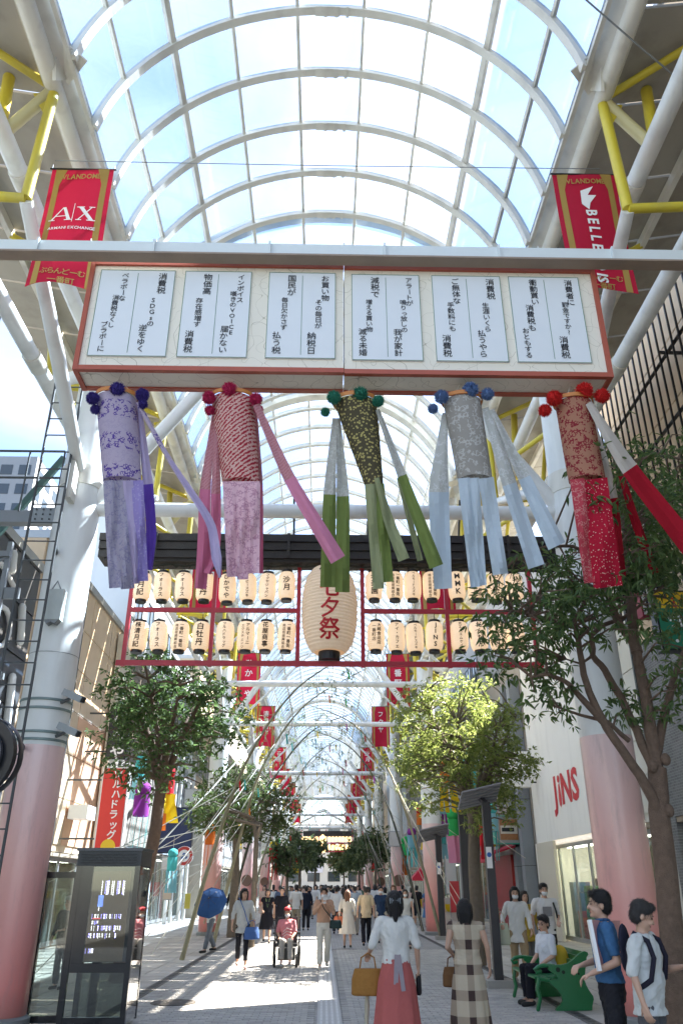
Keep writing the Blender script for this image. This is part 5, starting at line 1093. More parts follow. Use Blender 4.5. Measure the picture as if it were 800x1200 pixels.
# ================================================================ BAMBOO POLES AND TIES
bam = M('green_grey_bamboo', (.22, .20, .12), .5, var=.35, scale=5); bam2 = M('dark_bamboo', (.07, .075, .05), .5, var=.3)
lf_bam = leafmat('leaf_bamboo', (.16, .20, .08), (.30, .33, .18), .5)
deco = [cloth('strip_red', (.6, .02, .03)), cloth('strip_teal', (.10, .48, .46)), cloth('strip_yellow', (.7, .48, .02)), cloth('strip_pink', (.62, .25, .35)), cloth('strip_green', (.05, .45, .12)), cloth('strip_orange', (.65, .17, .03)), cloth('strip_purple', (.3, .05, .3)), cloth('strip_white', (.66, .66, .66)), cloth('strip_cyan', (.25, .52, .58))]
def bamboo(label, base, pts, r=.045, m=bam, leafn=14, ropes=(), tags=6):
    t = thing('bamboo_pole', label, 'bamboo pole', base, group='leaning bamboo poles with tie ropes')
    P0 = [Vector(p) for p in [base] + pts]; d = []
    for i in range(len(P0) - 1):
        a, b_, c, e = P0[max(i - 1, 0)], P0[i], P0[i + 1], P0[min(i + 2, len(P0) - 1)]
        for k in range(8):
            u = k / 8; d.append(.5 * ((2 * b_) + (c - a) * u + (2 * a - 5 * b_ + 4 * c - e) * u * u + (3 * b_ - a - 3 * c + e) * u ** 3))
    d.append(P0[-1]); n = len(d); rad = [r * (1 - .8 * (i / (n - 1)) ** 1.3) * (1.12 if i % 3 == 0 else 1) for i in range(n)]
    MB().tube(d, rad, 9).build('culm', m, t, smooth=True)
    bm_, lm_ = MB(), MB(); cs = []
    for k in range(leafn):
        i = int(n * (.5 + .5 * k / leafn)) - 1; p = d[i]; q_ = p + Vector((random.uniform(-.5, .5), random.uniform(-.6, .6), random.uniform(-.9, -.1))); bm_.tube([p, p.lerp(q_, .5) + Vector((0, 0, .1)), q_], [.008, .006, .004], 4); cs.append(tuple(q_)); cs.append(tuple(p.lerp(q_, .6)))
    leaves(lm_, cs, 4, .17, .15, .022, .9); bm_.build('side_shoots', m, t, kind='stuff'); lm_.build('foliage', lf_bam, t, kind='stuff')
    for k in range(tags):
        c = Vector(cs[random.randrange(len(cs))]); w_ = .05; MB().add([c, c + Vector((w_, .01, 0)), c + Vector((w_ + .03, .03, -.28)), c + Vector((.03, .02, -.28))], [(0, 1, 2, 3)]).build('paper_wish_strip', random.choice(deco), t)
    for a_, b__ in ropes:
        a_ = d[int((n - 1) * a_)]; MB().tube([a_, a_.lerp(Vector(b__), .5) - Vector((0, 0, .06)), b__], .011, 5).build('tie_rope', rope_m, t)
    return t
lb = [(-2.9, 19.0, (-2.6, -1.9, -.9, .5), (2.2, 4.6, 6.7, 8.6)), (-3.5, 22.5, (-3.0, -2.2, -.9, .9), (2.2, 4.8, 6.9, 8.2)), (-3.3, 27, (-2.8, -2.1, -.7, 1.5), (2.5, 5.2, 7.4, 8.8)), (-3.5, 33, (-3.1, -2.2, -.6, 1.3), (2.4, 5.3, 7.5, 8.4)), (-3.4, 41, (-3.0, -2.1, -.8, 1.0), (2.5, 5.0, 7.4, 8.8)), (-3.4, 52, (-3.0, -2.2, -1, .6), (2.5, 5.2, 7.3, 8.6)), (-3.4, 66, (-3.0, -2.2, -1, .6), (2.5, 5.2, 7.3, 8.6))]
for i, (x, y, xs, zs) in enumerate(lb[1:]):
    o = ('nearest', 'second', 'third', 'fourth', 'fifth', 'farthest')[i]
    pts = [Vector((a, y + (k + 1) * .25, z)) for k, (a, z) in enumerate(zip(xs, zs))]
    rp = [(.45, (x - 1.2, y - 3.2, .05)), (.45, (x - 3.6, y - 1.0, 1.6)), (.6, (x - 2.2, y - 4.4, .1)), (.62, (x - .4, y - 5.0, 1.9)), (.35, (x - 3.8, y + 1.5, 2.4))]
    bamboo('%s leaning bamboo pole on the left kerb, bending over the street' % o, (x, y, 0), pts, .06 if i < 3 else .055, bam if i != 2 else bam2, ropes=rp if i < 5 else ())
for i, (x, y) in enumerate(((4.1, 30.5), (4.1, 36), (4.0, 44), (4.0, 55), (4.0, 68))):
    o = ('nearest', 'second', 'third', 'fourth', 'farthest')[i]
    pts = [Vector((a, y + (k + 1) * .3, z)) for k, (a, z) in enumerate(zip((3.5, 2.6, 1.2, -.8), (2.6, 5.4, 7.4, 8.3)))]
    bamboo('%s leaning bamboo pole on the right kerb, bending over the street' % o, (x, y, 0), pts, .055, bam2 if i % 2 else bam, ropes=[(.5, (x + .6, y - 3.5, .05)), (.5, (x - .2, y + 3.8, .05)), (.62, (x + 3.4, y + 1, 2.6)), (.42, (x + 1.2, y - 1.6, .1))])
MB().box(-3.52, -3.38, 22.38, 22.39, 1.15, 1.5).build('bamboo_tag', cm('tag_yellow', (.6, .5, .08)), label='small yellow tag tied low on the nearest left bamboo pole', cat='tag')
# upper diagonal braces under the far roof
for i, y in enumerate((24, 33.4, 49.3, 64.3)):
    for s in (-1, 1):
        MB().tube([(s * 3.7, y, 7.85), (0, y + .02, 11.4)], .05, 8).build('diagonal_brace', white_steel, label='thin white diagonal brace rising to the arcade centre, %s side, %s frame' % ('left' if s < 0 else 'right', ('nearest', 'second', 'third', 'fourth')[i]), cat='brace', group='white diagonal braces', smooth=True)
# small hanging windsocks
def windsock(label, p, h, c1, c2, c3, rz=0):
    t = thing('windsock', label, 'windsock', p, rz, group='small bright paper windsocks hung along the shopfronts'); r = h * .16
    MB().ell((0, 0, 0), (r * .9, r * .9, r * .8), 12, 8).build('ball', deco[c1], t, local=True, smooth=True)
    MB().lathe([(r * .9, -r * .6), (r * .85, -h * .45)], n=14).build('tube', deco[c2], t, local=True, smooth=True)
    for k in range(7):
        a = k * 6.283 / 7; x, y = r * .85 * math.cos(a), r * .85 * math.sin(a); w_ = r * .35; sw = random.uniform(-.1, .2) * h
        MB().add([(x - w_, y, -h * .44), (x + w_, y, -h * .44), (x + w_ + sw * .5, y, -h * .7), (x - w_ + sw * .5, y, -h * .7), (x + w_ + sw, y + .02, -h), (x - w_ + sw, y + .02, -h)], [(0, 1, 2, 3), (3, 2, 4, 5)]).build('tail', deco[c3], t, local=True)
    MB().tube([(0, 0, r * .7), (0, 0, h * .45)], .006, 4).build('string', rope_m, t, local=True)
ws = [(166, 890, 24, 1.1, 1, 1, 8, 'teal'), (168, 925, 22, 1.5, 6, 6, 1, 'purple topped turquoise'), (198, 905, 28, 1.6, 0, 0, 2, 'red and yellow'), (190, 938, 27, .9, 2, 2, 5, 'yellow'), (203, 1000, 24, 1.0, 1, 1, 8, 'turquoise bow-like'), (133, 985, 26, .8, 8, 8, 1, 'pale turquoise low'),
      (247, 970, 27, 1.1, 5, 5, 5, 'orange'), (245, 990, 34, 1.3, 0, 0, 0, 'red long'), (256, 965, 38, 1.0, 3, 3, 8, 'pink'), (279, 968, 44, 1.1, 2, 2, 2, 'amber'), (262, 935, 40, 1.2, 8, 3, 3, 'pink and cyan'), (321, 990, 48, 1.8, 2, 0, 0, 'red and yellow distant'), (330, 1000, 58, 1.4, 7, 8, 7, 'white distant'),
      (548, 885, 26, 1.6, 1, 1, 1, 'turquoise high'), (522, 895, 27, 1.5, 0, 5, 2, 'red to yellow high'), (566, 950, 30, 1.6, 0, 0, 0, 'crimson pair-left'), (574, 948, 30, 1.7, 1, 8, 1, 'turquoise pair-right'), (516, 935, 34, 1.4, 1, 8, 6, 'cyan and purple'), (530, 955, 38, 2.0, 4, 4, 3, 'green and pink'), (545, 955, 38, 1.9, 3, 3, 3, 'rose pink'),
      (500, 955, 34, 1.3, 2, 5, 2, 'yellow feathery'), (492, 950, 40, 1.4, 0, 5, 2, 'orange red'), (482, 975, 42, 1.6, 6, 8, 1, 'purple and cyan'), (475, 985, 44, 1.6, 4, 4, 8, 'green and cyan'), (474, 1003, 44, .9, 5, 5, 5, 'small orange'), (518, 975, 34, 1.0, 1, 1, 8, 'small turquoise'), (510, 985, 44, .9, 0, 0, 0, 'small red'), (541, 985, 40, 1.1, 4, 4, 4, 'small green'),
      (440, 1000, 70, 1.4, 2, 2, 0, 'tiny far yellow'), (347, 1002, 72, 1.4, 2, 0, 2, 'tiny far red and yellow')]
for x, y, D, h, a, b_, c, nm in ws: windsock('%s windsock hanging on the %s side' % (nm, 'left' if x < 400 else 'right'), P(x, y, D), h, a, b_, c, random.uniform(0, 3))
t = thing('hanging_basket', 'white rounded hanging ornament with orange hoop above the blue umbrella', 'ornament', P(247, 965, 29)); c = P(247, 963, 29)
MB().loft([[tuple(c + Vector((r_ * math.cos(a), r_ * .6 * math.sin(a), z))) for a in np.linspace(0, 6.283, 21)[:-1]] for r_, z in ((.36, .2), (.38, .1), (.3, -.05), (.05, -.12))]).build('bowl', deco[7], t, smooth=True)
MB().tube([c + Vector((.22 * math.cos(a), 0, -.3 + .22 * math.sin(a))) for a in np.linspace(.8, 5.5, 14)], .02, 6).build('hoop', deco[5], t)

# ================================================================ FAR END OF THE ARCADE
FD = 104.0
t = thing('lantern_frame', 'tiny far lantern frame with glowing rows of lanterns at the end of the arcade', 'lantern frame', (0, FD, P(385, 1000, FD).z)); fz0, fz1 = P(385, 998, FD).z, P(385, 972, FD).z
MB().box(P(355, 990, FD).x, P(412, 990, FD).x, FD - .3, FD + .3, P(385, 980, FD).z, P(385, 974, FD).z).build('timber_board', wood_dark, t)
for z in (fz0, P(385, 988, FD).z): MB().box(P(352, 990, FD).x, P(414, 990, FD).x, FD - .04, FD + .04, z - .06, z + .06).build('bar', red_paint, t)
for x in (353, 374, 382, 413): MB().box(P(x, 990, FD).x - .06, P(x, 990, FD).x + .06, FD - .05, FD + .05, fz0, fz1).build('post', red_paint, t)
lan3 = M('far_lantern_paper', (.66, .5, .3), .7, bump=0); nodes(lan3)[1].inputs['Emission Color'].default_value = (1, .6, .25, 1); nodes(lan3)[1].inputs['Emission Strength'].default_value = .35
for yy in (983.5, 993):
    for x in list(range(355, 373, 4)) + list(range(386, 412, 4)):
        c = P(x, yy, FD); o = MB().lathe([(.08, -.3), (.16, -.25), (.17, 0), (.16, .25), (.08, .3)], c, 10, caps=True).build('paper_lantern', lan3, label='tiny glowing lantern hanging on the far lantern frame', cat='lantern', group='tiny lanterns on the far frame', smooth=True)
c = P(378, 988, FD); MB().lathe([(.25, -1.1), (.42, -.7), (.45, 0), (.42, .7), (.25, 1.1)], c, 14, caps=True).build('paper_lantern', lan3, label='tall middle lantern of the far frame', cat='lantern', smooth=True)
t = thing('gable_arch', 'white steel gable with a round hub at the far end of the roof', 'gable', (0, 112, P(380, 972, 112).z)); gz = P(380, 970, 112).z; gt = P(380, 950, 112).z
for s in (-1, 1): MB().tube([(s * 4.2, 112, gz), (0, 112, gt)], .14, 8).build('rafter', white_steel, t)
MB().tube([(-5, 112, gz), (5, 112, gz)], .16, 8).build('tie_beam', white_steel, t)
MB().tube([Vector((1.1 * math.cos(a), 112, gz + 1.2 + 1.1 * math.sin(a))) for a in np.linspace(0, 6.283, 24)], .1, 6).build('hub_ring', white_steel, t)
for x in np.linspace(-3.4, 3.4, 9): MB().tube([(x, 112, gz), (x, 112, gz + (gt - gz) * (1 - abs(x) / 4.2))], .06, 6).build('strut', white_steel, t)
t = thing('end_building', 'pale cluttered building closing the street at the far end', 'building', (0, 172, 0)); MB().box(-40, 40, 170, 184, 0, 13).build('wall', w_r[2], t)
for j in range(4):
    for i in range(18): MB().box(-35 + i * 4, -32.6 + i * 4, 169.93, 169.995, 2.4 + j * 2.7, 4.2 + j * 2.7).build('window', dark_glass, t)
for i, (x, z, w_, h, c) in enumerate(((-3, 4, 3, 2, (.5, .5, .55)), (1.5, 6.5, 2, 3, (.6, .6, .6)), (4, 4.5, 2.5, 1.6, (.5, .35, .1)), (-5.5, 7, 2, 2.4, (.3, .3, .35)), (-1, 8.4, 3.5, 1.2, (.6, .6, .62)))):
    MB().box(x, x + w_, 169.6, 169.9, z, z + h).build('signboard', cm('far_board_%d' % i, c, var=.3), t)

# ================================================================ KIOSK, POSTS, BENCH, PLANTERS
kt = thing('info_kiosk', 'black glass information kiosk with a lit text screen beside the left pillar', 'kiosk', (-2.98, 12.4, 0))
gloss = M('gloss_black', (.012, .012, .014), .12, var=.1, bump=0, spec=.8); X0, X1, Y0_, Y1_ = -3.42, -2.54, 12.0, 12.75
MB().box(X0, X1, Y0_, Y1_, 1.93, 2.12).build('head', M('kiosk_dark', (.03, .032, .034), .4), kt); MB().box(X0 - .02, X1 + .02, Y0_ - .02, Y1_ + .02, 2.121, 2.16).build('roof_cap', M('kiosk_cap', (.08, .08, .085), .35, .3), kt)
for k in range(4): MB().box(X0 + .05, X1 - .05, Y0_ - .012, Y0_ - .001, 1.96 + k * .035, 1.975 + k * .035).build('louvre', black_steel, kt)
for x in (X0, X1 - .07):
    for y in (Y0_, Y1_ - .06): MB().box(x, x + .07, y, y + .06, .04, 1.929).build('corner_post', gloss, kt)
MB().box(X0 + .071, X0 + .24, Y0_ + .005, Y0_ + .05, .75, 1.929).build('side_panel', gloss, kt)
MB().box(X0 + .071, X1 - .071, Y0_ + .005, Y0_ + .06, .64, .749).build('middle_rail', gloss, kt); MB().box(X0 + .071, X1 - .071, Y0_ + .005, Y0_ + .06, .04, .14).build('bottom_rail', gloss, kt)
sc_ = M('screen_glow', (.09, .06, .035), .3, var=.8, scale=2.2, bump=0, emit=.12); SX0, SX1 = X0 + .25, X1 - .12
scr = MB().box(SX0, SX1, Y0_ + .012, Y0_ + .05, .77, 1.86).build('screen', sc_, kt)
MB().box(X0 + .24, X1 - .071, Y0_ + .03, Y0_ + .06, .76, 1.925).build('screen_bezel', gloss, kt)
random.seed(4)
for ri, (zt, h_, x0_, x1_) in enumerate(((1.74, .16, .04, .44), (1.52, .15, .04, .10), (1.33, .05, .0, .42), (1.25, .03, .02, .12), (1.19, .05, .02, .42), (1.10, .05, .0, .38), (.92, .05, -.02, .12))):
    for c_, cn in ((0, 'violet'), (1, 'white')):
        mb = MB(); x = SX0 + .03 + x0_
        while x < SX0 + .03 + x1_ - .01:
            w_ = random.uniform(.006, .02)
            if random.random() < .75 and (random.random() < .6) == bool(c_): 
                z = zt; 
                while z > zt - h_: hh = random.uniform(.008, .03); mb.box(x, x + w_ * .6, Y0_ + .0105, Y0_ + .0115, z - hh * .7, z); z -= hh
            x += w_
        if mb.v: mb.build('screen_print', M('print_' + cn, (.35, .3, .95) if not c_ else (.9, .85, 1.0), .5, bump=0, emit=.9), scr, kind='stuff')
MB().box(SX0 + .10, SX0 + .17, Y0_ + .009, Y0_ + .0112, 1.42, 1.56).build('blue_picture', M('screen_blue', (.12, .2, .7), .5, var=.5, scale=20, bump=0, emit=.6), scr)
MB().box(SX0 + .05, SX0 + .16, Y0_ + .009, Y0_ + .0112, 1.27, 1.285).build('red_caption', M('screen_red', (.6, .06, .08), .5, bump=0, emit=.4), scr)
for nm, a in (('front_glass', (X0 + .24, X1 - .071, Y0_ + .001, Y0_ + .006, .76, 1.92)), ('lower_glass', (X0 + .071, X1 - .071, Y0_ + .02, Y0_ + .026, .14, .64)), ('side_glass', (X1 - .012, X1 - .006, Y0_ + .061, Y1_ - .061, .06, 1.92)), ('rear_glass', (X0 + .071, X1 - .071, Y1_ - .03, Y1_ - .024, .06, 1.92))):
    MB().box(*a).build(nm, glassmat('kiosk_glass', (.62, .66, .62), .10, .01) if nm != 'side_glass' else glassmat('mirror_glass', (.35, .35, .35), .6, .0), kt)
MB().box(X0 + .3, X0 + .4, Y0_ + .3, Y0_ + .4, .0, .75).build('inner_pedestal', gloss, kt); MB().box(X0 + .1, X1 - .1, Y0_ + .1, Y1_ - .08, .76, .80).build('inner_shelf', gloss, kt)
gd = thing('glass_screen', 'black framed freestanding glass panel just left of the kiosk', 'glass panel', (-3.8, 12.5, 0))
for a in ((-4.02, -3.94, .02, 1.86), (-3.56, -3.49, .02, 1.86)): MB().box(a[0], a[1], 12.45, 12.52, a[2], a[3]).build('post', gloss, gd)
MB().box(-3.939, -3.561, 12.45, 12.52, 1.78, 1.86).build('top_rail', gloss, gd); MB().box(-3.939, -3.561, 12.45, 12.52, .02, .10).build('bottom_rail', gloss, gd); MB().box(-3.939, -3.561, 12.48, 12.486, .10, 1.78).build('pane', MATS['kiosk_glass'], gd)

def shade_post(label, bx_, by, h, w=.15, tilt=0, scale=1, pln=True):
    t = thing('shade_post', label, 'post', (bx_, by, 0), group='dark square posts with sloping ribbed shades'); s = scale
    MB().box(bx_ - .24, bx_ + .24, by - .24, by + .24, 0, .12).build('plinth', M('granite_plinth', (.30, .29, .27), .8), t)
    MB().box(bx_ - w / 2, bx_ + w / 2, by - w / 2, by + w / 2, .12, h).build('post', M('post_dark', (.045, .042, .045), .45, .2), t)
    MB().box(bx_ - w * .47, bx_ + w * .2, by - w / 2 - .012, by - w / 2 - .002, h * .62, h * .62 + .38).build('notice', whiteink, t); MB().disc((bx_ - w * .13, by - w / 2 - .014, h * .62 + .24), (0, 1, 0), .045, .004, 16).build('blue_symbol', cm('symbol_blue', (.03, .12, .4)), t)
    c = Vector((bx_ - .30 * s, by - .1, h + .10)); U_ = Vector((1, 0, .22)).normalized(); V_ = Vector((0, 1, -.45)).normalized(); N_ = U_.cross(V_)
    pl_ = MB(); nn = 12; L_, W_ = 1.05 * s, .9 * s
    for k in range(nn):
        a = -W_ + 2 * W_ * k / nn; b_ = a + 2 * W_ / nn; 
        hgt = .018 if k % 2 else 0
        pl_.prism([c + U_ * (-L_) + V_ * a + N_ * hgt, c + U_ * L_ * .9 + V_ * a + N_ * hgt, c + U_ * L_ * .9 + V_ * (b_ - .004) + N_ * hgt, c + U_ * (-L_) + V_ * (b_ - .004) + N_ * hgt], N_ * -.03)
    pl_.build('ribbed_shade', M('shade_grey', (.26, .26, .27), .5, .3), t)
    MB().bar((bx_, by, h - .02), (bx_ - .3 * s, by - .05, h + .08), .12, .08).build('arm', MATS['post_dark'], t)
    return t
shade_post('near dark square post carrying a sloping ribbed shade, right of centre', 3.25, 16.6, 3.2, .16, scale=.40)
shade_post('far dark square post carrying a sloping ribbed shade near the far right pillars', 4.15, 30.5, 3.3, .2, scale=.55)
t = thing('dark_post', 'plain dark square post standing behind the near shade post', 'post', (4.6, 27.5, 0)); MB().box(4.45, 4.75, 27.4, 27.6, 0, 4.3).build('post', MATS['post_dark'], t); MB().box(4.38, 4.82, 27.3, 27.7, 0, .12).build('plinth', MATS['granite_plinth'], t)

# bench: two cast end frames joined by slats, seen end-on
green = M('bench_green_paint', (.012, .14, .045), .35, var=.15, scale=6)
bt = thing('park_bench', 'green painted bench with cast iron scroll ends, seen from its end', 'bench', (3.7, 14.3, 0))
def bpx(pts, Y, ox=0): return [Vector((3.42 + .64 * ((x - 0) / 260), Y, .78 * (1 - (y - 430) / 365))) for x, y in pts]
back = [(0, 520), (40, 517), (80, 516), (120, 508), (150, 490), (178, 466), (205, 444), (235, 431), (253, 438), (256, 452), (243, 470), (240, 500), (228, 540), (222, 575), (214, 605), (222, 640), (236, 672), (256, 705), (258, 725), (246, 758), (240, 790), (60, 793), (22, 792), (26, 780), (52, 760), (70, 735), (66, 700), (40, 665), (14, 640), (-6, 618), (22, 604), (54, 600), (40, 575), (20, 560), (2, 545)]
for Y, nm in ((13.55, 'near'), (15.15, 'far')): MB().prism(bpx(back, Y), (0, .07, 0)).build('end_frame', green, bt)
cut = MB()
for x, y, r_ in ((58, 545, 16), (90, 560, 12), (165, 520, 9), (175, 545, 8), (182, 570, 8)): c = bpx([(x, y)], 13.549)[0]; cut.disc(c, (0, 1, 0), r_ / 365 * .78, .004, 12)
cut.build('opening', M('opening_dark', (.008, .02, .01), .8), bt)
for nm, path in (('arm_scroll', [(-60, 528), (-30, 520), (0, 520), (40, 524), (70, 540), (60, 562), (30, 560)]), ('arm_front', [(-60, 528), (-82, 545), (-70, 562), (-50, 556)])):
    for Y in (13.58, 15.18): MB().tube(bpx(path, Y), .028, 8, round_=True).build(nm, green, bt, smooth=True)
for Y in (13.58, 15.18): MB().tube(bpx([(-62, 600), (-76, 660), (-66, 720), (-84, 786)], Y), .03, 8, round_=True).tube(bpx([(-62, 600), (0, 612)], Y), .03, 8).build('front_leg', green, bt, smooth=True)
for k in range(5): 
    p = bpx([(-66 + k * 42, 604)], 13.62)[0]; MB().box(p.x - .045, p.x + .045, 13.62, 15.15, p.z, p.z + .03).build('seat_slat', green, bt)
for k in range(5):
    p = bpx([(150 + k * 21, 578 - k * 31)], 13.62)[0]; MB().bar((p.x + .03, 13.62, p.z), (p.x + .03, 15.15, p.z), .03, .07).build('back_slat', green, bt)

# clutter behind the near tree and on the right pavement
t = thing('parked_bicycle', 'silver bicycle parked behind the near tree trunk at the right edge', 'bicycle', (5.6, 13.9, 0)); 
for y in (13.4, 14.45):
    c = Vector((5.5, y, .33)); MB().tube([c + Vector((0, .32 * math.cos(a), .32 * math.sin(a))) for a in np.linspace(0, 6.283, 28)], .018, 6).build('wheel', black_steel, t, smooth=True)
    sp = MB(); [sp.tube([c, c + Vector((0, .31 * math.cos(a), .31 * math.sin(a)))], .003, 3) for a in np.linspace(0, 6.1, 16)]; sp.build('spokes', alu, t)
for a, b_ in (((13.4, .33), (13.75, .38)), ((13.75, .38), (13.6, .85)), ((13.4, .33), (13.62, .75)), ((13.75, .38), (14.25, .85)), ((13.62, .75), (14.22, .78)), ((14.45, .33), (14.2, .98))): MB().tube([(5.5, *a), (5.5, *b_)], .02, 8).build('frame_tube', alu, t, smooth=True)
MB().ell((5.5, 13.58, .9), (.08, .13, .04), 12, 8).build('saddle', black_steel, t, smooth=True); MB().tube([(5.25, 14.1, 1.02), (5.4, 14.22, 1.02), (5.6, 14.22, 1.02), (5.75, 14.1, 1.02)], .014, 6).build('handlebar', alu, t, smooth=True)
MB().box(5.35, 5.65, 14.4, 14.7, .72, .95).build('basket', grey_steel, t)
for i, (x, D, w_, h_, c) in enumerate(((4.9, 42, 1.0, 1.3, (.62, .02, .05)), (3.95, 46, .6, 1.0, (.6, .6, .58)), (5.6, 38, .8, 1.2, (.5, .45, .4)), (5.2, 35.5, .5, .95, (.6, .05, .06)), (5.9, 36, .5, 1.0, (.05, .3, .12)))):
    lab = ('little market cart with a pink red roof beside the second shade post', 'white folding notice stand near the far shade post', 'wooden display rack outside the shops on the right', 'narrow red flag sign by the red shopfront', 'narrow green flag sign by the red shopfront')[i]
    t = thing('street_stand', lab, 'stand', (x, D, 0)); col = cm('stand_%d' % i, c)
    if i == 0:
        for a in (-.5, .5):
            for b_ in (-.3, .3): MB().tube([(x + a, D + b_, 0), (x + a, D + b_, 1.9)], .025, 6).build('leg', white_steel, t)
        MB().prism([(x - .7, D - .5, 1.9), (x + .7, D - .5, 1.9), (x, D - .5, 2.6)], (0, 1.0, 0)).build('roof', col, t); MB().box(x - .55, x + .55, D - .35, D + .35, .7, .78).box(x - .55, x + .55, D - .35, D + .35, .3, .34).build('shelf', beige_p, t)
        for k in range(8): MB().box(x - .5 + k * .13, x - .41 + k * .13, D - .3, D - .1, .78, .95 + .1 * (k % 3)).build('goods', deco[k % 9], t)
    elif i in (3, 4):
        MB().tube([(x, D, 0), (x, D, h_ + .9)], .015, 6).build('pole', alu, t); MB().box(x + .01, x + .4, D - .01, D + .01, .7, h_ + .9).build('flag', col, t); MB().disc((x, D, .03), (0, 0, 1), .2, .06, 14).build('foot', dark_steel, t)
    else:
        MB().bar((x, D - .25, 0), (x, D, h_), w_, .03, up=Vector((0, 1, 0))).build('front_board', col, t); MB().bar((x, D + .25, 0), (x, D, h_), w_, .03, up=Vector((0, 1, 0))).build('rear_board', col, t)
        MB().box(x - w_ * .35, x + w_ * .35, D - .17, D - .15, h_ * .55, h_ * .8).build('notice', deco[i], t)

# ================================================================ PEOPLE
skin = M('skin', (.50, .30, .21), .5, var=.06, scale=8, bump=.05); n, b = nodes(skin); b.inputs['Subsurface Weight'].default_value = .08; b.inputs['Subsurface Radius'].default_value = (.02, .008, .004)
hairb = M('black_hair', (.010, .008, .008), .45, var=.4, scale=30, bump=.6); hairbr = M('brown_hair', (.13, .05, .02), .45, var=.3, scale=30, bump=.6); hairg = M('grey_hair', (.4, .4, .4), .6, var=.3, scale=30, bump=.6)
eye_m = M('eye_dark', (.01, .008, .008), .2, bump=0); lip_m = M('lip', (.36, .12, .10), .5, bump=0); mask_m = M('mask_white', (.66, .67, .68), .8, var=.03, bump=0)
def fab(name, c, **k):
    m = M(name, c, .85, var=.16, scale=2.2, bump=.8, detail=3, spec=.2); return m
_tmp = bpy.data.objects.new('remesh_tmp', bpy.data.meshes.new('remesh_tmp')); WS.collection.objects.link(_tmp)
_m1 = _tmp.modifiers.new('r', 'REMESH'); _m1.mode = 'VOXEL'; _m2 = _tmp.modifiers.new('s', 'SMOOTH'); _m2.factor = .5
def fuse(mb, vox, smooth=3):
    me = bpy.data.meshes.new('fused'); me.from_pydata(mb.v, [], mb.f); me.update(); old = _tmp.data; _tmp.data = me; bpy.data.meshes.remove(old)
    _m1.voxel_size = vox; _m2.iterations = smooth; WS.view_layers[0].update()
    out = bpy.data.meshes.new_from_object(_tmp.evaluated_get(WS.view_layers[0].depsgraph)); out.polygons.foreach_set('use_smooth', [True] * len(out.polygons)); return out
from mathutils import noise as mnoise
def part(name, me, mat, parent):
    if name in ('top', 'trousers', 'shorts', 'leggings') and len(me.vertices) > 2500:   # creases and folds in the cloth
        N_ = len(me.vertices); co = np.empty(N_ * 3, np.float32); me.vertices.foreach_get('co', co); co = co.reshape(-1, 3); nr = np.empty(N_ * 3, np.float32); me.vertex_normals.foreach_get('vector', nr); nr = nr.reshape(-1, 3)
        wv = lambda k, a, b_, c_, p: np.sin(co[:, 0] * a * k + co[:, 1] * b_ * k + co[:, 2] * c_ * k + p + 1.7 * np.sin(co[:, 2] * 7 + co[:, 0] * 11 + p))
        co = co + nr * (.004 * wv(1, 31, -17, 12, .3) + .003 * wv(1.9, -23, 29, 19, 1.1) - .003 * np.abs(wv(2.6, 21, 17, -23, 2.)))[:, None]
        me.vertices.foreach_set('co', co.astype(np.float32).ravel()); me.update()
    me.materials.clear(); me.materials.append(mat); o = bpy.data.objects.new(name, me); COL.objects.link(o); o.parent = parent; return o
def cap(mb, pts, rad, n=12): mb.tube(pts, rad, n, round_=True)
def hand(mb, wrist, d, palmn, s=1, r=.0085, curl=.5, th=1):
    """palm, four fingers and a thumb; d = direction of the hand, palmn = palm normal"""
    d = Vector(d).normalized(); pn = (Vector(palmn) - d * d.dot(Vector(palmn))).normalized(); sd = d.cross(pn) * th; w = Vector(wrist)
    for k in (-1, 0, 1): cap(mb, [w + sd * k * .012 * s, w + d * .085 * s + sd * k * .026 * s], [.017 * s, .014 * s], 8)
    for k, L in enumerate((.068, .078, .072, .056)):
        b0 = w + d * .088 * s + sd * (.030 - k * .021) * s; c1 = math.cos(curl), math.sin(curl); d1 = d * c1[0] + pn * c1[1]; d2 = d * math.cos(curl * 2.1) + pn * math.sin(curl * 2.1)
        cap(mb, [b0, b0 + d1 * L * .5 * s, b0 + d1 * L * .5 * s + d2 * L * .5 * s], [r * 1.05, r, r * .85], 8)
    tb = w + d * .025 * s + sd * .030 * s; td = (d * .7 + sd * .65 + pn * .35).normalized(); cap(mb, [tb, tb + td * .035 * s, tb + td * .035 * s + (td + d * .5).normalized() * .028 * s], [r * 1.35, r * 1.1, r * .9], 8)
BASE_ARMS = {'down': ((.245, .02, 1.14), (.262, -.06, .90)), 'bent': ((.235, .05, 1.13), (.17, -.18, 1.03)), 'front': ((.22, -.02, 1.12), (.06, -.22, 1.08)), 'raised': ((.23, -.10, 1.16), (.07, -.24, 1.36)), 'swing_f': ((.235, -.06, 1.14), (.235, -.20, .94)), 'swing_b': ((.24, .12, 1.15), (.25, .14, .90)), 'bagside': ((.27, .03, 1.14), (.30, -.16, 1.05)), 'phone': ((.25, -.02, 1.12), (.16, -.27, 1.17)), 'lap': ((.22, -.02, 1.14), (.12, -.24, 1.0))}
BASE_LEGS = {'stand': (((.09, 0, .50), (.10, .02, .08)), ((.09, 0, .50), (.10, .02, .08))), 'walk': (((.09, -.12, .50), (.09, -.22, .09)), ((.09, .02, .49), (.09, .24, .13))), 'walk2': (((.09, .02, .49), (.09, .22, .13)), ((.09, -.12, .50), (.09, -.20, .09))), 'sit': (((.10, -.42, .50), (.11, -.44, .09)), ((.10, -.40, .50), (.11, -.36, .09)))}
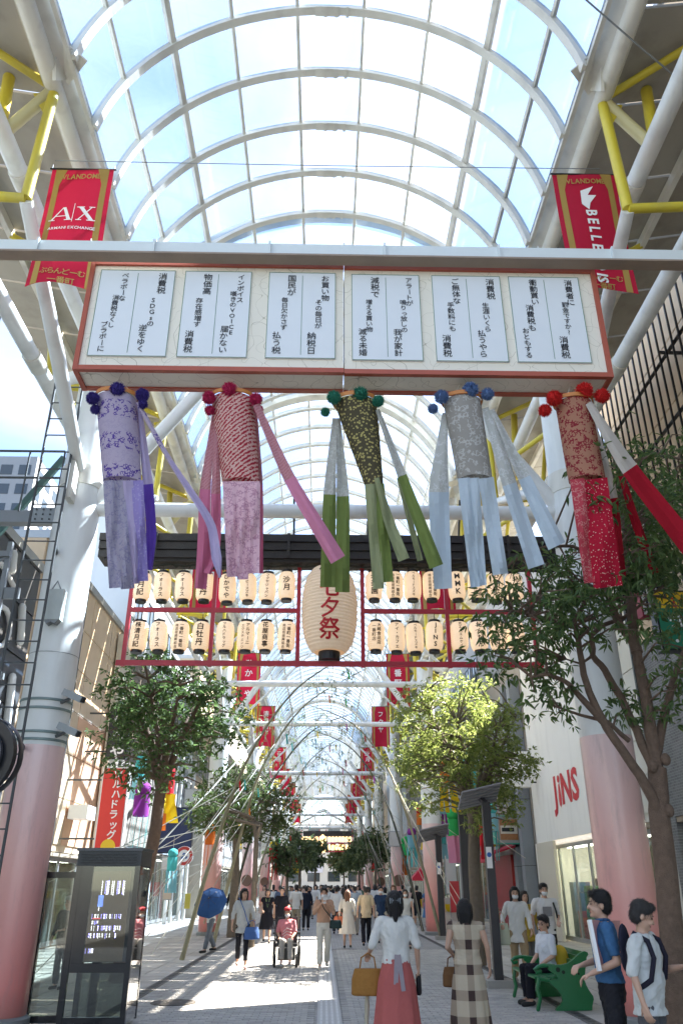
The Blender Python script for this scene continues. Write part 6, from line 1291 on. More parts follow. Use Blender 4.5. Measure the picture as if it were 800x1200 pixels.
def person(label, loc, rz, H=1.68, arms=('down', 'down'), legs='stand', top=None, topcol=(.6, .6, .6), sleeve=.5, bottom='trousers', botcol=(.03, .03, .04), hair='short', hairm=None, mask=False, head=(0, 0), vox=.012, shoe=(.04, .04, .04), hem=None, topm=None, botm=None, group=None, bulk=1., topz=.86, skirtlen=.35, lean=0, extra=None, fing=.0095, belly=0, face=True, legw=1., cat='person'):
    s = H / 1.7; t = thing('person', label, cat, loc, rz, group=group); dz = -.46 if legs == 'sit' else 0   # seat height handling: hips at z .48
    def sc(p, up_=False): 
        p = Vector(p); z = p.z + (dz if up_ else 0); return Vector((p.x * s * (bulk if up_ else 1), (p.y - (lean * (z - .9 - dz) if up_ else 0)) * s, z * s))
    A = {}
    for sgn, nm in ((1, arms[0]), (-1, arms[1])):
        e, w = BASE_ARMS[nm] if isinstance(nm, str) else nm; A[sgn] = (sc((sgn * .175, .0, 1.385), 1), sc((sgn * e[0], e[1], e[2]), 1), sc((sgn * w[0], w[1], w[2]), 1))
    Lg = {}; LL = BASE_LEGS[legs]
    for sgn, (k, a) in ((1, LL[0]), (-1, LL[1])): Lg[sgn] = (sc((sgn * .088, 0, .90 + dz)), sc((sgn * k[0], k[1], k[2])), sc((sgn * a[0], a[1], a[2])))
    hc = sc((0, -.015, 1.575), 1) + Vector((0, 0, 0)); HR = Euler((head[1], 0, head[0])).to_matrix()
    def hp(x, y, z): return hc + HR @ (Vector((x, y, z)) * s)
    TR = [(0, .005, .86, .150, .105), (0, .005, .95, .163, .115), (0, -.005 - belly * .5, 1.05, .142 + belly * .5, .100 + belly), (0, -.005, 1.15, .145, .102 + belly * .5), (0, -.008, 1.26, .165, .110), (0, 0, 1.34, .172, .098), (0, .005, 1.40, .13, .08), (0, .01, 1.44, .07, .06)]
    def torso(mb, g=0, z0=.0, z1=9, n=20):
        rr = [(sc((x, y, z), 1), (rx * bulk + g / s) * s, (ry + g / s) * s) for x, y, z, rx, ry in TR if z0 <= z <= z1]
        mb.rings([(p.x, p.y, p.z, a, b_) for p, a, b_ in rr], n)
    B_ = MB(); torso(B_, -.006)
    cap(B_, [sc((0, .012, 1.40), 1), sc((0, .0, 1.50), 1)], [.055 * s, .050 * s])
    B_.ell(hp(0, .012, .03), (.077 * s, .094 * s, .090 * s), 18, 12, HR); B_.ell(hp(0, -.018, -.045), (.058 * s, .068 * s, .070 * s), 16, 10, HR); B_.ell(hp(0, -.075, -.085), (.022 * s, .02 * s, .02 * s), 10, 8, HR)
    cap(B_, [hp(0, -.085, .012), hp(0, -.105, -.025)], [.009 * s, .013 * s], 8)
    for g in (1, -1): B_.ell(hp(g * .078, .015, -.01), (.012 * s, .02 * s, .032 * s), 8, 8, HR); cap(B_, [hp(g * .03, -.082, -.02), hp(g * .045, -.07, -.04)], [.014 * s, .012 * s], 8)
    for g in (1, -1):
        S_, E_, W_ = A[g]; cap(B_, [S_, S_.lerp(E_, .5), E_], [.045 * s * bulk, .042 * s * bulk, .034 * s]); cap(B_, [E_, E_.lerp(W_, .35), W_], [.035 * s, .034 * s, .023 * s])
        hand(B_, W_, (W_ - E_), (-g, -.2, 0) if abs((W_ - E_).normalized().z) > .6 else (0, 0, -1), s, max(fing, vox * .75) * s, .55, th=g)
        h_, k_, a_ = Lg[g]; cap(B_, [h_, h_.lerp(k_, .5), k_], [.080 * s * legw, .068 * s * legw, .048 * s]); cap(B_, [k_, k_.lerp(a_, .35), a_], [.048 * s, .050 * s * legw, .034 * s]); cap(B_, [a_ - Vector((0, 0, .03)), a_ + Vector((0, -.12 * s, -.045 * s))], [.035 * s, .03 * s], 8)
    part('body', fuse(B_, vox), skin, t)
    tm = topm or fab('fabric_%02d%02d%02d' % tuple(int(c * 99) for c in topcol), topcol); bm_ = botm or fab('fabric_%02d%02d%02d' % tuple(int(c * 99) for c in botcol), botcol)
    Tm = MB(); torso(Tm, .014, z0=.94 if topz > .9 else 0)
    zt_ = topz
    if zt_ < .86:
        pr = [(sc((0, .005, zz), 1), (.165 + (.86 - zz) * .12) * s * bulk, (.12 + (.86 - zz) * .42) * s) for zz in (zt_, .86, .95)]; Tm.rings([(p.x, p.y, p.z, a, b_) for p, a, b_ in pr], 20)
    for g in (1, -1):
        S_, E_, W_ = A[g]; ext = sleeve
        cap(Tm, [sc((g * .10, 0, 1.385), 1), S_], [.06 * s, .058 * s])
        if ext > 0: Tm.tube([S_, S_.lerp(E_, min(1, ext / .5))], [.060 * s * bulk, .055 * s], 14)
        if ext > .5: Tm.tube([E_ + (S_ - E_) * .08, E_.lerp(W_, (ext - .5) * 2)], [.052 * s, .042 * s], 14); Tm.ell(E_, (.052 * s,) * 3, 10, 8)
    part('top', fuse(Tm, vox, 4), tm, t)
    if bottom in ('trousers', 'shorts', 'leggings'):
        Bm = MB(); pr = [(sc((0, .005, z), 1), rx * s * bulk, ry * s) for z, rx, ry in ((.80, .14, .11), (.86, .165, .12), (.95, .168, .12), (1.0, .155, .112))]; Bm.rings([(p.x, p.y, p.z, a, b_) for p, a, b_ in pr], 20)
        g0 = .018 if bottom != 'leggings' else .008
        for g in (1, -1):
            h_, k_, a_ = Lg[g]; cap(Bm, [h_ + Vector((0, 0, .02)), h_.lerp(k_, .5), k_], [(.085 * legw + g0 * .4) * s, (.070 * legw + g0) * s, (.050 + g0 * 1.3) * s])
            if bottom != 'shorts': Bm.tube([k_, k_.lerp(a_, .5), k_.lerp(a_, .97 if bottom != 'leggings' else .8)], [(.052 + g0 * 1.2) * s, (.047 + g0 * 1.4) * s, (.040 + g0 * 1.5) * s], 14)
        part(bottom, fuse(Bm, vox, 3), bm_, t)
    elif bottom in ('skirt', 'dress'):
        Bm = MB(); zt0 = 1.0; rr = []; N_ = 64; zb = skirtlen
        for k in range(16):
            f = k / 15; z = zt0 + (zb - zt0) * f; w_ = .150 + .035 * min(1, f * 4) + (.10 if bottom == 'skirt' else .085) * f; p = sc((0, .008, z), 1)
            rr.append([(p.x + math.cos(a) * s * w_ * (1 + .06 * f * math.sin(a * 9 + .5) + .035 * f * math.sin(a * 17)), p.y + math.sin(a) * s * w_ * .78 * (1 + .06 * f * math.sin(a * 9 + .5)), p.z) for a in np.linspace(0, 2 * math.pi, N_ + 1)[:-1]])
        Bm.loft(rr, caps=False); Bm.build('skirt', bm_, t, smooth=True, local=True)
    for g in (1, -1):
        a_ = Lg[g][2]; Sm = MB(); cap(Sm, [a_ + Vector((0, .03 * s, -.045 * s)), a_ + Vector((0, -.15 * s, -.055 * s))], [.040 * s, .038 * s]); part('shoe', fuse(Sm, max(vox, .01), 2), fab('shoe_%02d%02d%02d' % tuple(int(c * 99) for c in shoe), shoe), t)
    hm = hairm or hairb; Hm = MB()
    if hair != 'none':
        Hm.ell(hp(0, .025, .052), (.089 * s, .098 * s, .090 * s), 18, 12, HR); Hm.ell(hp(0, -.045, .100), (.066 * s, .045 * s, .035 * s), 12, 8, HR); Hm.ell(hp(0, .05, .0), (.080 * s, .070 * s, .085 * s), 14, 10, HR)
        if hair in ('bob', 'long', 'ponytail', 'bun'):
            L_ = {'bob': .11, 'long': .30, 'ponytail': .04, 'bun': .06}[hair]
            for g in (1, -1): cap(Hm, [hp(g * .078, .0, .05), hp(g * .086, .01, -.05), hp(g * .078, .015, -.05 - L_ * .8)], [.026 * s, .026 * s, .016 * s])
            for g in (-.05, 0, .05): cap(Hm, [hp(g, .08, .04), hp(g, .10, -.04), hp(g, .085, -.06 - L_)], [.05 * s, .044 * s, .024 * s])
        if hair == 'ponytail': cap(Hm, [hp(0, .12, .03), hp(0, .17, -.05), hp(0, .15, -.2)], [.03 * s, .035 * s, .012 * s])
        if hair == 'bun': cap(Hm, [hp(0, .10, .06), hp(0, .135, .0), hp(0, .12, -.12), hp(0, .10, -.22)], [.045 * s, .05 * s, .04 * s, .012 * s])
        ho = part('hair', fuse(Hm, max(vox, .008), 2), hm, t)
        if vox <= .012:
            st_ = MB(); vv = [(v.co.copy(), v.normal.copy()) for v in list(ho.data.vertices)]
            for k in range(1500):
                vc, vn = vv[random.randrange(len(vv))]; d_ = Vector((vn.x * .25, vn.y * .25, -1 if hair != 'short' else -.6 + random.uniform(-.5, .6))) + Vector((random.uniform(-.5, .5), random.uniform(-.5, .5), 0)) * (.9 if hair == 'short' else .3); L_ = random.uniform(.02, .05) * s
                d_ = (d_ - vn * d_.dot(vn)).normalized() + vn * random.uniform(.05, .32); p_ = vc + vn * .002; sd_ = d_.cross(vn).normalized() * .0022 * s; st_.add([p_ - sd_, p_ + sd_, p_ + d_ * L_], [(0, 1, 2)])
            st_.build('hair_strands', hm, ho, local=True, kind='stuff')
    if face:
        for g in (1, -1):
            MB().ell(hp(g * .031, -.078, .010), (.013 * s, .008 * s, .0065 * s), 10, 6, HR).build('eye', eye_m, t, smooth=True, local=True)
            MB().bar(hp(g * .016, -.088, .032), hp(g * .046, -.076, .034), .006 * s, .006 * s).build('eyebrow', hm, t, local=True)
        if mask: MB().ell(hp(0, -.052, -.050), (.062 * s, .058 * s, .050 * s), 14, 10, HR).build('face_mask', mask_m, t, smooth=True, local=True)
        else: MB().ell(hp(0, -.083, -.058), (.022 * s, .010 * s, .007 * s), 10, 6, HR).build('mouth', lip_m, t, smooth=True, local=True)
    t['_h'] = 1.0; del t['_h']
    return t, dict(A=A, Lg=Lg, hp=hp, s=s, sc=sc, hc=hc)
def world(t, p):
    a = t.rotation_euler.z; c, s = math.cos(a), math.sin(a); return Vector((p[0] * c - p[1] * s + t.location.x, p[0] * s + p[1] * c + t.location.y, p[2] + t.location.z))
def bag(label, t, at, w, h, d, col, strap=None, cat='bag', rz=0):
    """bag held by a person; at = local top centre of bag; strap = list of local points"""
    c = world(t, at); b_ = thing('handbag', label, cat, c, t.rotation_euler.z + rz); m = fab('bag_%02d%02d%02d' % tuple(int(x * 99) for x in col), col)
    me = fuse(MB().rings([(0, 0, -h, w * .46, d * .5), (0, 0, -h * .95, w * .52, d * .6), (0, 0, -h * .4, w * .5, d * .5), (0, 0, -.01, w * .42, d * .3)], 18), .012, 2); part('pouch', me, m, b_)
    MB().tube([(-w * .25, 0, -.02), (-w * .2, 0, h * .35), (0, 0, h * .5), (w * .2, 0, h * .35), (w * .25, 0, -.02)], .008, 6).build('handle', m, b_, smooth=True, local=True)
    if strap: 
        sm_ = MB(); inv = lambda p: (Matrix.Rotation(-(t.rotation_euler.z + rz), 3, 'Z') @ (world(t, p) - c)); sm_.tube([inv(p) for p in strap], .010, 6); sm_.build('strap', m, b_, smooth=True, local=True)
    return b_
BK = math.pi
def gx(x, D): return P(x, 1100, D).x
# 1 woman in salmon skirt (back)
t1, i1 = person('woman seen from behind in a white blouse and long salmon red skirt, hair clipped up', (gx(463, 9.9), 9.9, 0), BK, 1.62, arms=('bagside', 'down'), legs='walk', topcol=(.62, .60, .56), sleeve=.55, bottom='skirt', botcol=(.42, .11, .10), skirtlen=.10, hair='bun', vox=.009, topz=.93, bulk=1.0)
hc_ = MB(); [hc_.tube([i1['hp'](-.06 + .02 * k, .125, .055), i1['hp'](-.055 + .02 * k, .165, .03), i1['hp'](-.06 + .02 * k, .15, -.0)], .005, 5) for k in range(7)]; hc_.build('hair_clip', M('clip_grey', (.3, .33, .34), .3), t1, local=True)
MB().bar((0.0, .135, 1.0), (.02, .16, .72), .05, .012, up=Vector((0, 1, 0))).bar((-.02, .135, 1.0), (-.06, .165, .66), .045, .012, up=Vector((0, 1, 0))).build('waist_ribbon', fab('ribbon_grey', (.30, .25, .27)), t1, local=True)
# her left hand side in the picture is local +x turned round: compute from the posed wrist
def at_wrist(i, g, dx=0, dy=0, dz=0): w = i['A'][g][2]; return (w.x + dx, w.y + dy, w.z + dz)
bag('tan brown tote bag on the arm of the woman in the salmon skirt', t1, at_wrist(i1, 1, .02, .04, -.14), .36, .27, .14, (.30, .14, .035))
w_ = world(t1, at_wrist(i1, 1, .03, .0, -.38)); ub = thing('folded_umbrella', 'beige folded umbrella hanging below the tan tote bag', 'umbrella', w_ + Vector((0, 0, -.3))); MB().tube([w_, w_ - Vector((0, 0, .12)), w_ - Vector((.01, 0, .3)), w_ - Vector((.01, 0, .36))], [.012, .028, .02, .004], 10).build('canopy', fab('umbrella_beige', (.45, .40, .30)), ub, smooth=True); MB().tube([w_, w_ + Vector((0, 0, .12)), w_ + Vector((.03, 0, .15)), w_ + Vector((.06, 0, .12))], .007, 6).build('handle', wood_dark, ub)
w_ = world(t1, at_wrist(i1, -1, .0, -.02, -.12)); MB().tube([w_ + Vector((0, 0, .06)), w_ - Vector((0, 0, .12)), w_ - Vector((0, 0, .14))], [.03, .033, .02], 12).build('black_bottle', black_steel, label='small black bottle held low by the woman in the salmon skirt', cat='bottle', smooth=True)
# 2 woman in plaid dress (back)
plaid = M('brown_plaid', (.46, .38, .28), .85, bump=.2); n, b = nodes(plaid); tcp = n.nodes.new('ShaderNodeTexCoord'); sp_ = n.nodes.new('ShaderNodeSeparateXYZ'); n.links.new(tcp.outputs['Object'], sp_.inputs[0])
def stripe(sock, k, ph, th): return mathn(n, 'LESS_THAN', mathn(n, 'FRACT', mathn(n, 'ADD', mathn(n, 'MULTIPLY', sock, k), ph)), th)
fz = stripe(sp_.outputs[2], 3.9, .1, .40); fx = stripe(sp_.outputs[0], 4.6, .28, .36)
mxa = n.nodes.new('ShaderNodeMix'); mxa.data_type = 'RGBA'; mxa.inputs[6].default_value = (.50, .42, .31, 1); mxa.inputs[7].default_value = (.20, .13, .09, 1); n.links.new(mathn(n, 'MULTIPLY', mathn(n, 'ADD', fz, fx), .5), mxa.inputs[0])
mxb = n.nodes.new('ShaderNodeMix'); mxb.data_type = 'RGBA'; n.links.new(mxa.outputs[2], mxb.inputs[6]); mxb.inputs[7].default_value = (.055, .03, .025, 1); n.links.new(mathn(n, 'MULTIPLY', fz, fx), mxb.inputs[0]); n.links.new(mxb.outputs[2], b.inputs['Base Color'])
t2, i2 = person('woman seen from behind in a sleeveless brown and cream plaid dress with a bob', (gx(546, 10.6), 10.6, 0), BK - .15, 1.53, arms=('bent', 'down'), legs='walk2', topm=plaid, sleeve=.12, bottom='dress', botm=plaid, skirtlen=.12, hair='bob', vox=.009, bulk=1.08)
bag('small brown leather handbag held by the woman in the plaid dress', t2, at_wrist(i2, 1, .02, -.04, -.12), .24, .22, .11, (.16, .08, .035))
# 3 woman white shirt, tote, walking to camera
t3, i3 = person('woman with long dark hair in an open white shirt carrying a pale tote', (gx(607, 16.9), 16.9, 0), -.1, 1.66, arms=('swing_f', 'bagside'), legs='walk', topcol=(.64, .63, .60), sleeve=.95, botcol=(.36, .26, .15), hair='long', mask=True, topz=.72, shoe=(.3, .28, .26))
bag('pale green canvas tote carried by the long haired woman in white', t3, at_wrist(i3, -1, -.03, -.02, .02), .30, .38, .14, (.50, .52, .40))
c = world(t3, at_wrist(i3, -1, -.10, -.06, .12)); td = thing('teddy_charm', 'small brown fluffy toy hanging at the pale tote', 'toy', c); MB().ell(c, (.06, .05, .07)).ell(c + Vector((0, 0, .09)), (.05, .045, .045)).build('toy_body', fab('toy_brown', (.33, .22, .13)), td, smooth=True)
for g in (-1, 1): MB().ell(c + Vector((g * .04, 0, .13)), (.018, .012, .018), 8, 6).build('ear', fab('toy_brown', (.33, .22, .13)), td, smooth=True)
person('person in a yellow cardigan half hidden behind the long haired woman', (gx(618, 18.2), 18.2, 0), .2, 1.58, legs='walk2', topcol=(.42, .30, .05), sleeve=.95, botcol=(.2, .2, .2), hair='bob', topz=.7, vox=.016)
# 5 young man with printed tee
t5, i5 = person('young man in a mask and white tee with a grey square print, black shorts', (gx(642, 17.6), 17.6, 0), 0, 1.72, arms=('bent', 'down'), topcol=(.64, .62, .60), sleeve=.5, bottom='shorts', botcol=(.02, .02, .025), hair='short', mask=True, bulk=1.1, topz=.80)
MB().box(-.09, .09, -.150, -.142, 1.13, 1.30).build('shirt_print', fab('print_grey', (.22, .21, .21)), t5, local=True)
for g in (1,): MB().tube([i5['sc']((.13, -.10, 1.36), 1), i5['sc']((.16, -.13, 1.2), 1), i5['sc']((.2, -.06, .98), 1)], .018, 6).build('shoulder_strap', black_steel, t5, local=True)
# 6 seated man on bench
t6, i6 = person('seated man in glasses and white shirt with his mask pulled down, on the green bench', (3.62, 14.35, 0), -BK / 2 + .35, 1.70, arms=('lap', 'lap'), legs='sit', topcol=(.60, .62, .66), sleeve=.5, botcol=(.012, .012, .018), hair='short', vox=.010, head=(.35, .15), topz=.93)
MB().ell(i6['hp'](0, -.045, -.115), (.062, .05, .022), 14, 8).build('chin_mask', mask_m, t6, smooth=True, local=True)
gl_ = MB()
for g in (-1, 1): gl_.tube([i6['hp'](g * .032 + .024 * math.cos(a), -.092, .010 + .018 * math.sin(a)) for a in np.linspace(0, 6.283, 14)], .0025, 5)
gl_.build('glasses', black_steel, t6, local=True)
c = world(t6, (.05, .22, .62)); yb = thing('yellow_bag', 'yellow backpack behind the seated man on the bench', 'bag', c + Vector((0, 0, -.18))); part('pouch', fuse(MB().ell((0, 0, .18), (.13, .12, .2)).ell((0, .05, .1), (.11, .12, .1)), .015), fab('bag_yellow', (.55, .38, .04)), yb)
# 7 man in blue polo, profile to the left
t7, i7 = person('man in a blue polo shirt turned left, carrying a pink and white board', (gx(708, 7.9), 7.9, 0), -BK / 2 - .15, 1.64, arms=('bent', 'front'), topcol=(.045, .12, .24), sleeve=.42, botcol=(.012, .013, .022), hair='short', vox=.008, topz=.93, bulk=.98)
MB().tube([i7['sc']((.055 * math.cos(a), .0 + .058 * math.sin(a), 1.445 + .01 * math.cos(a)), 1) for a in np.linspace(0, 6.283, 16)], .014, 8).build('collar', fab('polo_collar', (.035, .09, .19)), t7, smooth=True, local=True)
bw0 = world(t7, (0.0, -.27, 1.02)); bd = thing('carried_board', 'pink and white board held under the arm of the man in the blue polo', 'board', bw0); 
a0, a1, a2, a3 = P(691, 1078, 7.75), P(726, 1079, 8.1), P(722, 1136, 8.05), P(703, 1138, 7.7)
MB().prism([a0, a1, a2, a3], (0, .02, 0)).build('pink_face', cm('board_pink', (.55, .27, .25)), bd); e0 = MB(); e0.bar(a0 + Vector((-.01, -.005, 0)), a3 + Vector((-.01, -.005, 0)), .03, .05); e0.build('white_edge', whiteink, bd)
# 8 man in white tee with backpack, looking at phone to the right
t8, i8 = person('man in a loose white tee with dark backpack straps looking down at his phone', (gx(750, 7.45), 7.45, 0), .85, 1.56, arms=('phone', 'down'), topcol=(.56, .57, .55), sleeve=.52, botcol=(.10, .10, .11), hair='short', hairm=M('greying_hair', (.045, .04, .038), .6, var=.4, scale=40, bump=.6), vox=.008, bulk=1.12, head=(.55, .40), topz=.80, lean=.05, belly=.02)
for g in (1, -1): MB().tube([i8['sc']((g * .11, .12, 1.10), 1), i8['sc']((g * .12, .10, 1.32), 1), i8['sc']((g * .115, .03, 1.44), 1), i8['sc']((g * .12, -.09, 1.38), 1), i8['sc']((g * .13, -.135, 1.25), 1), i8['sc']((g * .15, -.10, 1.08), 1), i8['sc']((g * .16, .02, 1.0), 1)], .022, 8).build('backpack_strap', fab('strap_dark', (.02, .018, .03)), t8, smooth=True, local=True)
bp_ = thing('backpack', 'slim dark backpack on the man in the loose white tee', 'backpack', world(t8, (0, .145, .93)), t8.rotation_euler.z); part('pack', fuse(MB().ell((0, .0, .30), (.10, .035, .16)).ell((0, .0, .2), (.10, .035, .12)), .012), fab('pack_dark', (.02, .02, .035)), bp_)
w_ = world(t8, at_wrist(i8, 1, -.03, -.10, .05)); ph_ = MB().bar(w_ + Vector((-.05, -.0, -.03)), w_ + Vector((.06, .03, .04)), .075, .012); ph_.build('phone', black_steel, label='dark phone in the hand of the man in the white tee', cat='phone')
# 9 woman with blue bag walking
t9, i9 = person('short haired woman walking in a grey white shirt and black leggings', (gx(284, 20.3), 20.3, 0), .12, 1.62, arms=('down', 'down'), legs='walk', topcol=(.46, .47, .46), sleeve=.75, bottom='leggings', botcol=(.02, .016, .025), hair='bob', head=(.3, 0), topz=.74, shoe=(.45, .28, .26), vox=.011)
bag('blue cloth bag at the hip of the short haired walking woman', t9, (.20, -.14, .84), .34, .26, .16, (.06, .12, .30), strap=[(.12, -.15, .86), (.02, -.15, 1.15), (-.10, -.10, 1.40), (-.12, .02, 1.42)])
# 10 person under blue umbrella
tu, iu = person('walker hidden under a blue umbrella with grey trousers and sandals', (gx(246, 25.0), 25.0, 0), -.9, 1.55, arms=('raised', 'down'), legs='walk', topcol=(.58, .58, .56), sleeve=.5, botcol=(.13, .15, .18), hair='short', vox=.014, lean=.1, topz=.8)
uc = P(247, 1058, 24.6); um = thing('blue_umbrella', 'open navy blue umbrella tilted towards the camera', 'umbrella', uc); ax = Vector((-.15, -.80, .55)).normalized(); ux = ax.orthogonal().normalized(); uy = ax.cross(ux)
for k in range(8):
    a0_, a1_ = k * math.pi / 4, (k + 1) * math.pi / 4; g = []; mb = MB()
    for j in range(6):
        f = j / 5; r_ = .47 * math.sin(f * 1.35) / math.sin(1.35); hh = .22 * (1 - f * f); row = []
        for q_ in range(5): a = a0_ + (a1_ - a0_) * q_ / 4; rr_2 = r_ * (1 - .06 * math.sin(q_ / 4 * math.pi)); row.append(uc + ux * rr_2 * math.cos(a) + uy * rr_2 * math.sin(a) + ax * hh)
        g.append(row)
    for j in range(5):
        for q_ in range(4): mb.add([g[j][q_], g[j][q_ + 1], g[j + 1][q_ + 1], g[j + 1][q_]], [(0, 1, 2, 3)])
    mb.build('canopy_gore', cloth('umbrella_navy', (.025, .07, .19), transl=.15), um); MB().tube([g[0][0] + ax * .004, g[2][0] + ax * .006, g[5][0] + ax * .004], .005, 5).build('rib', black_steel, um)
MB().tube([uc + ax * .27, uc - ax * .5], .008, 6).build('shaft', alu, um)
# 11 wheelchair and rider
wx, wy = gx(336, 20.9), 20.9; wc = thing('wheelchair', 'black electric wheelchair carrying a person in a pink top', 'wheelchair', (wx, wy, 0))
for g in (-1, 1):
    MB().tube([(wx + g * .29, wy + .2 + .24 * math.cos(a), .25 + .24 * math.sin(a)) for a in np.linspace(0, 6.283, 24)], .03, 8).build('rear_wheel', black_steel, wc, smooth=True); MB().disc((wx + g * .29, wy + .2, .25), (1, 0, 0), .19, .03).build('wheel_disc', alu, wc)
    MB().tube([(wx + g * .25, wy - .38 + .12 * math.cos(a), .13 + .12 * math.sin(a)) for a in np.linspace(0, 6.283, 20)], .025, 8).build('front_wheel', black_steel, wc, smooth=True)
    MB().tube([(wx + g * .29, wy + .3, .95), (wx + g * .29, wy + .25, .5), (wx + g * .29, wy - .2, .48), (wx + g * .27, wy - .38, .2)], .018, 8).build('side_frame', black_steel, wc, smooth=True); MB().box(wx + g * .29 - .03, wx + g * .29 + .03, wy - .25, wy + .2, .66, .70).build('armrest', black_steel, wc)
    MB().box(wx + g * .11 - .08, wx + g * .11 + .08, wy - .62, wy - .42, .05, .07).build('footrest', alu, wc)
MB().box(wx - .25, wx + .25, wy - .25, wy + .2, .40, .46).build('seat', black_steel, wc); MB().box(wx - .24, wx + .24, wy + .2, wy + .26, .46, 1.0).build('backrest', black_steel, wc); MB().box(wx - .2, wx + .2, wy - .1, wy + .3, .12, .36).build('battery_box', dark_steel, wc)
stripe_m = fab('pink_tee', (.56, .20, .22)); t11, i11 = person('wheelchair rider in a pink striped top, grey trousers, white mask and red cap', (wx, wy - .02, .0), 0, 1.55, arms=('lap', 'bent'), legs='sit', topm=stripe_m, sleeve=.5, botcol=(.38, .36, .33), hair='bob', mask=True, vox=.011, shoe=(.55, .4, .38), topz=.93, lean=-.08)
for ch in t11.children: pass
t11.location.z = .07
MB().ell(i11['hp'](0, 0, .10), (.085, .095, .05), 14, 8).build('cap', fab('cap_red', (.45, .04, .05)), t11, smooth=True, local=True)
for k in range(4): MB().tube([i11['sc']((-.13 + .02 * k, -.115, 1.02 + .07 * k), 1), i11['sc']((0, -.136, 1.10 + .07 * k), 1), i11['sc']((.13, -.115, 1.06 + .07 * k), 1)], .009, 5).build('shirt_stripe', fab('stripe_white', (.62, .5, .5)), t11, local=True) if k < 3 else None
# 12 person in tan top & white trousers with phone raised
t12, i12 = person('walker in a tan blouse and cream trousers raising a phone in both hands', (gx(379, 20.2), 20.2, 0), .05, 1.64, arms=('raised', 'raised'), legs='walk2', topcol=(.46, .28, .19), sleeve=.95, botcol=(.62, .59, .52), hair='short', mask=True, vox=.011, topz=.93, shoe=(.55, .5, .45))
bag('black shoulder bag of the walker in cream trousers', t12, (.27, -.05, .98), .28, .18, .12, (.03, .05, .05), strap=[(.2, -.08, .98), (.0, -.15, 1.2), (-.1, -.1, 1.4)])
w_ = world(t12, (0, -.30, 1.38)); MB().box(w_.x - .04, w_.x + .04, w_.y, w_.y + .012, w_.z - .07, w_.z + .07).build('phone', M('phone_pale', (.5, .5, .5), .3), label='pale phone held up by the walker in cream trousers', cat='phone')
mid = [
 (312, 29, .1, 1.58, ('down', 'bent'), 'walk', (.012, .012, .014), .2, 'dress', (.012, .012, .014), 'ponytail', False, 'woman in a black sleeveless dress with a lanyard, left of the wheelchair'),
 (329, 28, 0, 1.64, ('bent', 'down'), 'stand', (.012, .012, .014), .4, 'trousers', (.012, .012, .014), 'short', False, 'person in a plain black tee standing behind the wheelchair'),
 (346, 36, BK, 1.72, ('down', 'down'), 'walk', (.62, .62, .60), .5, 'trousers', (.33, .28, .2), 'short', False, 'man in a white tee and khaki trousers walking away left of centre'),
 (358, 37, BK, 1.66, ('down', 'down'), 'stand', (.015, .02, .035), .9, 'trousers', (.02, .02, .03), 'short', False, 'walker in a navy jacket seen from behind left of centre'),
 (407, 26.4, BK, 1.56, ('down', 'down'), 'walk', (.58, .52, .44), .9, 'dress', (.60, .54, .46), 'long', False, 'brown haired woman in a cream dress walking away with an orange bag'),
 (429, 27, BK, 1.68, ('down', 'down'), 'walk2', (.52, .42, .28), .5, 'trousers', (.015, .015, .02), 'short', False, 'man in a sand coloured shirt and black trousers walking away'),
 (447, 29, 0, 1.66, ('down', 'down'), 'stand', (.02, .04, .085), .5, 'trousers', (.5, .45, .38), 'short', True, 'person in a dark navy tee facing the camera beside the salmon skirt woman'),
 (462, 33, 0, 1.70, ('down', 'down'), 'stand', (.02, .02, .02), .5, 'trousers', (.03, .03, .03), 'bob', False, 'person with a brown bob behind the woman in the salmon skirt'),
 (476, 26.5, 0, 1.58, ('swing_f', 'down'), 'walk', (.56, .56, .53), .1, 'trousers', (.11, .11, .12), 'bob', True, 'masked woman in a white sleeveless top and dark patterned trousers'),
 (490, 40, BK, 1.68, ('down', 'down'), 'walk', (.02, .02, .03), .5, 'shorts', (.02, .02, .04), 'short', False, 'walker in black tee and shorts right of the salmon skirt woman'),
 (503, 39, BK, 1.62, ('down', 'down'), 'walk', (.06, .16, .32), .3, 'dress', (.06, .16, .32), 'short', False, 'woman in a blue dress near the second shade post'),
 (473, 47, BK, 1.70, ('down', 'down'), 'stand', (.02, .03, .06), .5, 'trousers', (.05, .05, .06), 'short', False, 'person in dark navy at the far right pillars'),
 (484, 45, BK, 1.62, ('down', 'down'), 'walk', (.6, .42, .36), .5, 'trousers', (.1, .1, .1), 'bob', False, 'person in pale pink close to the far right pillars'),
 (271, 36, .4, 1.66, ('bent', 'down'), 'stand', (.012, .013, .02), .9, 'trousers', (.05, .11, .18), 'short', True, 'masked person in a black top and jeans by the left shopfronts'),
 (76, 16.5, -.3, 1.50, ('front', 'down'), 'stand', (.05, .05, .055), .9, 'trousers', (.04, .05, .06), 'short', False, 'grey haired person in a dark top behind the glass panel'),
 (394, 34, BK, 1.66, ('down', 'bent'), 'walk', (.60, .61, .62), .5, 'trousers', (.05, .05, .06), 'short', False, 'man in white with a dark strap walking away at the centre'),
 (402, 38, BK, 1.6, ('down', 'down'), 'stand', (.05, .08, .07), .6, 'trousers', (.04, .05, .05), 'long', False, 'person in dark green with long hair at the centre'),
 (416, 33, BK, 1.7, ('down', 'down'), 'walk2', (.32, .38, .44), .5, 'trousers', (.35, .32, .28), 'short', False, 'man in a grey blue shirt walking away just right of centre'),
]
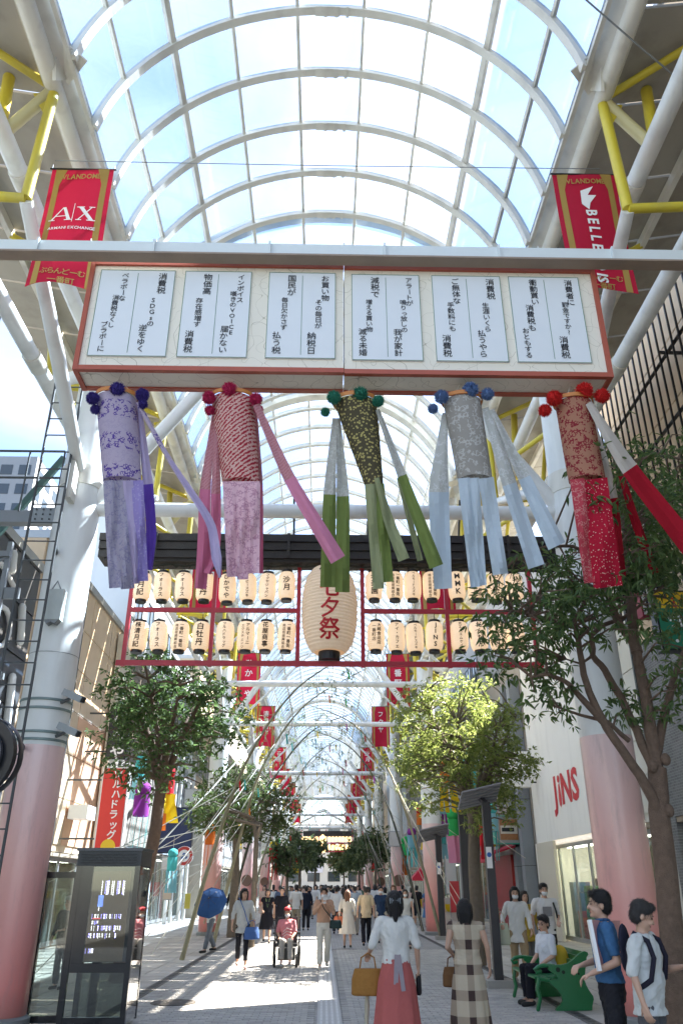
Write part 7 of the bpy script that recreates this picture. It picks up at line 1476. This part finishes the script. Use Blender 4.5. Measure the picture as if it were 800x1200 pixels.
for x, D, rz, H, arms, legs, tc1, sl, bot, bc, hr, mk, lab in mid:
    ti, ii = person(lab, (gx(x, D), D, 0), rz, H, arms=arms, legs=legs, topcol=tc1, sleeve=sl, bottom=bot, botcol=bc, hair=hr, mask=mk, vox=.016 if D > 20 else .012, hairm=hairbr if 'brown' in lab else (hairg if 'grey haired' in lab else None), skirtlen=.42 if bot == 'dress' else .3, topz=.8, face=D < 32)
    if 'orange bag' in lab: bag('orange shoulder bag of the woman in the cream dress', ti, (.24, .05, .86), .34, .24, .14, (.55, .16, .08))
    if 'lanyard' in lab: MB().tube([ii['sc']((-.07, -.10, 1.4), 1), ii['sc']((0, -.13, 1.1), 1), ii['sc']((.07, -.10, 1.4), 1)], .006, 5).build('lanyard', fab('lanyard_green', (.3, .45, .2)), ti, local=True)
# distant crowd: copies of a few figures
kinds = []
for i, (tc1, bc, bot, hr, rz, lab) in enumerate((((.62, .62, .61), (.05, .05, .06), 'trousers', 'short', BK, 'far walker in a white top and dark trousers in the crowd'), ((.60, .60, .60), (.35, .33, .3), 'trousers', 'bob', 0, 'far walker in a white top and pale trousers in the crowd'), ((.02, .02, .025), (.03, .03, .04), 'trousers', 'short', 0, 'far walker all in black in the crowd'),
        ((.10, .13, .2), (.03, .03, .04), 'trousers', 'short', BK, 'far walker in a blue top in the crowd'), ((.5, .36, .3), (.5, .36, .3), 'dress', 'long', BK, 'far woman in a dusty pink dress in the crowd'), ((.6, .58, .5), (.6, .58, .5), 'dress', 'bob', 0, 'far woman in a cream dress in the crowd'), ((.05, .12, .08), (.1, .1, .1), 'trousers', 'short', BK, 'far walker in dark green in the crowd'))):
    tk, _ = person(lab, (-2.6 + .9 * i, 46 + i * 2.1, 0), rz, 1.66, topcol=tc1, botcol=bc, bottom=bot, hair=hr, legs='walk' if i % 2 else 'walk2', vox=.022, face=False, group='distant crowd walking down the street', skirtlen=.45, topz=.8); kinds.append((tk, rz))
random.seed(21); spots = []
for k in range(110):
    D = random.choice((random.uniform(40, 60), random.uniform(55, 100))); x = random.uniform(-3.0, 3.4)
    if any(abs(D - b_) < .7 and abs(x - a) < .55 for a, b_ in spots): continue
    spots.append((x, D)); tk, rz = random.choice(kinds); copy_tree(tk, (x, D, 0), rz + random.uniform(-.4, .4) + (BK if random.random() < .3 else 0), scale=random.uniform(.93, 1.06))
# helpers not wanted in the scene
for o in (_fo, _tmp): bpy.data.objects.remove(o)
bpy.data.curves.remove(_fc); bpy.data.scenes.remove(WS)
